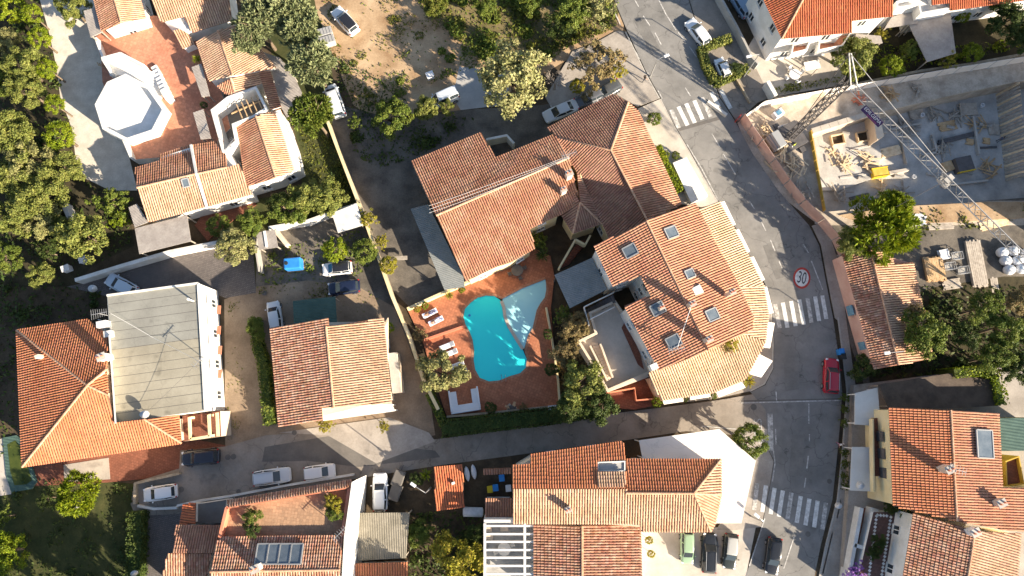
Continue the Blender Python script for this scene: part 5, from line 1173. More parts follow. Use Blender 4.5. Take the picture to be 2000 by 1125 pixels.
for c, d in (((0, -.85, .22), (3.6, .95, .42)), ((-1.35, .45, .22), (.9, 1.7, .42)), ((1.35, .45, .22), (.9, 1.7, .42))): bevel(MB().box(c, d).build('seat', M['cushion'], sofa, world=False), .07)
for c, d in (((0, -1.25, .55), (3.6, .22, .5)), ((-1.72, .2, .55), (.2, 2.6, .5)), ((1.72, .2, .55), (.2, 2.6, .5))): bevel(MB().box(c, d).build('backrest', M['cushion'], sofa, world=False), .06)
pr_ = thing('pool_pump_house', 'small pale pump box by the south wall of the pool terrace', 'pump box', P(1078, 797, 0)); bevel(MB().box((0, 0, .5), (.9, .55, .7), .1).build('cabinet', M['bag'], pr_, world=False), .04); MB().box((0, 0, .88), (1.0, .65, .06), .1).build('lid', M['plastic_white'], pr_, world=False)
def parasol_table(x, y, lab, z=0.0, m='wood_grey', n=4):
    t = thing('garden_table', lab, 'table', P(x, y, z)); mb = MB(); mb.lathe((0, 0, 0), [(.75, .70), (.75, .75), (.7, .76)], 14); mb.build('tabletop', M[m], t, world=False)
    MB().tube([(0, 0, 0), (0, 0, .70)], [.2, .05], 8).build('pedestal', M['steel_dark'], t, world=False)
    for k in range(n):
        a = k*6.283/n+.4; q = P(x, y, z); c = thing('garden_chair', lab.replace('table', 'chair')+', '+('nearest the street', 'on the far side', 'facing the house', 'with its back to the wall')[k % 4], 'chair', (q.x+1.0*math.cos(a), q.y+1.0*math.sin(a), z), a, 'garden chairs')
        MB().box((0, 0, .44), (.45, .45, .05)).build('seat', M[m], c, world=False); MB().box((.22, 0, .70), (.05, .45, .5)).build('backrest', M[m], c, world=False)
        for i in (-.19, .19):
            for j in (-.19, .19): MB().box((i, j, .21), (.04, .04, .42)).build('leg', M['steel_dark'], c, world=False)
parasol_table(1010, 530, 'dark garden table in the shade by the central house', .16, 'steel_dark')
parasol_table(1548, 150, 'pale garden table on the villa patio', .05, 'plastic_white', 4)
parasol_table(985, 1070, 'pale terrace table under the white pergola', 3.0, 'awning', 2)
for x, y, lb in ((953, 1033, 'upper cream bench cushion under the white pergola'), (955, 1048, 'lower cream bench cushion under the white pergola'), (985, 1032, 'small cream footstool under the white pergola')):
    q = P(x, y, 3.0); t = thing('garden_bench', lb, 'seat', (q.x, q.y, 3.0)); bevel(MB().box((0, 0, .22), (.9, .55, .44)).build('cushion', M['beige'], t, world=False), .05)

# ------------------------------------------------------------------ cars
WHT, SIL, BLK, NAVY = (.80, .80, .80), (.45, .46, .48), (.015, .016, .02), (.012, .018, .045)
car(674, 40, 22, 25, 4.5, 1.85, 'suv', WHT, 'white car with black roof and tailgate parked on the dirt lot', (.02, .02, .025)).rotation_euler.z += math.pi
car(1364, 62, -20, -26, 4.3, 1.8, 'hatch', WHT, 'white hatchback parked on the road beside the hedged planter')
car(1095, 216, -33, 14, 4.8, 1.85, 'sedan', (.62, .64, .66), 'silver white saloon in the shaded yard behind the central house')
car(236, 557, -24, -13, 4.3, 1.8, 'hatch', (.55, .62, .70), 'pale blue car half hidden under the flat roofed house')
car(658, 524, -26, 3, 3.7, 1.72, 'small', WHT, 'small white car with black panoramic roof beside the blue water tank', (.02, .02, .025))
car(671, 561, -26, 3, 4.0, 1.78, 'hatch', NAVY, 'dark blue hatchback parked south of the small white car')
car(536, 616, -4, -26, 3.6, 1.7, 'small', (.72, .72, .72), 'white boxy car between the hedge and the green shed')
car(654, 197, -9, -26, 4.7, 1.85, 'van', (.62, .65, .68), 'white van standing in the shade under the pines')
car(867, 192, -14, 6, 3.9, 1.75, 'van', (.70, .74, .78), 'white van behind the round olive bush on the shaded yard')
car(391, 893, -36, 3, 4.5, 1.85, 'suv', (.02, .022, .035), 'dark blue car in front of the loggia by the street')
car(531, 931, 36, -5, 4.5, 1.85, 'suv', (.66, .68, .70), 'silver white off roader parked along the terrace wall', rails=True)
car(624, 922, 30, -4, 3.75, 1.72, 'small', WHT, 'small white car parked ahead of the silver off roader')
car(312, 963, -33, 5, 4.0, 1.76, 'hatch', WHT, 'white hatchback at the dead end of the side street')
car(742, 961, 0, -35, 4.4, 1.8, 'wagon', (.80, .81, .82), 'white estate car parked nose to the side street')
car(1624, 734, 1, -34, 4.3, 1.82, 'suv', (.42, .012, .03), 'red car stopped by the east pavement near the junction', rails=True)
car(1343, 1070, 0, 32, 3.65, 1.62, 'small', (.28, .40, .26), 'small pale green car under the eave of the long orange house')
car(1386, 1080, 1, -36, 4.5, 1.82, 'wagon', (.02, .022, .025), 'black estate car with roof rails between the green car and the two tone car', rails=True)
car(1427, 1077, -3, 36, 4.0, 1.72, 'hatch', (.03, .035, .03), 'black hatchback with pale roof nearest the main road', (.42, .42, .40))
car(1511, 1086, -4, 34, 4.2, 1.78, 'hatch', (.016, .017, .02), 'black car driving down the shaded main road')
car(1412, 132, -6, -12, 2.9, 1.5, 'small', WHT, 'tiny white utility car parked inside the hedged planter')
car(1150, 190, -20, 9, 4.1, 1.76, 'hatch', (.10, .105, .12), 'dark grey car under the bare trees, farther from the road')
car(1186, 176, -18, 10, 4.0, 1.75, 'hatch', (.08, .085, .09), 'dark grey car under the bare trees, nearer the road')
car(1447, 6, -18, -28, 4.3, 1.8, 'hatch', (.20, .28, .38), 'blue grey car beside the red roofed villa at the top edge')
# ------------------------------------------------------------------ people
def at(x, y, z=0): p = P(x, y, z+.9); return (p.x, p.y, z)
person(at(1642, 868, .12), -1.5, 'pedestrian in white top and pink trousers on the east pavement', (.75, .75, .75), (.55, .25, .32))
person(at(1259, 153, .12), .3, 'pedestrian in dark clothes on the pavement opposite the hedged planter', (.06, .05, .05), (.08, .08, .10))
person(at(1550, 284, -.6), 2.2, 'building worker in a yellow green safety vest by the trench', (.45, .62, .06), (.10, .12, .20))
person(at(1543, 287, -.6), .5, 'building worker in a white shirt beside the one in the safety vest', (.75, .75, .72), (.12, .14, .22))
person(at(1955, 272, -2.9), 1.0, 'building worker in dark clothes standing on the shaded pit floor', (.10, .12, .18), (.08, .08, .1), 'stand')
# ------------------------------------------------------------------ roof furniture
def on_roof(x, y, z): return P(x, y, z)
def chimney(x, y, zt, h, w, label, m='beige', cap=True, rz=.4):
    p = P(x, y, zt); t = thing('chimney', label, 'chimney', (p.x, p.y, zt-h), rz)
    MB().box((0, 0, h/2-.3), (w, w*.8, h+.6)).build('shaft', M[m], t, world=False)
    if cap:
        MB().box((0, 0, h+.04), (w*1.25, w*1.05, .08)).build('cap', M['concrete'], t, world=False)
        for i in (-.3, .3): MB().tube([(i*w, 0, h+.08), (i*w, 0, h+.4)], [.11, .09], 8).build('flue', M['salmon'], t, world=False)
for a in ((1112, 338, 8.8, 1.3, .7, 'pale chimney at the east end of the long ridge of the central house'), (1101, 370, 8.2, 1.1, .6, 'second pale chimney below the ridge of the central house'), (1431, 570, 11.9, 1.5, .55, 'chimney low on the east slope of the corner building'), (1353, 593, 12.3, 1.5, .6, 'chimney on the ridge of the corner building'), (1386, 662, 12.4, 1.6, .6, 'chimney at the south end of the ridge of the corner building'), (1293, 600, 11.2, 1.0, .5, 'squat chimney beside a roof light on the west slope of the corner building'),
          (1110, 996, 9.7, 1.3, .55, 'chimney on the lower slope of the long orange house'), (197, 697, 8.3, 1.2, .8, 'white chimney beside the upstand of the flat roof'), (71, 696, 7.2, .8, .45, 'small vent chimney on the west slope of the hip roof'), (1856, 917, 9.5, 1.9, .8, 'tall chimney on the ridge of the cream house'), (1957, 983, 8.5, 1.1, .8, 'brown chimney on the east slope of the cream house'), (1906, 1040, 8.9, 1.1, .8, 'white chimney between the cream house and the veranda house'),
          (497, 1112, 8.0, 1.7, .8, 'white chimney below the solar panels'), (885, 944, 3.5, .5, .35, 'white vent box on the small street shed'), (1278, 716, 9.7, .8, .8, 'white block chimney at the south west corner of the corner building roof')):
    chimney(*a, m='white' if 'white' in a[5] else 'beige', cap='vent' not in a[5] and 'block' not in a[5])
def rooflight(x, y, z, n, label, w=1.0, h=1.3, rz=0.0, ztop=None):
    p = P(x, y, z); t = thing('roof_light', label, 'roof light', p); t.rotation_mode = 'QUATERNION'
    nn = Vector(n).normalized(); up = (Vector((-nn.x, -nn.y, 0))-nn*Vector((-nn.x, -nn.y, 0)).dot(nn)).normalized(); rt_ = up.cross(nn)
    t.rotation_quaternion = Matrix((rt_, up, nn)).transposed().to_quaternion()
    MB().box((0, 0, .02), (w-.08, h-.08, .12)).build('pane', M['sky_glass'], t, world=False)
    f = MB()
    for a, b in (((-w/2, -h/2), (w/2, -h/2)), ((w/2, -h/2), (w/2, h/2)), ((w/2, h/2), (-w/2, h/2)), ((-w/2, h/2), (-w/2, -h/2))): f.bar((*a, .06), (*b, .06), .12, .16)
    f.build('frame', M['frame_grey'], t, world=False); return t
def facet_n(a, b, c):
    n = (P(*b)-P(*a)).cross(P(*c)-P(*a)).normalized(); return n if n.z > 0 else -n
nW = facet_n((1160, 480, 9.2), (1288, 724, 9.2), (1263, 432, 11.0)); dW = nW.dot(P(1160, 480, 9.2)); nE = facet_n((1263, 432, 11.0), (1384, 684, 11.0), (1469, 644, 9.2)); dE = nE.dot(P(1263, 432, 11.0))
for x, y, n, d, lb in ((1231, 490, nW, dW, 'roof light nearest the north west corner of the corner building'), (1285, 603, nW, dW, 'roof light beside the squat chimney of the corner building'), (1316, 667, nW, dW, 'lowest roof light on the west slope of the corner building'), (1311, 454, nE, dE, 'topmost roof light on the east slope of the corner building'),
                       (1347, 535, nE, dE, 'small roof light in the middle of the east slope of the corner building'), (1391, 615, nE, dE, 'lowest roof light on the east slope of the corner building')):
    q = on_plane(x, y, n, d+.12); w_ = .95 if 'small' in lb else 1.25; rooflight(x, y, q.z, n, lb, w_, w_*1.15)
q = on_plane(1362, 567, nE, dE+.1); hb = thing('roof_hatch', 'pale square hatch between the small roof light and a chimney on the corner building', 'roof hatch', q); MB().box((0, 0, .05), (1.0, .9, .2), .45).build('cover', M['dirty_white'], hb, world=False); MB().box((0, 0, -.05), (1.15, 1.05, .14), .45).build('kerb', M['frame_grey'], hb, world=False)
nV = facet_n((268, 367, 4.8), (383, 340, 4.8), (404, 404, 3.6)); q = on_plane(363, 357, nV, nV.dot(P(268, 367, 4.8))+.1); rooflight(363, 357, q.z, nV, 'single roof light on the low villa wing', .8, 1.0)
nP = facet_n((1857, 801, 8.1), (1869, 1018, 8.1), (1950, 808, 7.3)); q = on_plane(1923, 867, nP, nP.dot(P(1857, 801, 8.1))+.25)
sp = rooflight(1923, 867, q.z, nP, 'large pale solar collector on the east slope of the cream house', 3.0, 1.9); sp['category'] = 'solar panel'; sp.name = 'solar_collector'
nS_ = facet_n((427, 1049, 5.6), (671, 1046, 5.6), (664, 1113, 6.8)); dS = nS_.dot(P(427, 1049, 5.6))
for k in range(4):
    x = 512+k*22.3; q = on_plane(x, 1082, nS_, dS+.18); t = rooflight(x, 1082, q.z, nS_, ('leftmost', 'second from the left', 'third from the left', 'rightmost')[k]+' of the four solar panels on the terracotta slope', 1.25, 2.1); t.name = 'solar_collector'; t['category'] = 'solar panel'; t['group'] = 'row of solar panels'
def dish(x, y, z, r, label, rz=0.0, m='plastic_white'):
    p = P(x, y, z); t = thing('satellite_dish', label, 'satellite dish', p, rz, 'satellite dishes')
    mb = MB(); pr = [(r*k/5, .28*r*(k/5)**2) for k in range(1, 6)]; mb.lathe((0, 0, 0), pr, 14)
    o = mb.build('reflector', M[m], t, smooth=True, world=False); o.rotation_euler = (0, .75, 0); o.location = (0, 0, .1)
    MB().tube([(0, 0, -.9), (0, 0, .05)], .035, 6).build('mast', M['steel'], t, world=False); MB().tube([(0, 0, .05), (r*.9, 0, r*.8)], .02, 5).build('arm', M['steel'], t, world=False)
dish(283, 808, 6.3, .5, 'white dish on the flat roof at the foot of the orange slope', -.9); dish(182, 563, 3.0, .5, 'white dish in the dark yard west of the flat roofed house', -.9); dish(263, 1118, 2.5, .4, 'white dish at the bottom edge of the south garden', -.8)
dish(1680, 948, 3.6, .45, 'grey dish beside the lower white awning', 2.6); dish(1637, 988, 2.6, .4, 'black and white dish on the garden walls by the pavement', 2.2)
def aerial(x, y, z, h, label, els=7, rz=.6, w=.9, guys=()):
    p = P(x, y, z+h); t = thing('aerial', label, 'aerial', (p.x, p.y, z), rz, 'television aerials')
    MB().tube([(0, 0, -.3), (0, 0, h)], .045, 6).build('mast', M['steel'], t, world=False); MB().bar((-.9, 0, h-.1), (.9, 0, h-.1), .05).build('boom', M['steel'], t, world=False)
    mb = MB()
    for k in range(els): mb.bar((-.85+1.7*k/(els-1), -w/2*(1-.05*k), h-.08), (-.85+1.7*k/(els-1), w/2*(1-.05*k), h-.08), .03)
    mb.build('elements', M['steel'], t, world=False)
    return t
aerial(192, 612, 6.4, 1.5, 'tall aerial at the north west corner of the flat roof', 8, .2, 1.2); aerial(388, 704, 5.6, 2.6, 'thin aerial on the east edge of the flat roof', 6, .9); aerial(1112, 300, 7.5, 2.2, 'white aerial at the east end of the central ridge', 8, .3, 1.2); aerial(1322, 682, 9.8, 1.6, 'aerial at the bottom of the west slope of the corner building', 6, .2, 1.0)
aerial(447, 282, 4.6, 1.4, 'long aerial leaning over the sunken villa court', 9, 1.0, 1.3); aerial(1872, 918, 8.1, 1.7, 'aerial next to the tall chimney of the cream house', 6, -.3, 1.1); aerial(662, 1043, 5.6, 1.6, 'aerial in the corner of the walled roof terrace', 7, .8)
tk = thing('equipment_stack', 'white tank and pipes at the north west corner of the flat roof', 'roof equipment', P(213, 640, 5.5)); MB().box((-.3, .3, .6), (1.1, .7, 1.1), .2).build('tank', M['plastic_white'], tk, world=False); MB().box((.3, -.8, .4), (.8, .7, .8), .2).build('cabinet', M['dirty_white'], tk, world=False); MB().tube([(-1.2, .9, .3), (.4, .5, .5), (.6, -1.2, .3)], .06, 6).build('pipe', M['steel'], tk, world=False)
vp = thing('vent_pipe', 'white vent pipe near the north east corner of the flat roof', 'vent pipe', P(378, 588, 5.53)); MB().tube([(0, 0, 0), (0, 0, 1.3)], .1, 8).build('pipe', M['white'], vp, world=False); MB().tube([(0, 0, 1.3), (0, 0, 1.4)], .16, 8).build('cowl', M['white'], vp, world=False)
def cable(label, pts, r=.025, m='plastic_white', name='cable'):
    c = P(*pts[0]); t = thing(name, label, 'cable', c); mb = MB(); W3 = [P(*p) for p in pts]; q = []
    for i in range(len(W3)-1):
        for k in range(8): f = k/8; v = W3[i].lerp(W3[i+1], f); v.z -= .25*4*f*(1-f)*(W3[i+1]-W3[i]).length/14; q.append(v)
    mb.tube(q+[W3[-1]], r, 4); mb.build('strand', M[m], t)
for k, lb in enumerate(('upper pale aerial wire slung along the central house roof', 'middle pale aerial wire slung along the central house roof', 'lower pale aerial wire slung along the central house roof')):
    cable(lb, [(838, 402+k*7, 7.7), (980, 352+k*6, 8.0), (1112, 304+k*2, 9.2)], .013)
cable('pale wire across the flat roof', [(216, 612, 7.2), (300, 660, 5.75), (388, 705, 8.1)], .014); cable('dark wire from the dish to the aerial on the flat roof', [(285, 806, 6.2), (388, 706, 8.1)], .014, 'steel_dark'); cable('pale wire across the west slope of the corner building', [(1353, 590, 11.9), (1322, 682, 11.2)], .03)
# ------------------------------------------------------------------ street lamps
def lamp(x, y, h, fx, fy, label, arm=1.6, base=0.0, two=False):
    p = P(x, y, base); t = thing('street_lamp', label, 'street lamp', (p.x, p.y, base), heading(x, y, fx, fy), 'street lamps')
    MB().tube([(0, 0, -.05), (0, 0, h*.6), (0, 0, h)], [.10, .075, .05], 8).build('pole', M['steel'], t, world=False)
    for s_ in ((1, -1) if two else (1,)):
        MB().tube([(0, 0, h-.1), (s_*arm*.5, 0, h+.15), (s_*arm, 0, h+.2)], .04, 6).build('arm', M['steel'], t, world=False)
        bevel(MB().box((s_*(arm+.25), 0, h+.18), (.7, .34, .13)).build('lamp_head', M['plastic_white'], t, world=False), .05)
lamp(1451, 152, 6.2, -30, 8, 'dark lamp post at the hedged planter, leaning over the villa wall', 1.2); lamp(1712, 694, 6.0, -60, 6, 'lamp reaching over the road beside the pink cottage', 1.8, .1); lamp(842, 952, 5.5, -20, -14, 'lamp over the side street between the white estate car and the shed', 1.4); lamp(1466, 1008, 4.5, -14, -12, 'lamp at the south corner of the pale tent roof', .9)
lamp(1270, 150, 4.5, 20, -8, 'thin lamp on the pavement across from the hedged planter', 1.0)
# ------------------------------------------------------------------ street bits
def wheelie(x, y, m, label, z=0.0):
    p = P(x, y, z+.9); t = thing('wheelie_bin', label, 'bin', (p.x, p.y, z), .1, 'rubbish bins'); mb = MB(); mb.prism([Vector((-.3, -.35, .95)), Vector((.3, -.35, .95)), Vector((.3, .35, .95)), Vector((-.3, .35, .95))], .08); bevel(mb.build('body', M[m], t, world=False), .03)
    bevel(MB().box((0, .02, 1.0), (.66, .78, .08)).build('lid', M[m], t, world=False), .03)
    for s_ in (-.25, .25): MB().tube([(s_, .34, .1), (s_+.05, .34, .1)], .1, 8).build('wheel', M['tyre'], t, world=False)
wheelie(957, 956, 'plastic_yellow', 'yellow bin beside the blue bin in the dark yard'); wheelie(968, 953, 'plastic_blue', 'blue bin beside the yellow bin in the dark yard'); wheelie(980, 934, 'plastic_blue', 'blue bin standing alone north of the yellow bin'); wheelie(993, 954, 'plastic_white', 'white bin against the wall of the long orange house'); wheelie(1644, 687, 'plastic_blue', 'dark blue bin on the east pavement above the red car', .12); wheelie(1647, 696, 'plastic_dark', 'dark bin on the east pavement above the red car', .12)
tkb = thing('water_tank', 'bright blue rectangular water tank between the shed and the small white car', 'water tank', P(578, 519, 0), heading(578, 519, 10, -1)); bevel(MB().box((0, 0, .9), (2.1, 1.45, 1.5)).build('tank', M['plastic_blue'], tkb, world=False), .18, 3); MB().lathe((-.7, .05, 1.64), [(.24, 0), (.24, .08), (.2, .1)], 12).build('lid', M['plastic_dark'], tkb, world=False); MB().box((0, 0, .07), (2.2, 1.5, .14)).build('pallet', M['wood'], tkb, world=False)
gt = thing('gas_tank', 'grey blue cylindrical tank lying beside the bin yard', 'tank', P(924, 1000, .6), heading(924, 1000, 10, .3)); mb = MB(); mb.tube([(-1.2, 0, 0), (-1.1, 0, 0), (1.1, 0, 0), (1.2, 0, 0)], [.3, .56, .56, .3], 16); mb.build('vessel', M['bag'], gt, smooth=True, world=False)
for s_ in (-.7, .7): MB().box((s_, 0, -.4), (.2, .9, .5)).build('cradle', M['concrete'], gt, world=False)
for k, (x, y) in enumerate(((912, 926), (925, 922))):
    p = P(x, y, .6); t = thing('canoe', ('left', 'right')[k]+' upturned white canoe beside the street shed', 'canoe', (p.x, p.y, .3), heading(x, y, 4, 24)); mb = MB(); mb.grid(lambda u, v: Vector(((u-.5)*1.8*1.0, math.cos(v*math.pi)*.32*math.sin(u*math.pi)**.6, .28*math.sin(v*math.pi)*math.sin(u*math.pi)**.5)), 10, 6); mb.build('hull', M['bag'], t, smooth=True, world=False); MB().bar((-.85, 0, .02), (.85, 0, .02), .05).build('keel', M['steel_dark'], t, world=False)
for k, (x, y, lb) in enumerate(((778, 934, 'dark covered trailer beside the white estate car, nearer the street'), (772, 962, 'dark covered trailer beside the white estate car, farther from the street'))):
    p = P(x, y, .7); t = thing('covered_trailer', lb, 'trailer', (p.x, p.y, 0), heading(x, y, 9, -25)); bevel(MB().box((0, 0, .65), (1.9, 1.3, .7)).build('tarpaulin', M['asphalt_patch'], t, world=False), .1)
    for s_ in (-.7, .7): MB().tube([(0, s_-.06, .28), (0, s_+.06, .28)], .28, 10).build('wheel', M['tyre'], t, world=False)
    MB().bar((.95, 0, .4), (1.6, 0, .4), .08).build('drawbar', M['steel_dark'], t, world=False)
for x, y, rz, lb in ((633, 62, 0, 'grey ribbed waste container beside the pines, upper one'), (638, 78, 0, 'grey ribbed waste container beside the pines, lower one')):
    p = P(x, y, 1.2); t = thing('waste_container', lb, 'waste container', (p.x, p.y, 0), heading(x, y, 10, -3)); bevel(MB().box((0, 0, .65), (2.0, 1.0, 1.1)).build('body', M['concrete'], t, world=False), .05); bevel(MB().box((0, 0, 1.27), (2.1, 1.1, .14)).build('lid', M['frame_grey'], t, world=False), .05)
    for k in range(5): MB().box((-.8+k*.4, 0, 1.36), (.06, 1.0, .05)).build('rib', M['frame_grey'], t, world=False)
wall_run('garden_wall', 'white wall between the villa trees and the cobbled yard', [(146, 547), (240, 518), (330, 492), (420, 474), (440, 470)], 1.7, 'dirty_white', .45)
wall_run('garden_wall', 'white garden wall from the hutch to the white cloth roof', [(524, 445), (600, 432), (655, 412), (700, 398)], 1.5, 'dirty_white', .4)
wall_run('garden_wall', 'short white wall in the woodland west of the villa', [(122, 396), (132, 420), (138, 440)], 1.6, 'dirty_white', .5)
wall_run('garden_wall', 'grey green fence wall between the cobbled yard and the kitchen garden', [(494, 455), (502, 505), (506, 530)], 1.6, 'concrete', .2)
wall_run('garden_wall', 'stone kerb wall along the dead end street', [(262, 985), (263, 945), (290, 938), (350, 925)], .7, 'stone_wall', .3)
wall_run('garden_wall', 'white painted kerb behind the dead end car', [(268, 988), (300, 994), (345, 992)], .5, 'dirty_white', .3)
wall_run('street_wall', 'long low white wall of the carport on the side street', [(345, 988), (390, 978), (445, 970), (560, 948), (690, 927)], .8, 'dirty_white', .25)
canopy('cloth_roof', 'white cloth roof at the east end of the kitchen garden', [(648, 416), (697, 397), (709, 440), (660, 455)], 2.2, 'dirty_white', th=.05)
canopy('hutch_roof', 'small grey sheet hutch in the kitchen garden corner', [(500, 455), (537, 448), (543, 483), (506, 488)], 2.1, 'grey_boards')
wb = thing('white_bench', 'white slatted plank on the grey hutch roof', 'plank', P(519, 467, 2.15), heading(519, 467, 3, 20)); MB().box((0, 0, .05), (2.1, .3, .07)).build('board', M['plastic_white'], wb, world=False)
wall_run('cage_wall', 'curved cream wall of the hen run in the kitchen garden', [(537, 450), (560, 478)], 1.2, 'beige', .5)
tf = thing('trellis_fence', 'wooden lattice screen beside the octagonal tower', 'trellis', P(200, 140, 0)); mb = MB()
for k in range(7): mb.bar(P(193+k*4, 128+k*1.4, .2), P(190+k*4, 122+k*1.4, 2.2), .07); 
for k in range(5): mb.bar(P(192, 127, .4+.45*k), P(219, 137, .4+.45*k), .07)
mb.build('lattice', M['wood'], tf)
for k, (x, y) in enumerate(((180, 180), (101, 222), (60, 45))):
    pass
bb = thing('noticeboard', 'pale slatted board lying by the yard wall east of the kitchen garden', 'board', P(783, 505, .6), heading(783, 505, 20, -1)); MB().box((0, 0, .3), (1.7, .5, .08)).build('slab', M['wood_grey'], bb, world=False)
for s_ in (-.7, .7): MB().box((s_, 0, .12), (.1, .4, .26)).build('leg', M['wood_grey'], bb, world=False)
for x, y, lb, m in ((131, 525, 'white cabinet under the woodland olives', 'plastic_white'), (165, 508, 'smaller white box beside the cabinet under the olives', 'bag'), (840, 148, 'white bent plastic chair left on the shaded lot', 'plastic_white')):
    p = P(x, y, .5); t = thing('garden_box', lb, 'box', (p.x, p.y, 0), .4); bevel(MB().box((0, 0, .45), (.9, .7, .9)).build('body', M[m], t, world=False), .05); MB().box((0, 0, .93), (1.0, .8, .06)).build('lid', M[m], t, world=False)
pw = thing('green_pool', 'green murky garden pool at the left edge below the hip roofed house', 'pool', P(35, 905, 0)); Q = [(5, 855), (32, 850), (46, 862), (60, 905), (72, 940), (62, 955), (22, 962), (12, 930)]
MB().prism(pxpoly(Q, .25), 0).build('rim', M['lf_olive'] if False else M['green_sheet'], pw); water('water', [(14, 868), (30, 860), (40, 872), (54, 910), (62, 938), (52, 946), (28, 948), (20, 920)], .262, 'lf_dark', pw)
ps = slab('pool_surround', [(-40, 868), (5, 856), (14, 930), (22, 965), (-40, 975)], 0, .1, M['pave_light']); structure(ps)
fc_ = slab('paved_path', [(124, 908), (212, 894), (215, 936), (126, 942)], 0, .09, M['pave']); structure(fc_)
for k, (x, y, lb) in enumerate(((153, 998, 'pale round stone basin on the south lawn'),)):
    p = P(x, y, .4); t = thing('stone_basin', lb, 'basin', (p.x, p.y, 0)); MB().lathe((0, 0, 0), [(.35, 0), (.3, .3), (.55, .5), (.55, .58), (.4, .55), (.3, .45)], 16).build('bowl', M['concrete'], t, world=False); MB().lathe((0, 0, .46), [(.3, 0), (.05, .12)], 10).build('spout', M['plastic_dark'], t, world=False)
# ------------------------------------------------------------------ planter on the road
hedge('clipped hedge strip on the west side of the planter by the road', [(1371, 92), (1380, 125), (1398, 158), (1408, 158)], 1.1, 1.0, 'lf_olive')
hedge('clipped hedge strip on the north side of the planter by the road', [(1372, 90), (1398, 82), (1428, 72)], 1.1, 1.0, 'lf_olive', seed=5)
hedge('clipped hedge strip on the south side of the planter by the road', [(1408, 157), (1436, 144), (1462, 130)], 1.1, 1.0, 'lf_olive', seed=6)
structure(slab('planter_soil', [(1372, 92), (1428, 76), (1462, 132), (1408, 158)], 0, .08, M['red_soil']))
wall_run('street_wall', 'thin low wall crossing the pavement below the hedged planter', [(1440, 155), (1466, 200)], .5, 'stone_wall', .2)
wall_run('guard_rail', 'white painted barrier at the upper zebra crossing', [(1383, 197), (1420, 224)], .7, 'dirty_white', .35, cat='barrier')
wall_run('street_wall', 'grey terrace wall between the road and the red roofed villa', [(1400, -20), (1440, 52), (1470, 112), (1482, 124)], 1.6, 'concrete', .3)
stone = slab('shop_terrace', [(1314, 318), (1341, 307), (1383, 382), (1350, 396)], 0, .9, M['white']); tag(stone, 'bright white raised terrace beside the pavement north of the corner building', 'terrace')
hedge('dense clipped hedge along the east wall of the central house', [(1284, 285), (1305, 330), (1330, 372)], 1.1, 1.3, 'lf_bright', seed=9)
bush(1277, 232, 15, 'lf_mid', 'round clipped bush on the pale pavement corner', zc=.9); bush(1300, 302, 9, 'lf_mid', 'small round bush north of the white terrace', zc=.7); bush(1320, 304, 9, 'lf_mid', 'small round bush touching the white terrace', zc=.7)
# ------------------------------------------------------------------ the building site
PZ = -2.9
mb = MB(); top = pxpoly(PIT, 0); n = len(top); ar = sum(top[i].x*top[(i+1) % n].y-top[(i+1) % n].x*top[i].y for i in range(n))
if ar < 0: top = top[::-1]
for i in range(n):
    a, b = top[i], top[(i+1) % n]; k = max(1, int((b-a).length/2.6))
    for j in range(k):
        p, q = a.lerp(b, j/k), a.lerp(b, (j+1)/k); mb.add([p, q, Vector((q.x, q.y, PZ)), Vector((p.x, p.y, PZ))], [(3, 2, 1, 0)[::-1]])
structure(mb.build('pit_wall', M['site_sand']))
structure(MB().add([Vector((p.x, p.y, PZ)) for p in top], [tuple(range(n))]).build('pit_floor', M['site_floor']))
def block(name, label, pts, z0, z1, m, cat, group=None):
    o = slab(name, pts, z0, z1, M[m]); tag(o, label, cat, group); bevel(o, .03, 1); return o
mud = slab('upper_floor_slab', [(1588, 262), (1640, 248), (1700, 230), (1722, 300), (1712, 345), (1640, 372), (1606, 372)], PZ, -2.45, M['site_floor']); structure(mud)
for q, lb in (([(1622, 266), (1646, 262), (1650, 280), (1626, 284)], 'left square formwork box around a foundation hole'), ([(1672, 260), (1694, 256), (1698, 274), (1676, 278)], 'right square formwork box around a foundation hole')):
    ring_ = pxpoly(q, -2.2); t = thing('formwork_box', lb, 'formwork', sum(ring_, Vector())/4)
    for i in range(4): MB().bar(ring_[i], ring_[(i+1) % 4], .12, .5).build('board', M['timber'], t)
    MB().add([v-Vector((0, 0, .19)) for v in inset(ring_, .06)], [(0, 1, 2, 3)]).build('pit_bottom', M['soil'], t)
structure(slab('trench', [(1566, 270), (1584, 262), (1612, 412), (1594, 418)], 0, .075, M['soil']))
structure(sheet('mud_patch', [(1470, 280), (1560, 268), (1596, 418), (1570, 398), (1500, 330)], .06, M['yard']))
yf = thing('trench_shoring', 'yellow formwork sheets along the dark trench on the west side of the pit', 'formwork', P(1590, 330, 0))
a0, a1 = P(1582, 256, .4), P(1610, 412, .4)
for k in range(8): MB().bar(a0.lerp(a1, (k+.02)/8)-Vector((0, 0, 1.0)), a0.lerp(a1, (k+.98)/8)-Vector((0, 0, 1.0)), .09, 2.8).build('panel', M['yellow_form'], yf)
hw = thing('timber_lagging', 'timber boarded retaining wall on the east side of the pit', 'retaining wall', P(1985, 240, 0))
for k in range(26):
    f = k/25; a = P(1974+f*20, 168+f*170, -.1); b = P(1994+f*20, 160+f*178, .6); MB().bar(Vector((a.x, a.y, -2.9)), Vector((b.x, b.y, .3)), .30, .10, up=Vector((1, 0, 0))).build('board', M['wood_grey' if k % 3 else 'timber'], hw)
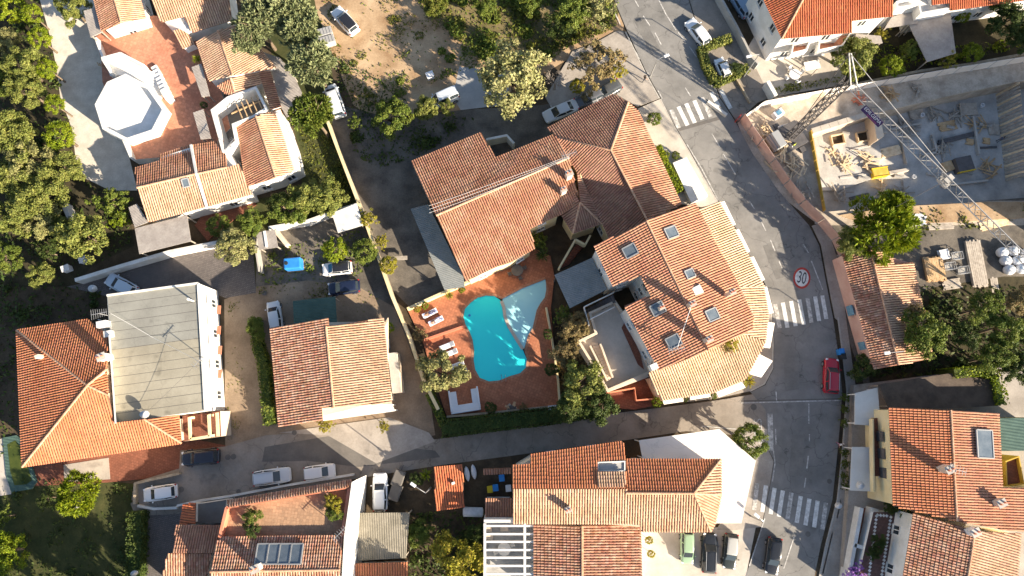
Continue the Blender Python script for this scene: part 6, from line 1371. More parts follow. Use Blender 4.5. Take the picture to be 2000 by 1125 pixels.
# hoarding round the site
HP = [(1638, 500), (1624, 470), (1596, 436), (1560, 400), (1530, 362), (1502, 322), (1478, 286), (1458, 258), (1444, 236)]
hd = thing('hoarding', 'pale pink cloth hoarding curving along the main road round the building site', 'hoarding', P(1530, 362, 0))
m_h = mat('hoarding_cloth', (.62, .42, .36), (.74, .56, .49), scale=.5, rough=.9, fine=.08, trans=.35); M['hoard'] = m_h
def hoard(par, pts, h, m):
    W3 = [P(x, y, 0) for x, y in pts]
    for i in range(len(W3)-1):
        a, b = W3[i], W3[i+1]; d = b-a; L = d.length; d.normalize(); k = max(1, round(L/2.4))
        for j in range(k):
            p, q = a.lerp(b, (j+.015)/k), a.lerp(b, (j+.985)/k); MB().bar(p+Vector((0, 0, h/2+.1)), q+Vector((0, 0, h/2+.1)), .05, h).build('panel', M[m], par)
            MB().bar((p.x, p.y, 0), (p.x, p.y, h+.15), .07).build('post', M['steel'], par)
            MB().box((p.x, p.y, .06), (.55, .25, .12)).build('foot', M['concrete'], par)
hoard(hd, HP, 2.2, 'hoard')
h2 = thing('hoarding', 'white cloth hoarding along the north edge of the building site', 'hoarding', P(1700, 180, 0)); hoard(h2, [(1448, 236), (1484, 210), (1600, 188), (1720, 168), (1860, 144), (2060, 112)], 1.8, 'tent')
rd = thing('red_barrier', 'bright red barrier panel at the corner of the hoarding', 'barrier', P(1441, 232, 0)); MB().bar(P(1437, 236, .6), P(1446, 226, .6), .12, 1.1).build('panel', M['red_paint'], rd); MB().bar(P(1441, 232, .02), P(1441, 232, 1.2), .08).build('post', M['steel'], rd)
h3 = thing('hoarding', 'pink hoarding end bay against the cottage beside the dark gap', 'hoarding', P(1634, 506, 0)); hoard(h3, [(1640, 505), (1650, 540)], 2.4, 'hoard')
# crane
cr_ = thing('tower_crane', 'grey self erecting crane with a long lattice jib over the building site', 'crane', P(1541, 269, 0))
base_p = P(1545, 266, .8); top_p = Vector((base_p.x, base_p.y, 16.4)); 
def lattice(par, name, a, b, w, nb, m, sides=4, r=.05, upv=Vector((0, 0, 1))):
    d = (b-a).normalized(); x = d.cross(upv)
    if x.length < .1: x = d.cross(Vector((1, 0, 0)))
    x.normalize(); y = x.cross(d); mb = MB()
    cs = [(-1, -1), (1, -1), (1, 1), (-1, 1)] if sides == 4 else [(-1, -.6), (1, -.6), (0, .8)]
    C_ = [[a.lerp(b, k/nb)+x*(w/2*i)+y*(w/2*j) for k in range(nb+1)] for i, j in cs]
    for c in C_: mb.bar(c[0], c[-1], r*2)
    ns = len(C_)
    for s_ in range(ns):
        for k in range(nb):
            p, q = C_[s_], C_[(s_+1) % ns]; mb.bar(p[k], q[k+1] if k % 2 else q[k], r*1.1); mb.bar(p[k] if k % 2 else q[k], q[k+1] if k % 2 else p[k+1], r*1.1)
    return mb.build(name, M[m], par)
lattice(cr_, 'mast', Vector((base_p.x, base_p.y, .8)), top_p, .75, 18, 'steel_dark', r=.06)
j0 = P(1668, 168, 16.8); j1 = P(2075, 575, 17.4); lattice(cr_, 'jib', j0, j1, .95, 34, 'crane', sides=3, r=.042)
ap = P(1660, 104, 19.8)
for dx in (-.35, .35): MB().bar(j0+Vector((dx, 0, 0)), ap+Vector((dx*.3, 0, 0)), .12).build('a_frame', M['crane'], cr_)
q1 = j0.lerp(j1, .44)+Vector((0, 0, .7)); MB().bar(ap, q1, .055).build('tie_bar', M['crane'], cr_); MB().bar(ap, P(1548, 262, 2.2), .07).build('rear_tie', M['steel_dark'], cr_)
jd = (j1-j0).normalized(); pos = j0.lerp(j1, .465); rzj = math.atan2(jd.y, jd.x)
tr_ = MB().box((pos.x, pos.y, pos.z-.6), (1.3, .9, .3), rzj); tr_.box((pos.x, pos.y, pos.z+.2), (.6, 1.0, .25), rzj); tr_.build('trolley', M['concrete'], cr_)
MB().bar((pos.x, pos.y, pos.z-.7), (pos.x, pos.y, 6.2), .04).build('hoist_rope', M['steel_dark'], cr_); hk = MB(); hk.box((pos.x, pos.y, 6.0), (.35, .5, .5), rzj); hk.tube([(pos.x, pos.y, 5.8), (pos.x+.12, pos.y, 5.55), (pos.x, pos.y, 5.4), (pos.x-.12, pos.y, 5.5)], .05, 5); hk.build('hook_block', M['yellow_steel'], cr_)
MB().box((base_p.x, base_p.y, .5), (3.4, 3.4, .35), .5).build('chassis', M['steel_dark'], cr_)
for i in (-1, 1):
    for j in (-1, 1): MB().box((base_p.x+1.6*i, base_p.y+1.6*j, .2), (.7, .7, .4), .5).build('outrigger', M['steel_dark'], cr_)
for k in range(3): bevel(MB().box((base_p.x-2.45+.1*k, base_p.y-1.0, 1.0+.62*k), (1.0, 2.2, .58), .5).build('ballast', M['frame_grey'], cr_), .04)
# sign board on the jib
sgp = j0.lerp(j1, .125); sd_ = Vector((-jd.y, jd.x, 0)).normalized(); sgp = sgp-sd_*1.05+Vector((0, 0, .1))
up_ = (Vector((0, 0, 1))*.85+sd_*.5).normalized(); zz = jd.cross(up_).normalized(); up_ = zz.cross(jd)
if zz.z < 0: pass
R_ = Matrix((jd, up_, zz)).transposed(); q = R_.to_euler()
sg = MB(); sg.box((0, 0, 0), (2.6, .72, .05)); sgo = sg.build('sign_board', mat('sign_purple', (.05, .025, .10), rough=.6), cr_, world=False); sgo.location = sgp-base_loc(cr_); sgo.rotation_euler = q
text_obj('lettering', 'EDILGEMA', .5, 'plastic_white', sgo, (0, .10, .032), 0, rot=(0, 0, 0)); text_obj('sub_lettering', 'COSTRUZIONI', .2, 'poster', sgo, (.2, -.25, .032), 0, rot=(0, 0, 0)).data.materials[0] = mat('sign_pink', (.55, .12, .28), rough=.6)
# things lying about in the pit
def planks(x, y, z, fx, fy, nP, L, label, m='timber', w=.2, th=.06, layers=1, jit=.05, cat='plank stack', name='plank_stack', grp=None):
    p = P(x, y, z+.1); t = thing(name, label, cat, (p.x, p.y, z), heading(x, y, fx, fy), grp); r = random.Random(int(x*3+y))
    for l_ in range(layers):
        for k in range(nP):
            bevel(MB().box((r.uniform(-jit, jit)*3, (k-(nP-1)/2)*(w+.015)+r.uniform(-jit, jit)*.1, th/2+l_*(th+.012)), (L*r.uniform(.93, 1.03), w, th), r.uniform(-jit, jit)*.12).build('plank', M[m], t, world=False), .008, 1)
    return t
def heap(x, y, z, R, nP, label, m='timber', L=(1, 2.4), cat='timber pile', name='timber_pile'):
    p = P(x, y, z); t = thing(name, label, cat, (p.x, p.y, z)); r = random.Random(int(x+y*7))
    for k in range(nP):
        a = r.uniform(0, 6.28); q = Vector((r.gauss(0, R*.4), r.gauss(0, R*.4), .08+k*.035)); M3 = Matrix.Rotation(a, 3, 'Z') @ Matrix.Rotation(r.uniform(-.12, .12), 3, 'Y')
        MB().box(q, (r.uniform(*L), r.uniform(.08, .2), .06), M=M3).build('plank', M[m], t, world=False)
skip_ = thing('skip', 'yellow steel skip standing in the pit', 'skip', P(1712, 341, PZ), heading(1712, 341, 10, -1.5)); bevel(MB().box((0, 0, .55), (2.1, 1.2, 1.0)).build('body', M['yellow_steel'], skip_, world=False), .05)
for s_ in (-1, 1): MB().box((0, s_*.6, 1.08), (2.2, .1, .1)).build('rim', M['yellow_steel'], skip_, world=False)
MB().box((0, 0, 1.0), (1.9, 1.0, .12)).build('load', M['yellow_form'], skip_, world=False)
sk2 = thing('skip', 'dark yellow edged skip under the crane trolley', 'skip', P(1875, 325, PZ), heading(1875, 325, 10, -2)); bevel(MB().box((0, 0, .55), (2.2, 2.0, 1.1)).build('body', M['steel_dark'], sk2, world=False), .05); MB().box((0, -1.03, .9), (2.3, .12, .5)).build('rim', M['yellow_steel'], sk2, world=False)
block('concrete_block', 'pale concrete beam beside the yellow skip', [(1736, 334), (1776, 327), (1777, 333), (1738, 341)], PZ, PZ+.6, 'pave_light', 'beam')
block('formwork_slab', 'tall beige formwork slab leaning in the pit under the jib', [(1704, 218), (1716, 214), (1727, 266), (1713, 274)], PZ, -.2, 'beige', 'formwork')
block('wall_panel', 'brown sheet beside the dark skip in the pit', [(1840, 318), (1858, 312), (1866, 330), (1848, 336)], PZ, PZ+.5, 'wood', 'panel')
planks(1868, 270, PZ, 20, -5, 2, 5.4, 'long dark beam lying across the pit floor', 'steel_dark', .3, .3, 1, 0, 'beam', 'steel_beam'); planks(1928, 288, PZ, 20, -1, 1, 2.6, 'short dark beam near the worker on the pit floor', 'steel_dark', .25, .2, 1, 0, 'beam', 'steel_beam'); planks(1890, 214, PZ, 20, -1, 8, 2.4, 'dark plank stack at the north side of the pit', 'wood_grey', .2, .08, 4); planks(1790, 222, PZ, 20, -3, 7, 1.9, 'stack of grey boards with a white bucket on the pit floor', 'wood_grey', .2, .08, 3)
planks(1740, 296, PZ, 20, -5, 6, 2.6, 'stack of pale planks in the middle of the pit', 'timber', .2, .07, 4); planks(1940, 252, PZ, 3, 20, 6, 1.5, 'square stack of dark boards on the east side of the pit', 'wood_grey', .22, .08, 3); planks(1894, 277, PZ, 20, 4, 4, 1.0, 'small brown pallet beside the long dark beam', 'wood', .2, .08, 2); planks(1926, 275, PZ, 20, 3, 4, .9, 'small brown pallet near the east wall of the pit', 'wood', .2, .08, 2)
planks(1850, 246, PZ, 20, -4, 6, 2.4, 'reddish board stack north of the long dark beam', 'wood', .2, .08, 2); planks(1678, 384, PZ, 20, -5, 2, 2.8, 'dark beam pair at the south west corner of the pit floor', 'steel_dark', .22, .2, 1, 0, 'beam', 'steel_beam')
heap(1650, 322, -2.45, 1.3, 16, 'loose heap of reddish planks and props on the upper floor slab'); heap(1862, 226, PZ, 1.4, 14, 'dark tangle of props in the north of the pit', 'wood_grey'); heap(1822, 228, PZ, 1.1, 12, 'small dark tangle of rods beside the board stack', 'wood_grey'); heap(1770, 250, PZ, 1.6, 18, 'tangle of boards under the crane jib', 'wood_grey'); heap(1765, 372, PZ, 1.2, 10, 'scattered props near the southern edge of the pit', 'wood_grey')
heap(1490, 262, .1, 1.5, 22, 'splintered boards inside the hoarding corner'); heap(1522, 296, .1, 1.8, 26, 'bright scattered planks between hoarding and trench', 'timber'); heap(1545, 325, .1, 1.6, 22, 'pile of offcuts along the trench edge', 'timber'); heap(1500, 284, .1, 1.1, 14, 'brown planks leaning by the hoarding', 'wood'); heap(1736, 188, .1, 1.2, 18, 'bundle of brown rods on the north ledge of the site', 'wood', (1, 1.8)); heap(1788, 177, .1, .8, 12, 'small rod bundle beside the north hoarding', 'wood_grey', (.8, 1.4)); heap(1680, 196, .1, 1.2, 10, 'red plastic netting rolls on the north ledge', 'salmon', (.8, 1.6), 'netting', 'netting_roll'); heap(1560, 375, .1, 1.4, 18, 'dark scrap boards at the foot of the hoarding', 'wood_grey'); heap(1630, 300, -2.45, .9, 8, 'three props on the sunlit upper slab')
cab = thing('site_cabinet', 'white and blue electrical cabinet with an open lid in the hoarding corner', 'cabinet', P(1516, 226, 0), .6); bevel(MB().box((0, 0, .5), (1.3, .9, 1.0)).build('body', M['plastic_white'], cab, world=False), .04); MB().box((0, 0, 1.03), (.7, .6, .04)).build('panel', M['poster'], cab, world=False); MB().box((0, .5, 1.1), (1.35, .06, .3)).build('lid', M['steel_dark'], cab, world=False)
ramp = slab('ramp', [(1492, 252), (1516, 240), (1530, 262), (1504, 276)], 0, .2, M['concrete']); structure(ramp)
mxr = thing('mixer_tray', 'pale mortar tray beside the crane mast', 'tray', P(1532, 252, .1), .3); bevel(MB().box((0, 0, .25), (1.8, 1.0, .45)).build('tub', M['dirty_white'], mxr, world=False), .08); MB().box((0, 0, .49), (1.6, .8, .02)).build('mortar', M['concrete'], mxr, world=False)
wbl = thing('concrete_wall', 'low white concrete wall running from the crane foot along the north of the pit', 'wall', P(1640, 240, 0))
for k in range(7): a, b = P(1585+k*17, 257-k*5.2, .15), P(1585+(k+.97)*17, 257-(k+.97)*5.2, .15); MB().bar(a, b, .7, .5).build('segment', M['pave_light'], wbl)
for k, (x, y, lb) in enumerate(((1920, 205, 'upper white bucket on the pit floor'), (1800, 226, 'white bucket on the grey board stack'), (1786, 345, 'pale foam block on the pit floor south of the beam'))):
    p = P(x, y, PZ+.4); t = thing('bucket', lb, 'bucket', (p.x, p.y, PZ+(.3 if k == 1 else 0))); MB().lathe((0, 0, 0), [(.22, 0), (.28, .42), (.24, .42), (.2, .1)], 12).build('pail', M['plastic_white'], t, world=False); MB().tube([(-.26, 0, .42), (0, 0, .55), (.26, 0, .42)], .015, 5).build('handle', M['steel'], t, world=False)
structure(slab('south_bank', [(1640, 420), (1740, 404), (1940, 394), (2080, 394), (2080, 420), (1900, 432), (1700, 440)], 0, .25, M['dirt']))
# storage yard south of the pit
planks(1786, 430, 0, 20, -2, 8, 2.8, 'sunlit bundle of white boards beside the big tree', 'plastic_white', .18, .08, 3, .05); planks(1836, 434, 0, 20, -1, 9, 3.2, 'shaded bundle of grey corrugated sheets beside the white boards', 'wood_grey', .2, .06, 3); planks(1941, 437, 0, 20, -5, 5, 3.8, 'sunlit pale planks under the crane jib', 'timber', .22, .08, 2); planks(1958, 412, 0, 20, -3, 4, 4.0, 'upper strip of pale planks on the site bank', 'timber', .2, .08, 1)
planks(1823, 526, 0, 4, 20, 11, 3.0, 'brown plank stack with broad striped top', 'wood', .2, .07, 6); planks(1905, 515, 0, 5, 26, 8, 6.0, 'long grey plank stack in the shaded yard', 'wood_grey', .22, .08, 5); planks(1858, 555, 0, 20, -3, 6, 2.2, 'short grey plank stack at the south of the yard', 'wood_grey', .2, .08, 3); planks(1841, 498, 0, 20, -4, 5, 1.2, 'white wrapped pallet on the plank yard', 'plastic_white', .24, .12, 4); planks(1943, 555, 0, 3, 20, 4, 1.8, 'single dark pallet south of the white bulk bags', 'wood_grey', .22, .08, 1); planks(1932, 448, 0, 20, 8, 3, 2.2, 'splayed pale boards beneath the jib', 'timber', .2, .06, 1, .8)
for x, y, lb in ((1868, 500, 'metal cage frame between the plank stacks'), (1880, 528, 'pale crate of fittings between the plank stacks'), (1854, 520, 'brown frame leaning beside the plank stack')):
    p = P(x, y, .4); t = thing('wire_crate', lb, 'crate', (p.x, p.y, 0), .1); mb = MB()
    for z in (.08, .45, .8):
        for a, b in (((-.6, -.45), (.6, -.45)), ((.6, -.45), (.6, .45)), ((.6, .45), (-.6, .45)), ((-.6, .45), (-.6, -.45))): mb.bar((*a, z), (*b, z), .05)
    for a in ((-.6, -.45), (.6, -.45), (.6, .45), (-.6, .45)): mb.bar((*a, 0), (*a, .8), .06)
    mb.build('frame', M['steel'], t, world=False); MB().box((0, 0, .2), (1.0, .7, .3)).build('contents', M['concrete'], t, world=False)
for k, (x, y, lb) in enumerate(((1960, 492, 'white bulk bag at the upper left of the bag group'), (1982, 489, 'white bulk bag at the top of the bag group under the jib'), (1967, 508, 'white bulk bag on the left of the bag group, second row'), (1990, 508, 'white bulk bag on the right of the bag group, second row'), (1974, 526, 'white bulk bag at the bottom left of the bag group'), (1998, 524, 'white bulk bag at the bottom right of the bag group'), (2008, 494, 'white bulk bag cut by the right edge of the frame'))):
    p = P(x, y, .8); t = thing('bulk_bag', lb, 'bulk bag', (p.x, p.y, 0), k*.5, 'white bulk bags in the yard'); mb = MB(); mb.lathe((0, 0, 0), [(.42, 0), (.58, .15), (.66, .5), (.62, .85), (.45, 1.02), (.2, 1.08)], 12); mb.build('sack', M['bag'], t, smooth=True, world=False)
    for q in range(4): a = q*1.571+.4; MB().tube([(.38*math.cos(a), .38*math.sin(a), .98), (.30*math.cos(a+.3), .30*math.sin(a+.3), 1.28), (.38*math.cos(a+.6), .38*math.sin(a+.6), .98)], .03, 5).build('loop', M['poster'], t, world=False)
# unseen block added outside the frame to shade the pit
def outside_block(label, pts, h): return flat_block('shade_block', label, pts, 0, h, 'beige', 'concrete', par=.6, win=True, cat='shade block')
outside_block('unseen tall beige block added east of the building site for shade', [(2245, 170), (2420, 150), (2430, 440), (2250, 440)], 13.0)

R_ = random.Random(77)
for k in range(80):
    x = R_.uniform(1615, 1950); y = R_.uniform(215, 385)
    if x < 1725: y = R_.uniform(255, 365); z = -2.45
    else: z = PZ
    lb = 'loose board or offcut scattered on the pit slab'
    p = P(x, y, z); o = MB().box((0, 0, .05), (R_.uniform(.5, 1.9), R_.uniform(.12, .5), R_.uniform(.06, .25)), R_.uniform(0, 3.1)).build('loose_board', M[R_.choice(['timber', 'wood_grey', 'wood', 'steel_dark', 'concrete'])], loc=p); tag(o, lb, 'board', 'boards scattered over the pit slab'); bevel(o, .01, 1)
for k in range(30):
    f = R_.random(); x = 1478+f*105+R_.uniform(-12, 14); y = 262+f*135+R_.uniform(-22, 10)
    p = P(x, y, .08); o = MB().box((0, 0, .05), (R_.uniform(.6, 2.2), R_.uniform(.1, .3), .07), R_.uniform(0, 3.1)).build('loose_board', M[R_.choice(['timber', 'timber', 'wood', 'wood_grey'])], loc=p); tag(o, 'loose board lying between the hoarding and the trench', 'board', 'boards scattered beside the trench'); bevel(o, .01, 1)
for k in range(9):
    a = P(1650+k*34, 262-k*2+(k % 2)*90, PZ if k > 2 else -2.45); t = thing('foundation_upstand', 'low concrete upstand with starter bars on the pit slab', 'upstand', a, -.2, 'concrete upstands on the pit slab'); MB().box((0, 0, .2), (1.0+.3*(k % 3), .35, .4)).build('concrete', M['concrete'], t, world=False)
    for q in range(5): MB().tube([(-.4+.2*q, 0, .4), (-.4+.2*q, .02, 1.0)], .018, 4).build('starter_bar', M['steel_dark'], t, world=False)

for k, (q, lb) in enumerate((([(1740, 250), (1800, 238), (1801, 242), (1741, 254)], 'long low footing wall under the jib'), ([(1800, 300), (1836, 294), (1837, 298), (1801, 304)], 'short low footing wall west of the dark skip'), ([(1640, 345), (1700, 336), (1701, 340), (1641, 349)], 'low footing wall west of the yellow skip'), ([(1760, 270), (1764, 269), (1775, 318), (1771, 319)], 'low cross footing wall in the middle of the pit'),
    ([(1820, 262), (1824, 261), (1834, 300), (1830, 301)], 'low cross footing wall east of the board tangle'), ([(1900, 226), (1904, 225), (1916, 300), (1912, 301)], 'low cross footing wall beside the long dark beam'), ([(1660, 290), (1720, 278), (1721, 282), (1661, 294)], 'low footing wall below the formwork boxes'), ([(1840, 360), (1930, 350), (1931, 354), (1841, 364)], 'low footing wall along the south of the pit'))):
    block('footing_wall', lb, q, PZ, PZ+.55, 'concrete', 'footing wall', 'low footing walls on the pit floor')
heap(1690, 315, -2.45, 1.5, 16, 'spread of planks west of the yellow skip', 'timber'); heap(1835, 285, PZ, 1.6, 16, 'rod and plank litter west of the dark skip', 'wood_grey'); heap(1925, 330, PZ, 1.5, 14, 'plank litter in the south east of the pit', 'wood'); heap(1640, 380, -2.45, 1.2, 12, 'plank litter in the south west corner of the pit', 'wood_grey'); heap(1720, 372, PZ, 1.2, 12, 'planks by the southern wall of the pit', 'timber'); heap(1905, 245, PZ, 1.2, 12, 'short boards north of the long dark beam', 'wood')
# ------------------------------------------------------------------ trees and shrubs
T = tree
for a in (  # woodland on the left
    (22, 18, 34, 'bush', 'lf_bright', 'smooth light green crown in the top left corner'), (60, 28, 21, 'bush', 'lf_bright', 'bright clipped tree at the top of the gravel path'), (76, 75, 24, 'bush', 'lf_bright', 'bright clipped tree second from the top beside the gravel path'), (92, 134, 22, 'bush', 'lf_bright', 'bright clipped tree level with the octagonal tower stair'), (106, 204, 20, 'bush', 'lf_bright', 'small bright clipped tree west of the octagonal tower'), (116, 264, 29, 'bush', 'lf_bright', 'largest bright clipped tree, at the foot of the gravel path'),
    (12, 82, 26, 'wood', 'lf_grey', 'grey olive tree on the left edge below the smooth crown'), (45, 132, 36, 'wood', 'lf_olive', 'broad olive tree west of the clipped row'), (52, 178, 34, 'wood', 'lf_olive', 'olive tree crown beside the gap in the clipped row'), (14, 160, 28, 'wood', 'lf_mid', 'dark green tree on the left edge at tower height'), (22, 268, 46, 'wood', 'lf_olive', 'wide olive crown on the left edge below the dark gap'), (60, 316, 44, 'wood', 'lf_grey', 'greyish dry crown in the middle of the woodland'), (118, 330, 38, 'wood', 'lf_olive', 'green olive crown near the end of the gravel path'), (24, 345, 44, 'wood', 'lf_olive', 'olive crown on the left edge at low wing height'), (78, 385, 46, 'wood', 'lf_olive', 'broad olive crown west of the short white wall'), (30, 418, 42, 'wood', 'lf_olive', 'olive crown on the left edge above the dark clearing'), (82, 432, 34, 'wood', 'lf_grey', 'pale olive crown beside the dark clearing'), (14, 505, 30, 'wood', 'lf_mid', 'green tree on the left edge below the dark clearing'),
    (160, 462, 46, 'olive', 'lf_olive', 'spreading olive over the white cabinet'), (122, 442, 22, 'olive', 'lf_olive', 'small olive beside the short white wall'), (222, 396, 32, 'airy', 'lf_mid', 'loose green tree against the low villa wing'), (234, 428, 18, 'airy', 'lf_bright', 'bright shoot below the loose green tree'), (76, 536, 24, 'olive', 'lf_olive', 'small olive north of the dark yard'), (108, 42, 24, 'wood', 'lf_mid', 'leafy tree left of the gravel path top') if False else (140, 18, 34, 'wood', 'lf_olive', 'grey green tree between path and flat canopy at the top'), (95, 492, 18, 'airy', 'lf_dark', 'thin dark sapling in the shaded clearing')):
    T(*a, zc=(3.6 if 'clipped' in a[5] else None))
for a in (  # villa pines
    (500, 40, 44, 'pine', 'lf_pine', 'pale pine crown nearest the villa hall roof'), (562, 18, 48, 'pine', 'lf_pine', 'pale pine crown at the top edge beside the dirt lot'), (585, 58, 40, 'pine', 'lf_pine', 'pale pine crown next to the waste containers'), (484, 82, 28, 'pine', 'lf_pine', 'small pine lobe over the gallery roof'), (612, 126, 44, 'pine', 'lf_pine', 'separate pale pine east of the timber canopy'), (612, 222, 38, 'pine', 'lf_mid', 'yellowish pine beside the white van')): T(*a, name='pine_tree', zc=7.0)
T(604, 385, 34, 'olive', 'lf_olive', 'olive green tree along the villa south wall, left one'); T(640, 385, 34, 'olive', 'lf_olive', 'olive green tree along the villa south wall, right one', zc=2.8); T(560, 412, 34, 'olive', 'lf_mid', 'dense tree south of the villa corner'); T(545, 398, 24, 'bush', 'lf_dark', 'dark round bush against the villa wall')
T(458, 480, 38, 'olive', 'lf_grey', 'pale grey olive on the corner of the cobbled yard'); T(490, 434, 26, 'olive', 'lf_mid', 'green tree behind the pale grey olive'); T(427, 440, 24, 'bush', 'lf_mid', 'round dark shrub on the lower patio'); T(655, 487, 26, 'bush', 'lf_bright', 'rounded citrus tree above the small white car'); T(712, 490, 26, 'bush', 'lf_mid', 'dense citrus tree beside the boundary wall'); T(718, 428, 18, 'airy', 'lf_yellow', 'yellow flowering shrub at the cloth roof'); T(759, 517, 18, 'bush', 'lf_yellow', 'yellow green shrub outside the boundary wall'); T(745, 472, 14, 'airy', 'lf_yellow', 'small yellow shrub in the sunny patch by the boundary wall')
for a in ((762, 228, 36, 'olive', 'lf_mid', 'leafy sunlit tree at the west of the shaded yard'), (834, 210, 24, 'olive', 'lf_olive', 'small sunlit tree left of the parked white van'), (872, 210, 16, 'olive', 'lf_olive', 'small tree in front of the white van'), (694, 240, 14, 'airy', 'lf_mid', 'tiny sunlit sapling near the boundary wall')): T(*a)
T(1004, 156, 66, 'broad', 'lf_silver', 'large pale yellow tree between the concrete apron and the bare trees', zc=4.6, var=1)
bare_tree(1086, 150, 34, 'leafless grey tree right of the large pale tree', seed=5); bare_tree(1164, 122, 52, 'leafless spreading tree on the pavement bend', seed=9, m='bark', leaf='lf_dry'); T(1128, 168, 16, 'bush', 'lf_yellow', 'small golden shrub under the bare trees'); T(1205, 140, 18, 'airy', 'lf_yellow', 'golden shrub at the pavement edge') 
for a in ((1120, 20, 38, 'broad', 'lf_mid', 'dark leafy tree at the top edge beside the road'), (1165, 14, 38, 'airy', 'lf_silver', 'pale leafy tree hanging over the road at the top edge'), (1092, 55, 26, 'broad', 'lf_dark', 'dark shrub on the scrub bank'), (1035, 8, 26, 'olive', 'lf_mid', 'green bush at the top of the scrub bank'), (945, 4, 24, 'olive', 'lf_mid', 'green bush at the top edge of the dirt lot'), (850, 4, 26, 'olive', 'lf_weed', 'green weedy bush at the top left of the scrub bank')): T(*a)
for a in ((1668, 110, 44, 'olive', 'lf_olive', 'big grey green olive beside the crane head'), (1742, 130, 26, 'bush', 'lf_bright', 'bright shrub left of the grey pergola'), (1722, 70, 16, 'airy', 'lf_yellow', 'small yellow green tree under the red roof'), (1900, 102, 20, 'bush', 'lf_bright', 'bright round shrub right of the grey pergola'), (1880, 30, 16, 'bush', 'lf_bright', 'small bright shrub below the red annex'), (1850, 118, 20, 'airy', 'lf_yellow', 'yellow flowering shrub under the grey pergola'), (1968, 40, 44, 'broad', 'lf_dark', 'dark tree at the top right corner'), (1990, 75, 30, 'broad', 'lf_dark', 'dark tree below the one in the top right corner'), (1775, 100, 20, 'broad', 'lf_mid', 'shrub in the shade beside the narrow garden pond')): T(*a)
T(1725, 446, 64, 'fluffy', 'lf_bright', 'big feathery green tree between the pit and the pink cottage', zc=5.0); T(1740, 415, 40, 'fluffy', 'lf_bright', 'upper lobe of feathery green foliage at the pit edge', zc=5.4); T(1668, 474, 34, 'broad', 'lf_olive', 'grey green leafy tree against the hoarding', zc=4.2)
T(1802, 655, 42, 'broad', 'lf_mid', 'leafy green tree leaning over the pink cottage roof', zc=4.8); T(1785, 612, 20, 'airy', 'lf_dry', 'half bare twigs on the pink cottage roof', zc=5.0)
for a in ((1926, 602, 32, 'broad', 'lf_mid', 'upper tree of the dark grove on the right'), (1962, 642, 34, 'broad', 'lf_mid', 'middle tree of the dark grove on the right'), (1944, 700, 32, 'broad', 'lf_mid', 'lower tree of the dark grove on the right'), (1884, 655, 24, 'broad', 'lf_dark', 'dark tree on the west side of the grove'), (1990, 588, 26, 'broad', 'lf_dry', 'brownish tree at the right edge of the grove'), (1850, 725, 36, 'broad', 'lf_dark', 'dark tree in the shade behind the reed roof') if False else (1994, 720, 28, 'broad', 'lf_dark', 'dark tree at the right edge above the green terrace')): T(*a, zc=5.0)
T(1690, 716, 26, 'broad', 'lf_dark', 'dark shrub below the pink cottage', zc=1.6)
hedge('bright climbing hedge along the back edge of the reed roof', [(1870, 728), (1920, 724), (1950, 732), (1962, 790)], 1.2, 4.6, 'lf_bright', dens=60, seed=14)
T(1466, 862, 34, 'bush', 'lf_mid', 'round street tree between the pale tent roof and the stop line', zc=3.2, var=1)
T(1463, 744, 18, 'palm', 'lf_yellow', 'small spiky palm at the corner of the skirt roof', zc=2.6, name='palm_tree'); T(1283, 785, 11, 'bush', 'lf_bright', 'small shrub at the west end of the shop awnings'); T(1338, 778, 8, 'bush', 'lf_mid', 'tiny shrub between two shop awnings'); T(1392, 772, 8, 'bush', 'lf_mid', 'tiny shrub beside the corner awnings')
for a in ((1428, 672, 14, 'airy', 'lf_yellow', 'yellow green potted plant on the corner building skirt roof'), (1420, 680, 9, 'airy', 'lf_dry', 'dry potted plant on the corner building skirt roof')): T(*a, zc=.7, base=6.4)
T(862, 728, 42, 'olive', 'lf_grey', 'grey olive tree over the shaded loungers'); T(1136, 748, 40, 'olive', 'lf_olive', 'shaggy olive tree between the pool and the stair terrace', zc=5.5); T(1104, 690, 26, 'broad', 'lf_dry', 'dry brownish shrub beside the pool wall, raised to cast shade', zc=4.6); T(1122, 640, 28, 'broad', 'lf_dry', 'dry brownish shrub below the dark metal canopy, raised to cast shade', zc=3.6); T(1100, 615, 20, 'airy', 'lf_mid', 'thin tree at the corner of the dark metal canopy', zc=3.0); T(1172, 790, 32, 'olive', 'lf_dark', 'added dark shade tree at the east end of the street hedge', zc=5.4); T(1112, 795, 26, 'olive', 'lf_dark', 'added dark shade tree above the street hedge', zc=5.0); T(1078, 722, 14, 'bush', 'lf_dark', 'dark shrub at the east edge of the pool terrace'); T(1070, 652, 11, 'bush', 'lf_dark', 'small dark shrub in the pool planting strip'); T(958, 796, 12, 'bush', 'lf_dark', 'dark round shrub beside the white sofa'); T(1022, 796, 9, 'airy', 'lf_dry', 'dry shrub at the south wall of the pool terrace')  # two dark trees added, dry shrubs raised to trees, to shade the pool deck
for a in ((877, 576, 12, 'palm', 'lf_yellow', 'spiky yellow green plant on the cream pool wall'), (830, 597, 8, 'bush', 'lf_bright', 'small bright shrub left of the spiky plant'), (902, 566, 7, 'bush', 'lf_bright', 'small bright shrub right of the spiky plant'), (815, 604, 7, 'bush', 'lf_yellow', 'yellowish shrub at the corner of the cream pool wall')): T(*a)
T(1050, 470, 20, 'airy', 'lf_mid', 'courtyard plant climbing the central house'); T(1060, 498, 18, 'palm', 'lf_dark', 'dark palm in the shaded courtyard', name='palm_tree'); T(820, 655, 14, 'airy', 'lf_dry', 'dry shrub at the corner of the pool wall')
hedge('dark hedge along the side street below the pool terrace', [(862, 838), (960, 826), (1080, 812), (1180, 796)], 2.0, 2.2, 'lf_dark', dens=80, seed=21)
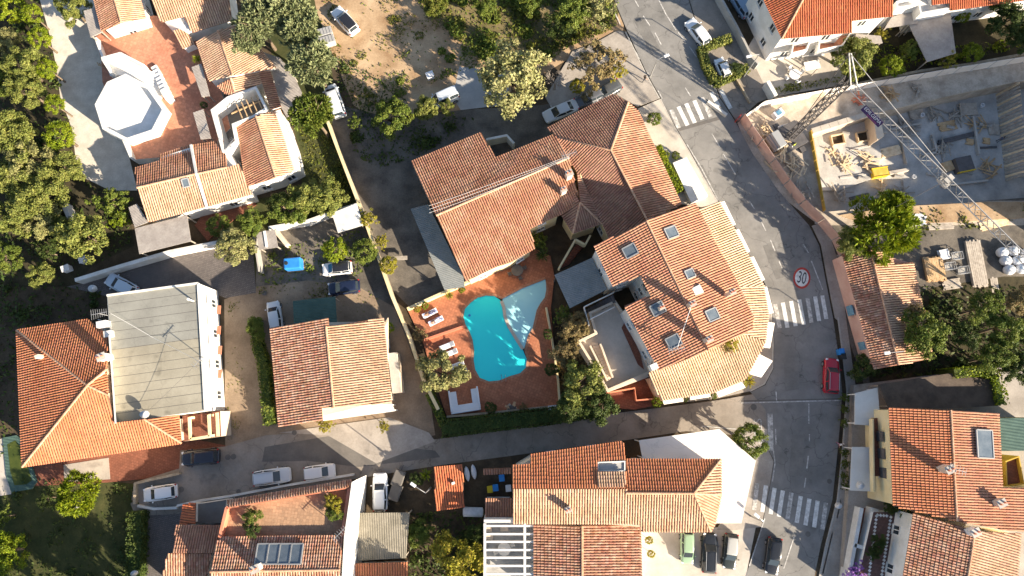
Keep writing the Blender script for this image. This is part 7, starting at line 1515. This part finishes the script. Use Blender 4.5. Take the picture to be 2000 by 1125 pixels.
hedge('dark ivy hedge along the west side of the pool terrace', [(838, 768), (856, 806), (866, 830)], 1.0, 1.5, 'lf_mid', dens=80, seed=22)
hedge('green hedge on the west side of the mottled roof house', [(494, 622), (500, 670), (514, 720), (518, 780), (524, 830)], 1.3, 1.6, 'lf_mid', dens=80, seed=23); T(500, 640, 20, 'broad', 'lf_mid', 'leafy bush at the north end of the green hedge')
T(758, 640, 12, 'bush', 'lf_bright', 'small green bush at the east corner of the mottled roof house'); T(636, 832, 14, 'airy', 'lf_yellow', 'flowering plants at the foot of the mottled roof house'); T(750, 832, 11, 'airy', 'lf_yellow', 'small shrub by the white porch gate')
T(383, 114, 15, 'palm', 'lf_bright', 'bright yucca in the villa terrace corner', base=TZ); T(398, 205, 8, 'bush', 'lf_dark', 'dark pot plant on the villa terrace', base=TZ)
T(152, 966, 37, 'fluffy', 'lf_bright', 'feathery bright tree on the south lawn', zc=3.0); T(12, 1080, 36, 'broad', 'lf_bright', 'bright leafy tree at the bottom left corner'); T(8, 1010, 16, 'airy', 'lf_mid', 'small shrub at the left edge below the green pool'); T(90, 975, 16, 'airy', 'lf_dark', 'dark shrub beside the lawn path')
hedge('dark green hedge between the south lawn and the cobbled court', [(262, 1000), (262, 1060), (258, 1130)], 1.8, 1.8, 'lf_dark', dens=80, seed=24)
T(820, 1042, 22, 'broad', 'lf_mid', 'bright leafy tree beside the corrugated roof'); T(900, 1098, 46, 'broad', 'lf_yellow', 'yellowish tree at the bottom edge west of the white pergola'); T(832, 928, 16, 'palm', 'lf_bright', 'yucca at the street corner of the shed', name='palm_tree'); T(930, 1045, 20, 'broad', 'lf_dark', 'dark shrub below the cylindrical tank'); T(812, 935, 12, 'broad', 'lf_dark', 'dark bush behind the covered trailers')
for x, y, lf, lb, b in ((492, 1008, 'lf_mid', 'potted citrus at the left of the walled roof terrace, upper one', 5), (492, 1034, 'lf_dark', 'potted shrub at the left of the walled roof terrace, lower one', 5), (651, 982, 'lf_yellow', 'yellow green pot plant at the right of the walled roof terrace', 5), (652, 1004, 'lf_mid', 'dark pot plant below the yellow green one on the roof terrace', 5)): T(x, y, 14, 'broad', lf, lb, base=b, zc=.9)
T(1716, 1060, 15, 'broad', 'lf_dark', 'long dark plant in the veranda bed', base=2.7, zc=.6); T(1705, 1080, 11, 'broad', 'lf_dark', 'smaller dark plant in the veranda bed', base=2.7, zc=.6); T(1770, 1010, 13, 'airy', 'lf_mid', 'climbing plant on the white veranda ledge', base=3.4, zc=.5); T(1672, 1120, 18, 'airy', 'flower', 'purple bougainvillea at the bottom of the garden walls', base=1.4, zc=1.0); T(1740, 990, 12, 'broad', 'lf_dark', 'dark plant between the cream house and the veranda', base=2.7, zc=.6)
for k, y in enumerate((776, 800, 826, 884, 906, 930, 948)): T(1650, y, 9, 'airy', 'lf_mid', ('topmost', 'second', 'third', 'fourth', 'fifth', 'sixth', 'lowest')[k]+' of the small shrubs along the east pavement', base=.1, zc=.8, group='small shrubs along the east pavement')
T(1437, 132, 13, 'broad', 'lf_dark', 'small dark round tree inside the hedged planter', zc=2.2); T(1272, 940, 0.1, 'bush', 'lf_mid', '') if False else None
T(1268, 1055, 8, 'bush', 'lf_yellow', 'upper pot shrub in the sunny parking court'); T(1272, 1082, 8, 'bush', 'lf_yellow', 'lower pot shrub in the sunny parking court')
# ground cover
GC = ground_cover
GC('undergrowth', [(-20, -20), (70, -20), (110, 120), (140, 250), (150, 340), (250, 400), (258, 480), (180, 520), (130, 560), (20, 620), (-20, 640)], 5, 'lf_dark', .5, .30, seed=2, patch=.7)
GC('weeds', [(800, -30), (1210, -30), (1200, 60), (1110, 90), (1030, 140), (900, 90), (830, 30)], 16, 'lf_weed', .5, .24, seed=3, patch=.85)
GC('weeds', [(620, 30), (650, 50), (690, 150), (750, 200), (700, 215), (660, 130)], 30, 'lf_weed', .35, .2, seed=4, patch=.6)
GC('undergrowth', [(650, 110), (720, 140), (800, 200), (740, 245), (690, 240), (662, 200)], 18, 'lf_dark', .4, .24, seed=5, patch=.6)
GC('grass', [(585, 250), (645, 235), (662, 290), (702, 390), (640, 380), (600, 340)], 30, 'lf_weed', .3, .2, seed=6, patch=.4)
GC('undergrowth', [(680, 240), (860, 215), (930, 235), (830, 300), (740, 330), (690, 300)], 14, 'lf_dark', .6, .28, seed=7, patch=.7)
GC('grass', [(-20, 935), (70, 930), (260, 948), (280, 1000), (268, 1150), (-20, 1150)], 9, 'lf_dark', .3, .24, seed=8, patch=.8)
GC('undergrowth', [(1085, 605), (1140, 610), (1160, 720), (1185, 780), (1180, 800), (1096, 796), (1085, 700)], 40, 'lf_dry', .6, .24, seed=9, patch=.6)
GC('undergrowth', [(1640, 150), (1830, 125), (2020, 90), (2020, 70), (1880, 90), (1720, 90)], 26, 'lf_bright', .5, .24, seed=10, patch=.6)
GC('weeds', [(1640, 420), (1780, 405), (2000, 395), (2000, 430), (1760, 470)], 10, 'lf_weed', .4, .24, seed=11, patch=.8)
GC('undergrowth', [(1760, 560), (2020, 560), (2020, 760), (1830, 730), (1700, 740)], 22, 'lf_dark', .7, .3, seed=12, patch=.6)
GC('undergrowth', [(505, 490), (700, 450), (740, 500), (700, 540), (510, 560)], 12, 'lf_mid', .4, .22, seed=13, patch=.7)
GC('undergrowth', [(800, 1000), (945, 1000), (940, 1140), (800, 1140)], 24, 'lf_dark', .6, .28, seed=14, patch=.5)
GC('undergrowth', [(-20, 560), (200, 560), (205, 640), (30, 650), (30, 900), (-20, 900)], 10, 'lf_dark', .5, .3, seed=15, patch=.6)
GC('flowers', [(1500, 172), (1640, 150), (1640, 160), (1515, 188)], 40, 'lf_olive', .6, .2, seed=16, patch=.3)

# unseen tall trees added below the frame to shade the south gardens
for k, (x, y, r_, lb) in enumerate(((120, 1290, 60, 'unseen shade tree added below the bottom left corner, outermost'), (230, 1270, 62, 'unseen shade tree added below the south lawn'), (330, 1300, 60, 'unseen shade tree added below the cobbled court'), (880, 1300, 60, 'unseen shade tree added south of the bin yard'), (30, 1260, 56, 'unseen shade tree added below the bottom left bushes'))):
    T(x, y, r_, 'wood', 'lf_mid', lb, zc=7.5)
GC('weeds', [(810, -40), (1215, -40), (1205, 50), (1110, 95), (1040, 150), (960, 130), (880, 70)], 30, 'lf_mid', .6, .26, seed=31, patch=.9)
GC('weeds', [(640, 235), (662, 290), (702, 400), (740, 470), (690, 420), (640, 330)], 20, 'lf_dark', .5, .26, seed=32, patch=.7)

GC('weeds', [(620, -30), (830, -30), (860, 60), (760, 130), (690, 150), (650, 60)], 9, 'lf_weed', .25, .18, seed=41, patch=.95)
GC('weeds', [(730, 130), (880, 60), (960, 120), (900, 140), (830, 170), (760, 200)], 22, 'lf_mid', .35, .2, seed=42, patch=.9)
GC('weeds', [(500, 560), (700, 545), (760, 590), (690, 620), (520, 600)], 6, 'lf_weed', .2, .16, seed=43, patch=.95)
GC('weeds', [(445, 590), (470, 590), (480, 860), (445, 860)], 7, 'lf_weed', .15, .14, seed=44, patch=.9)
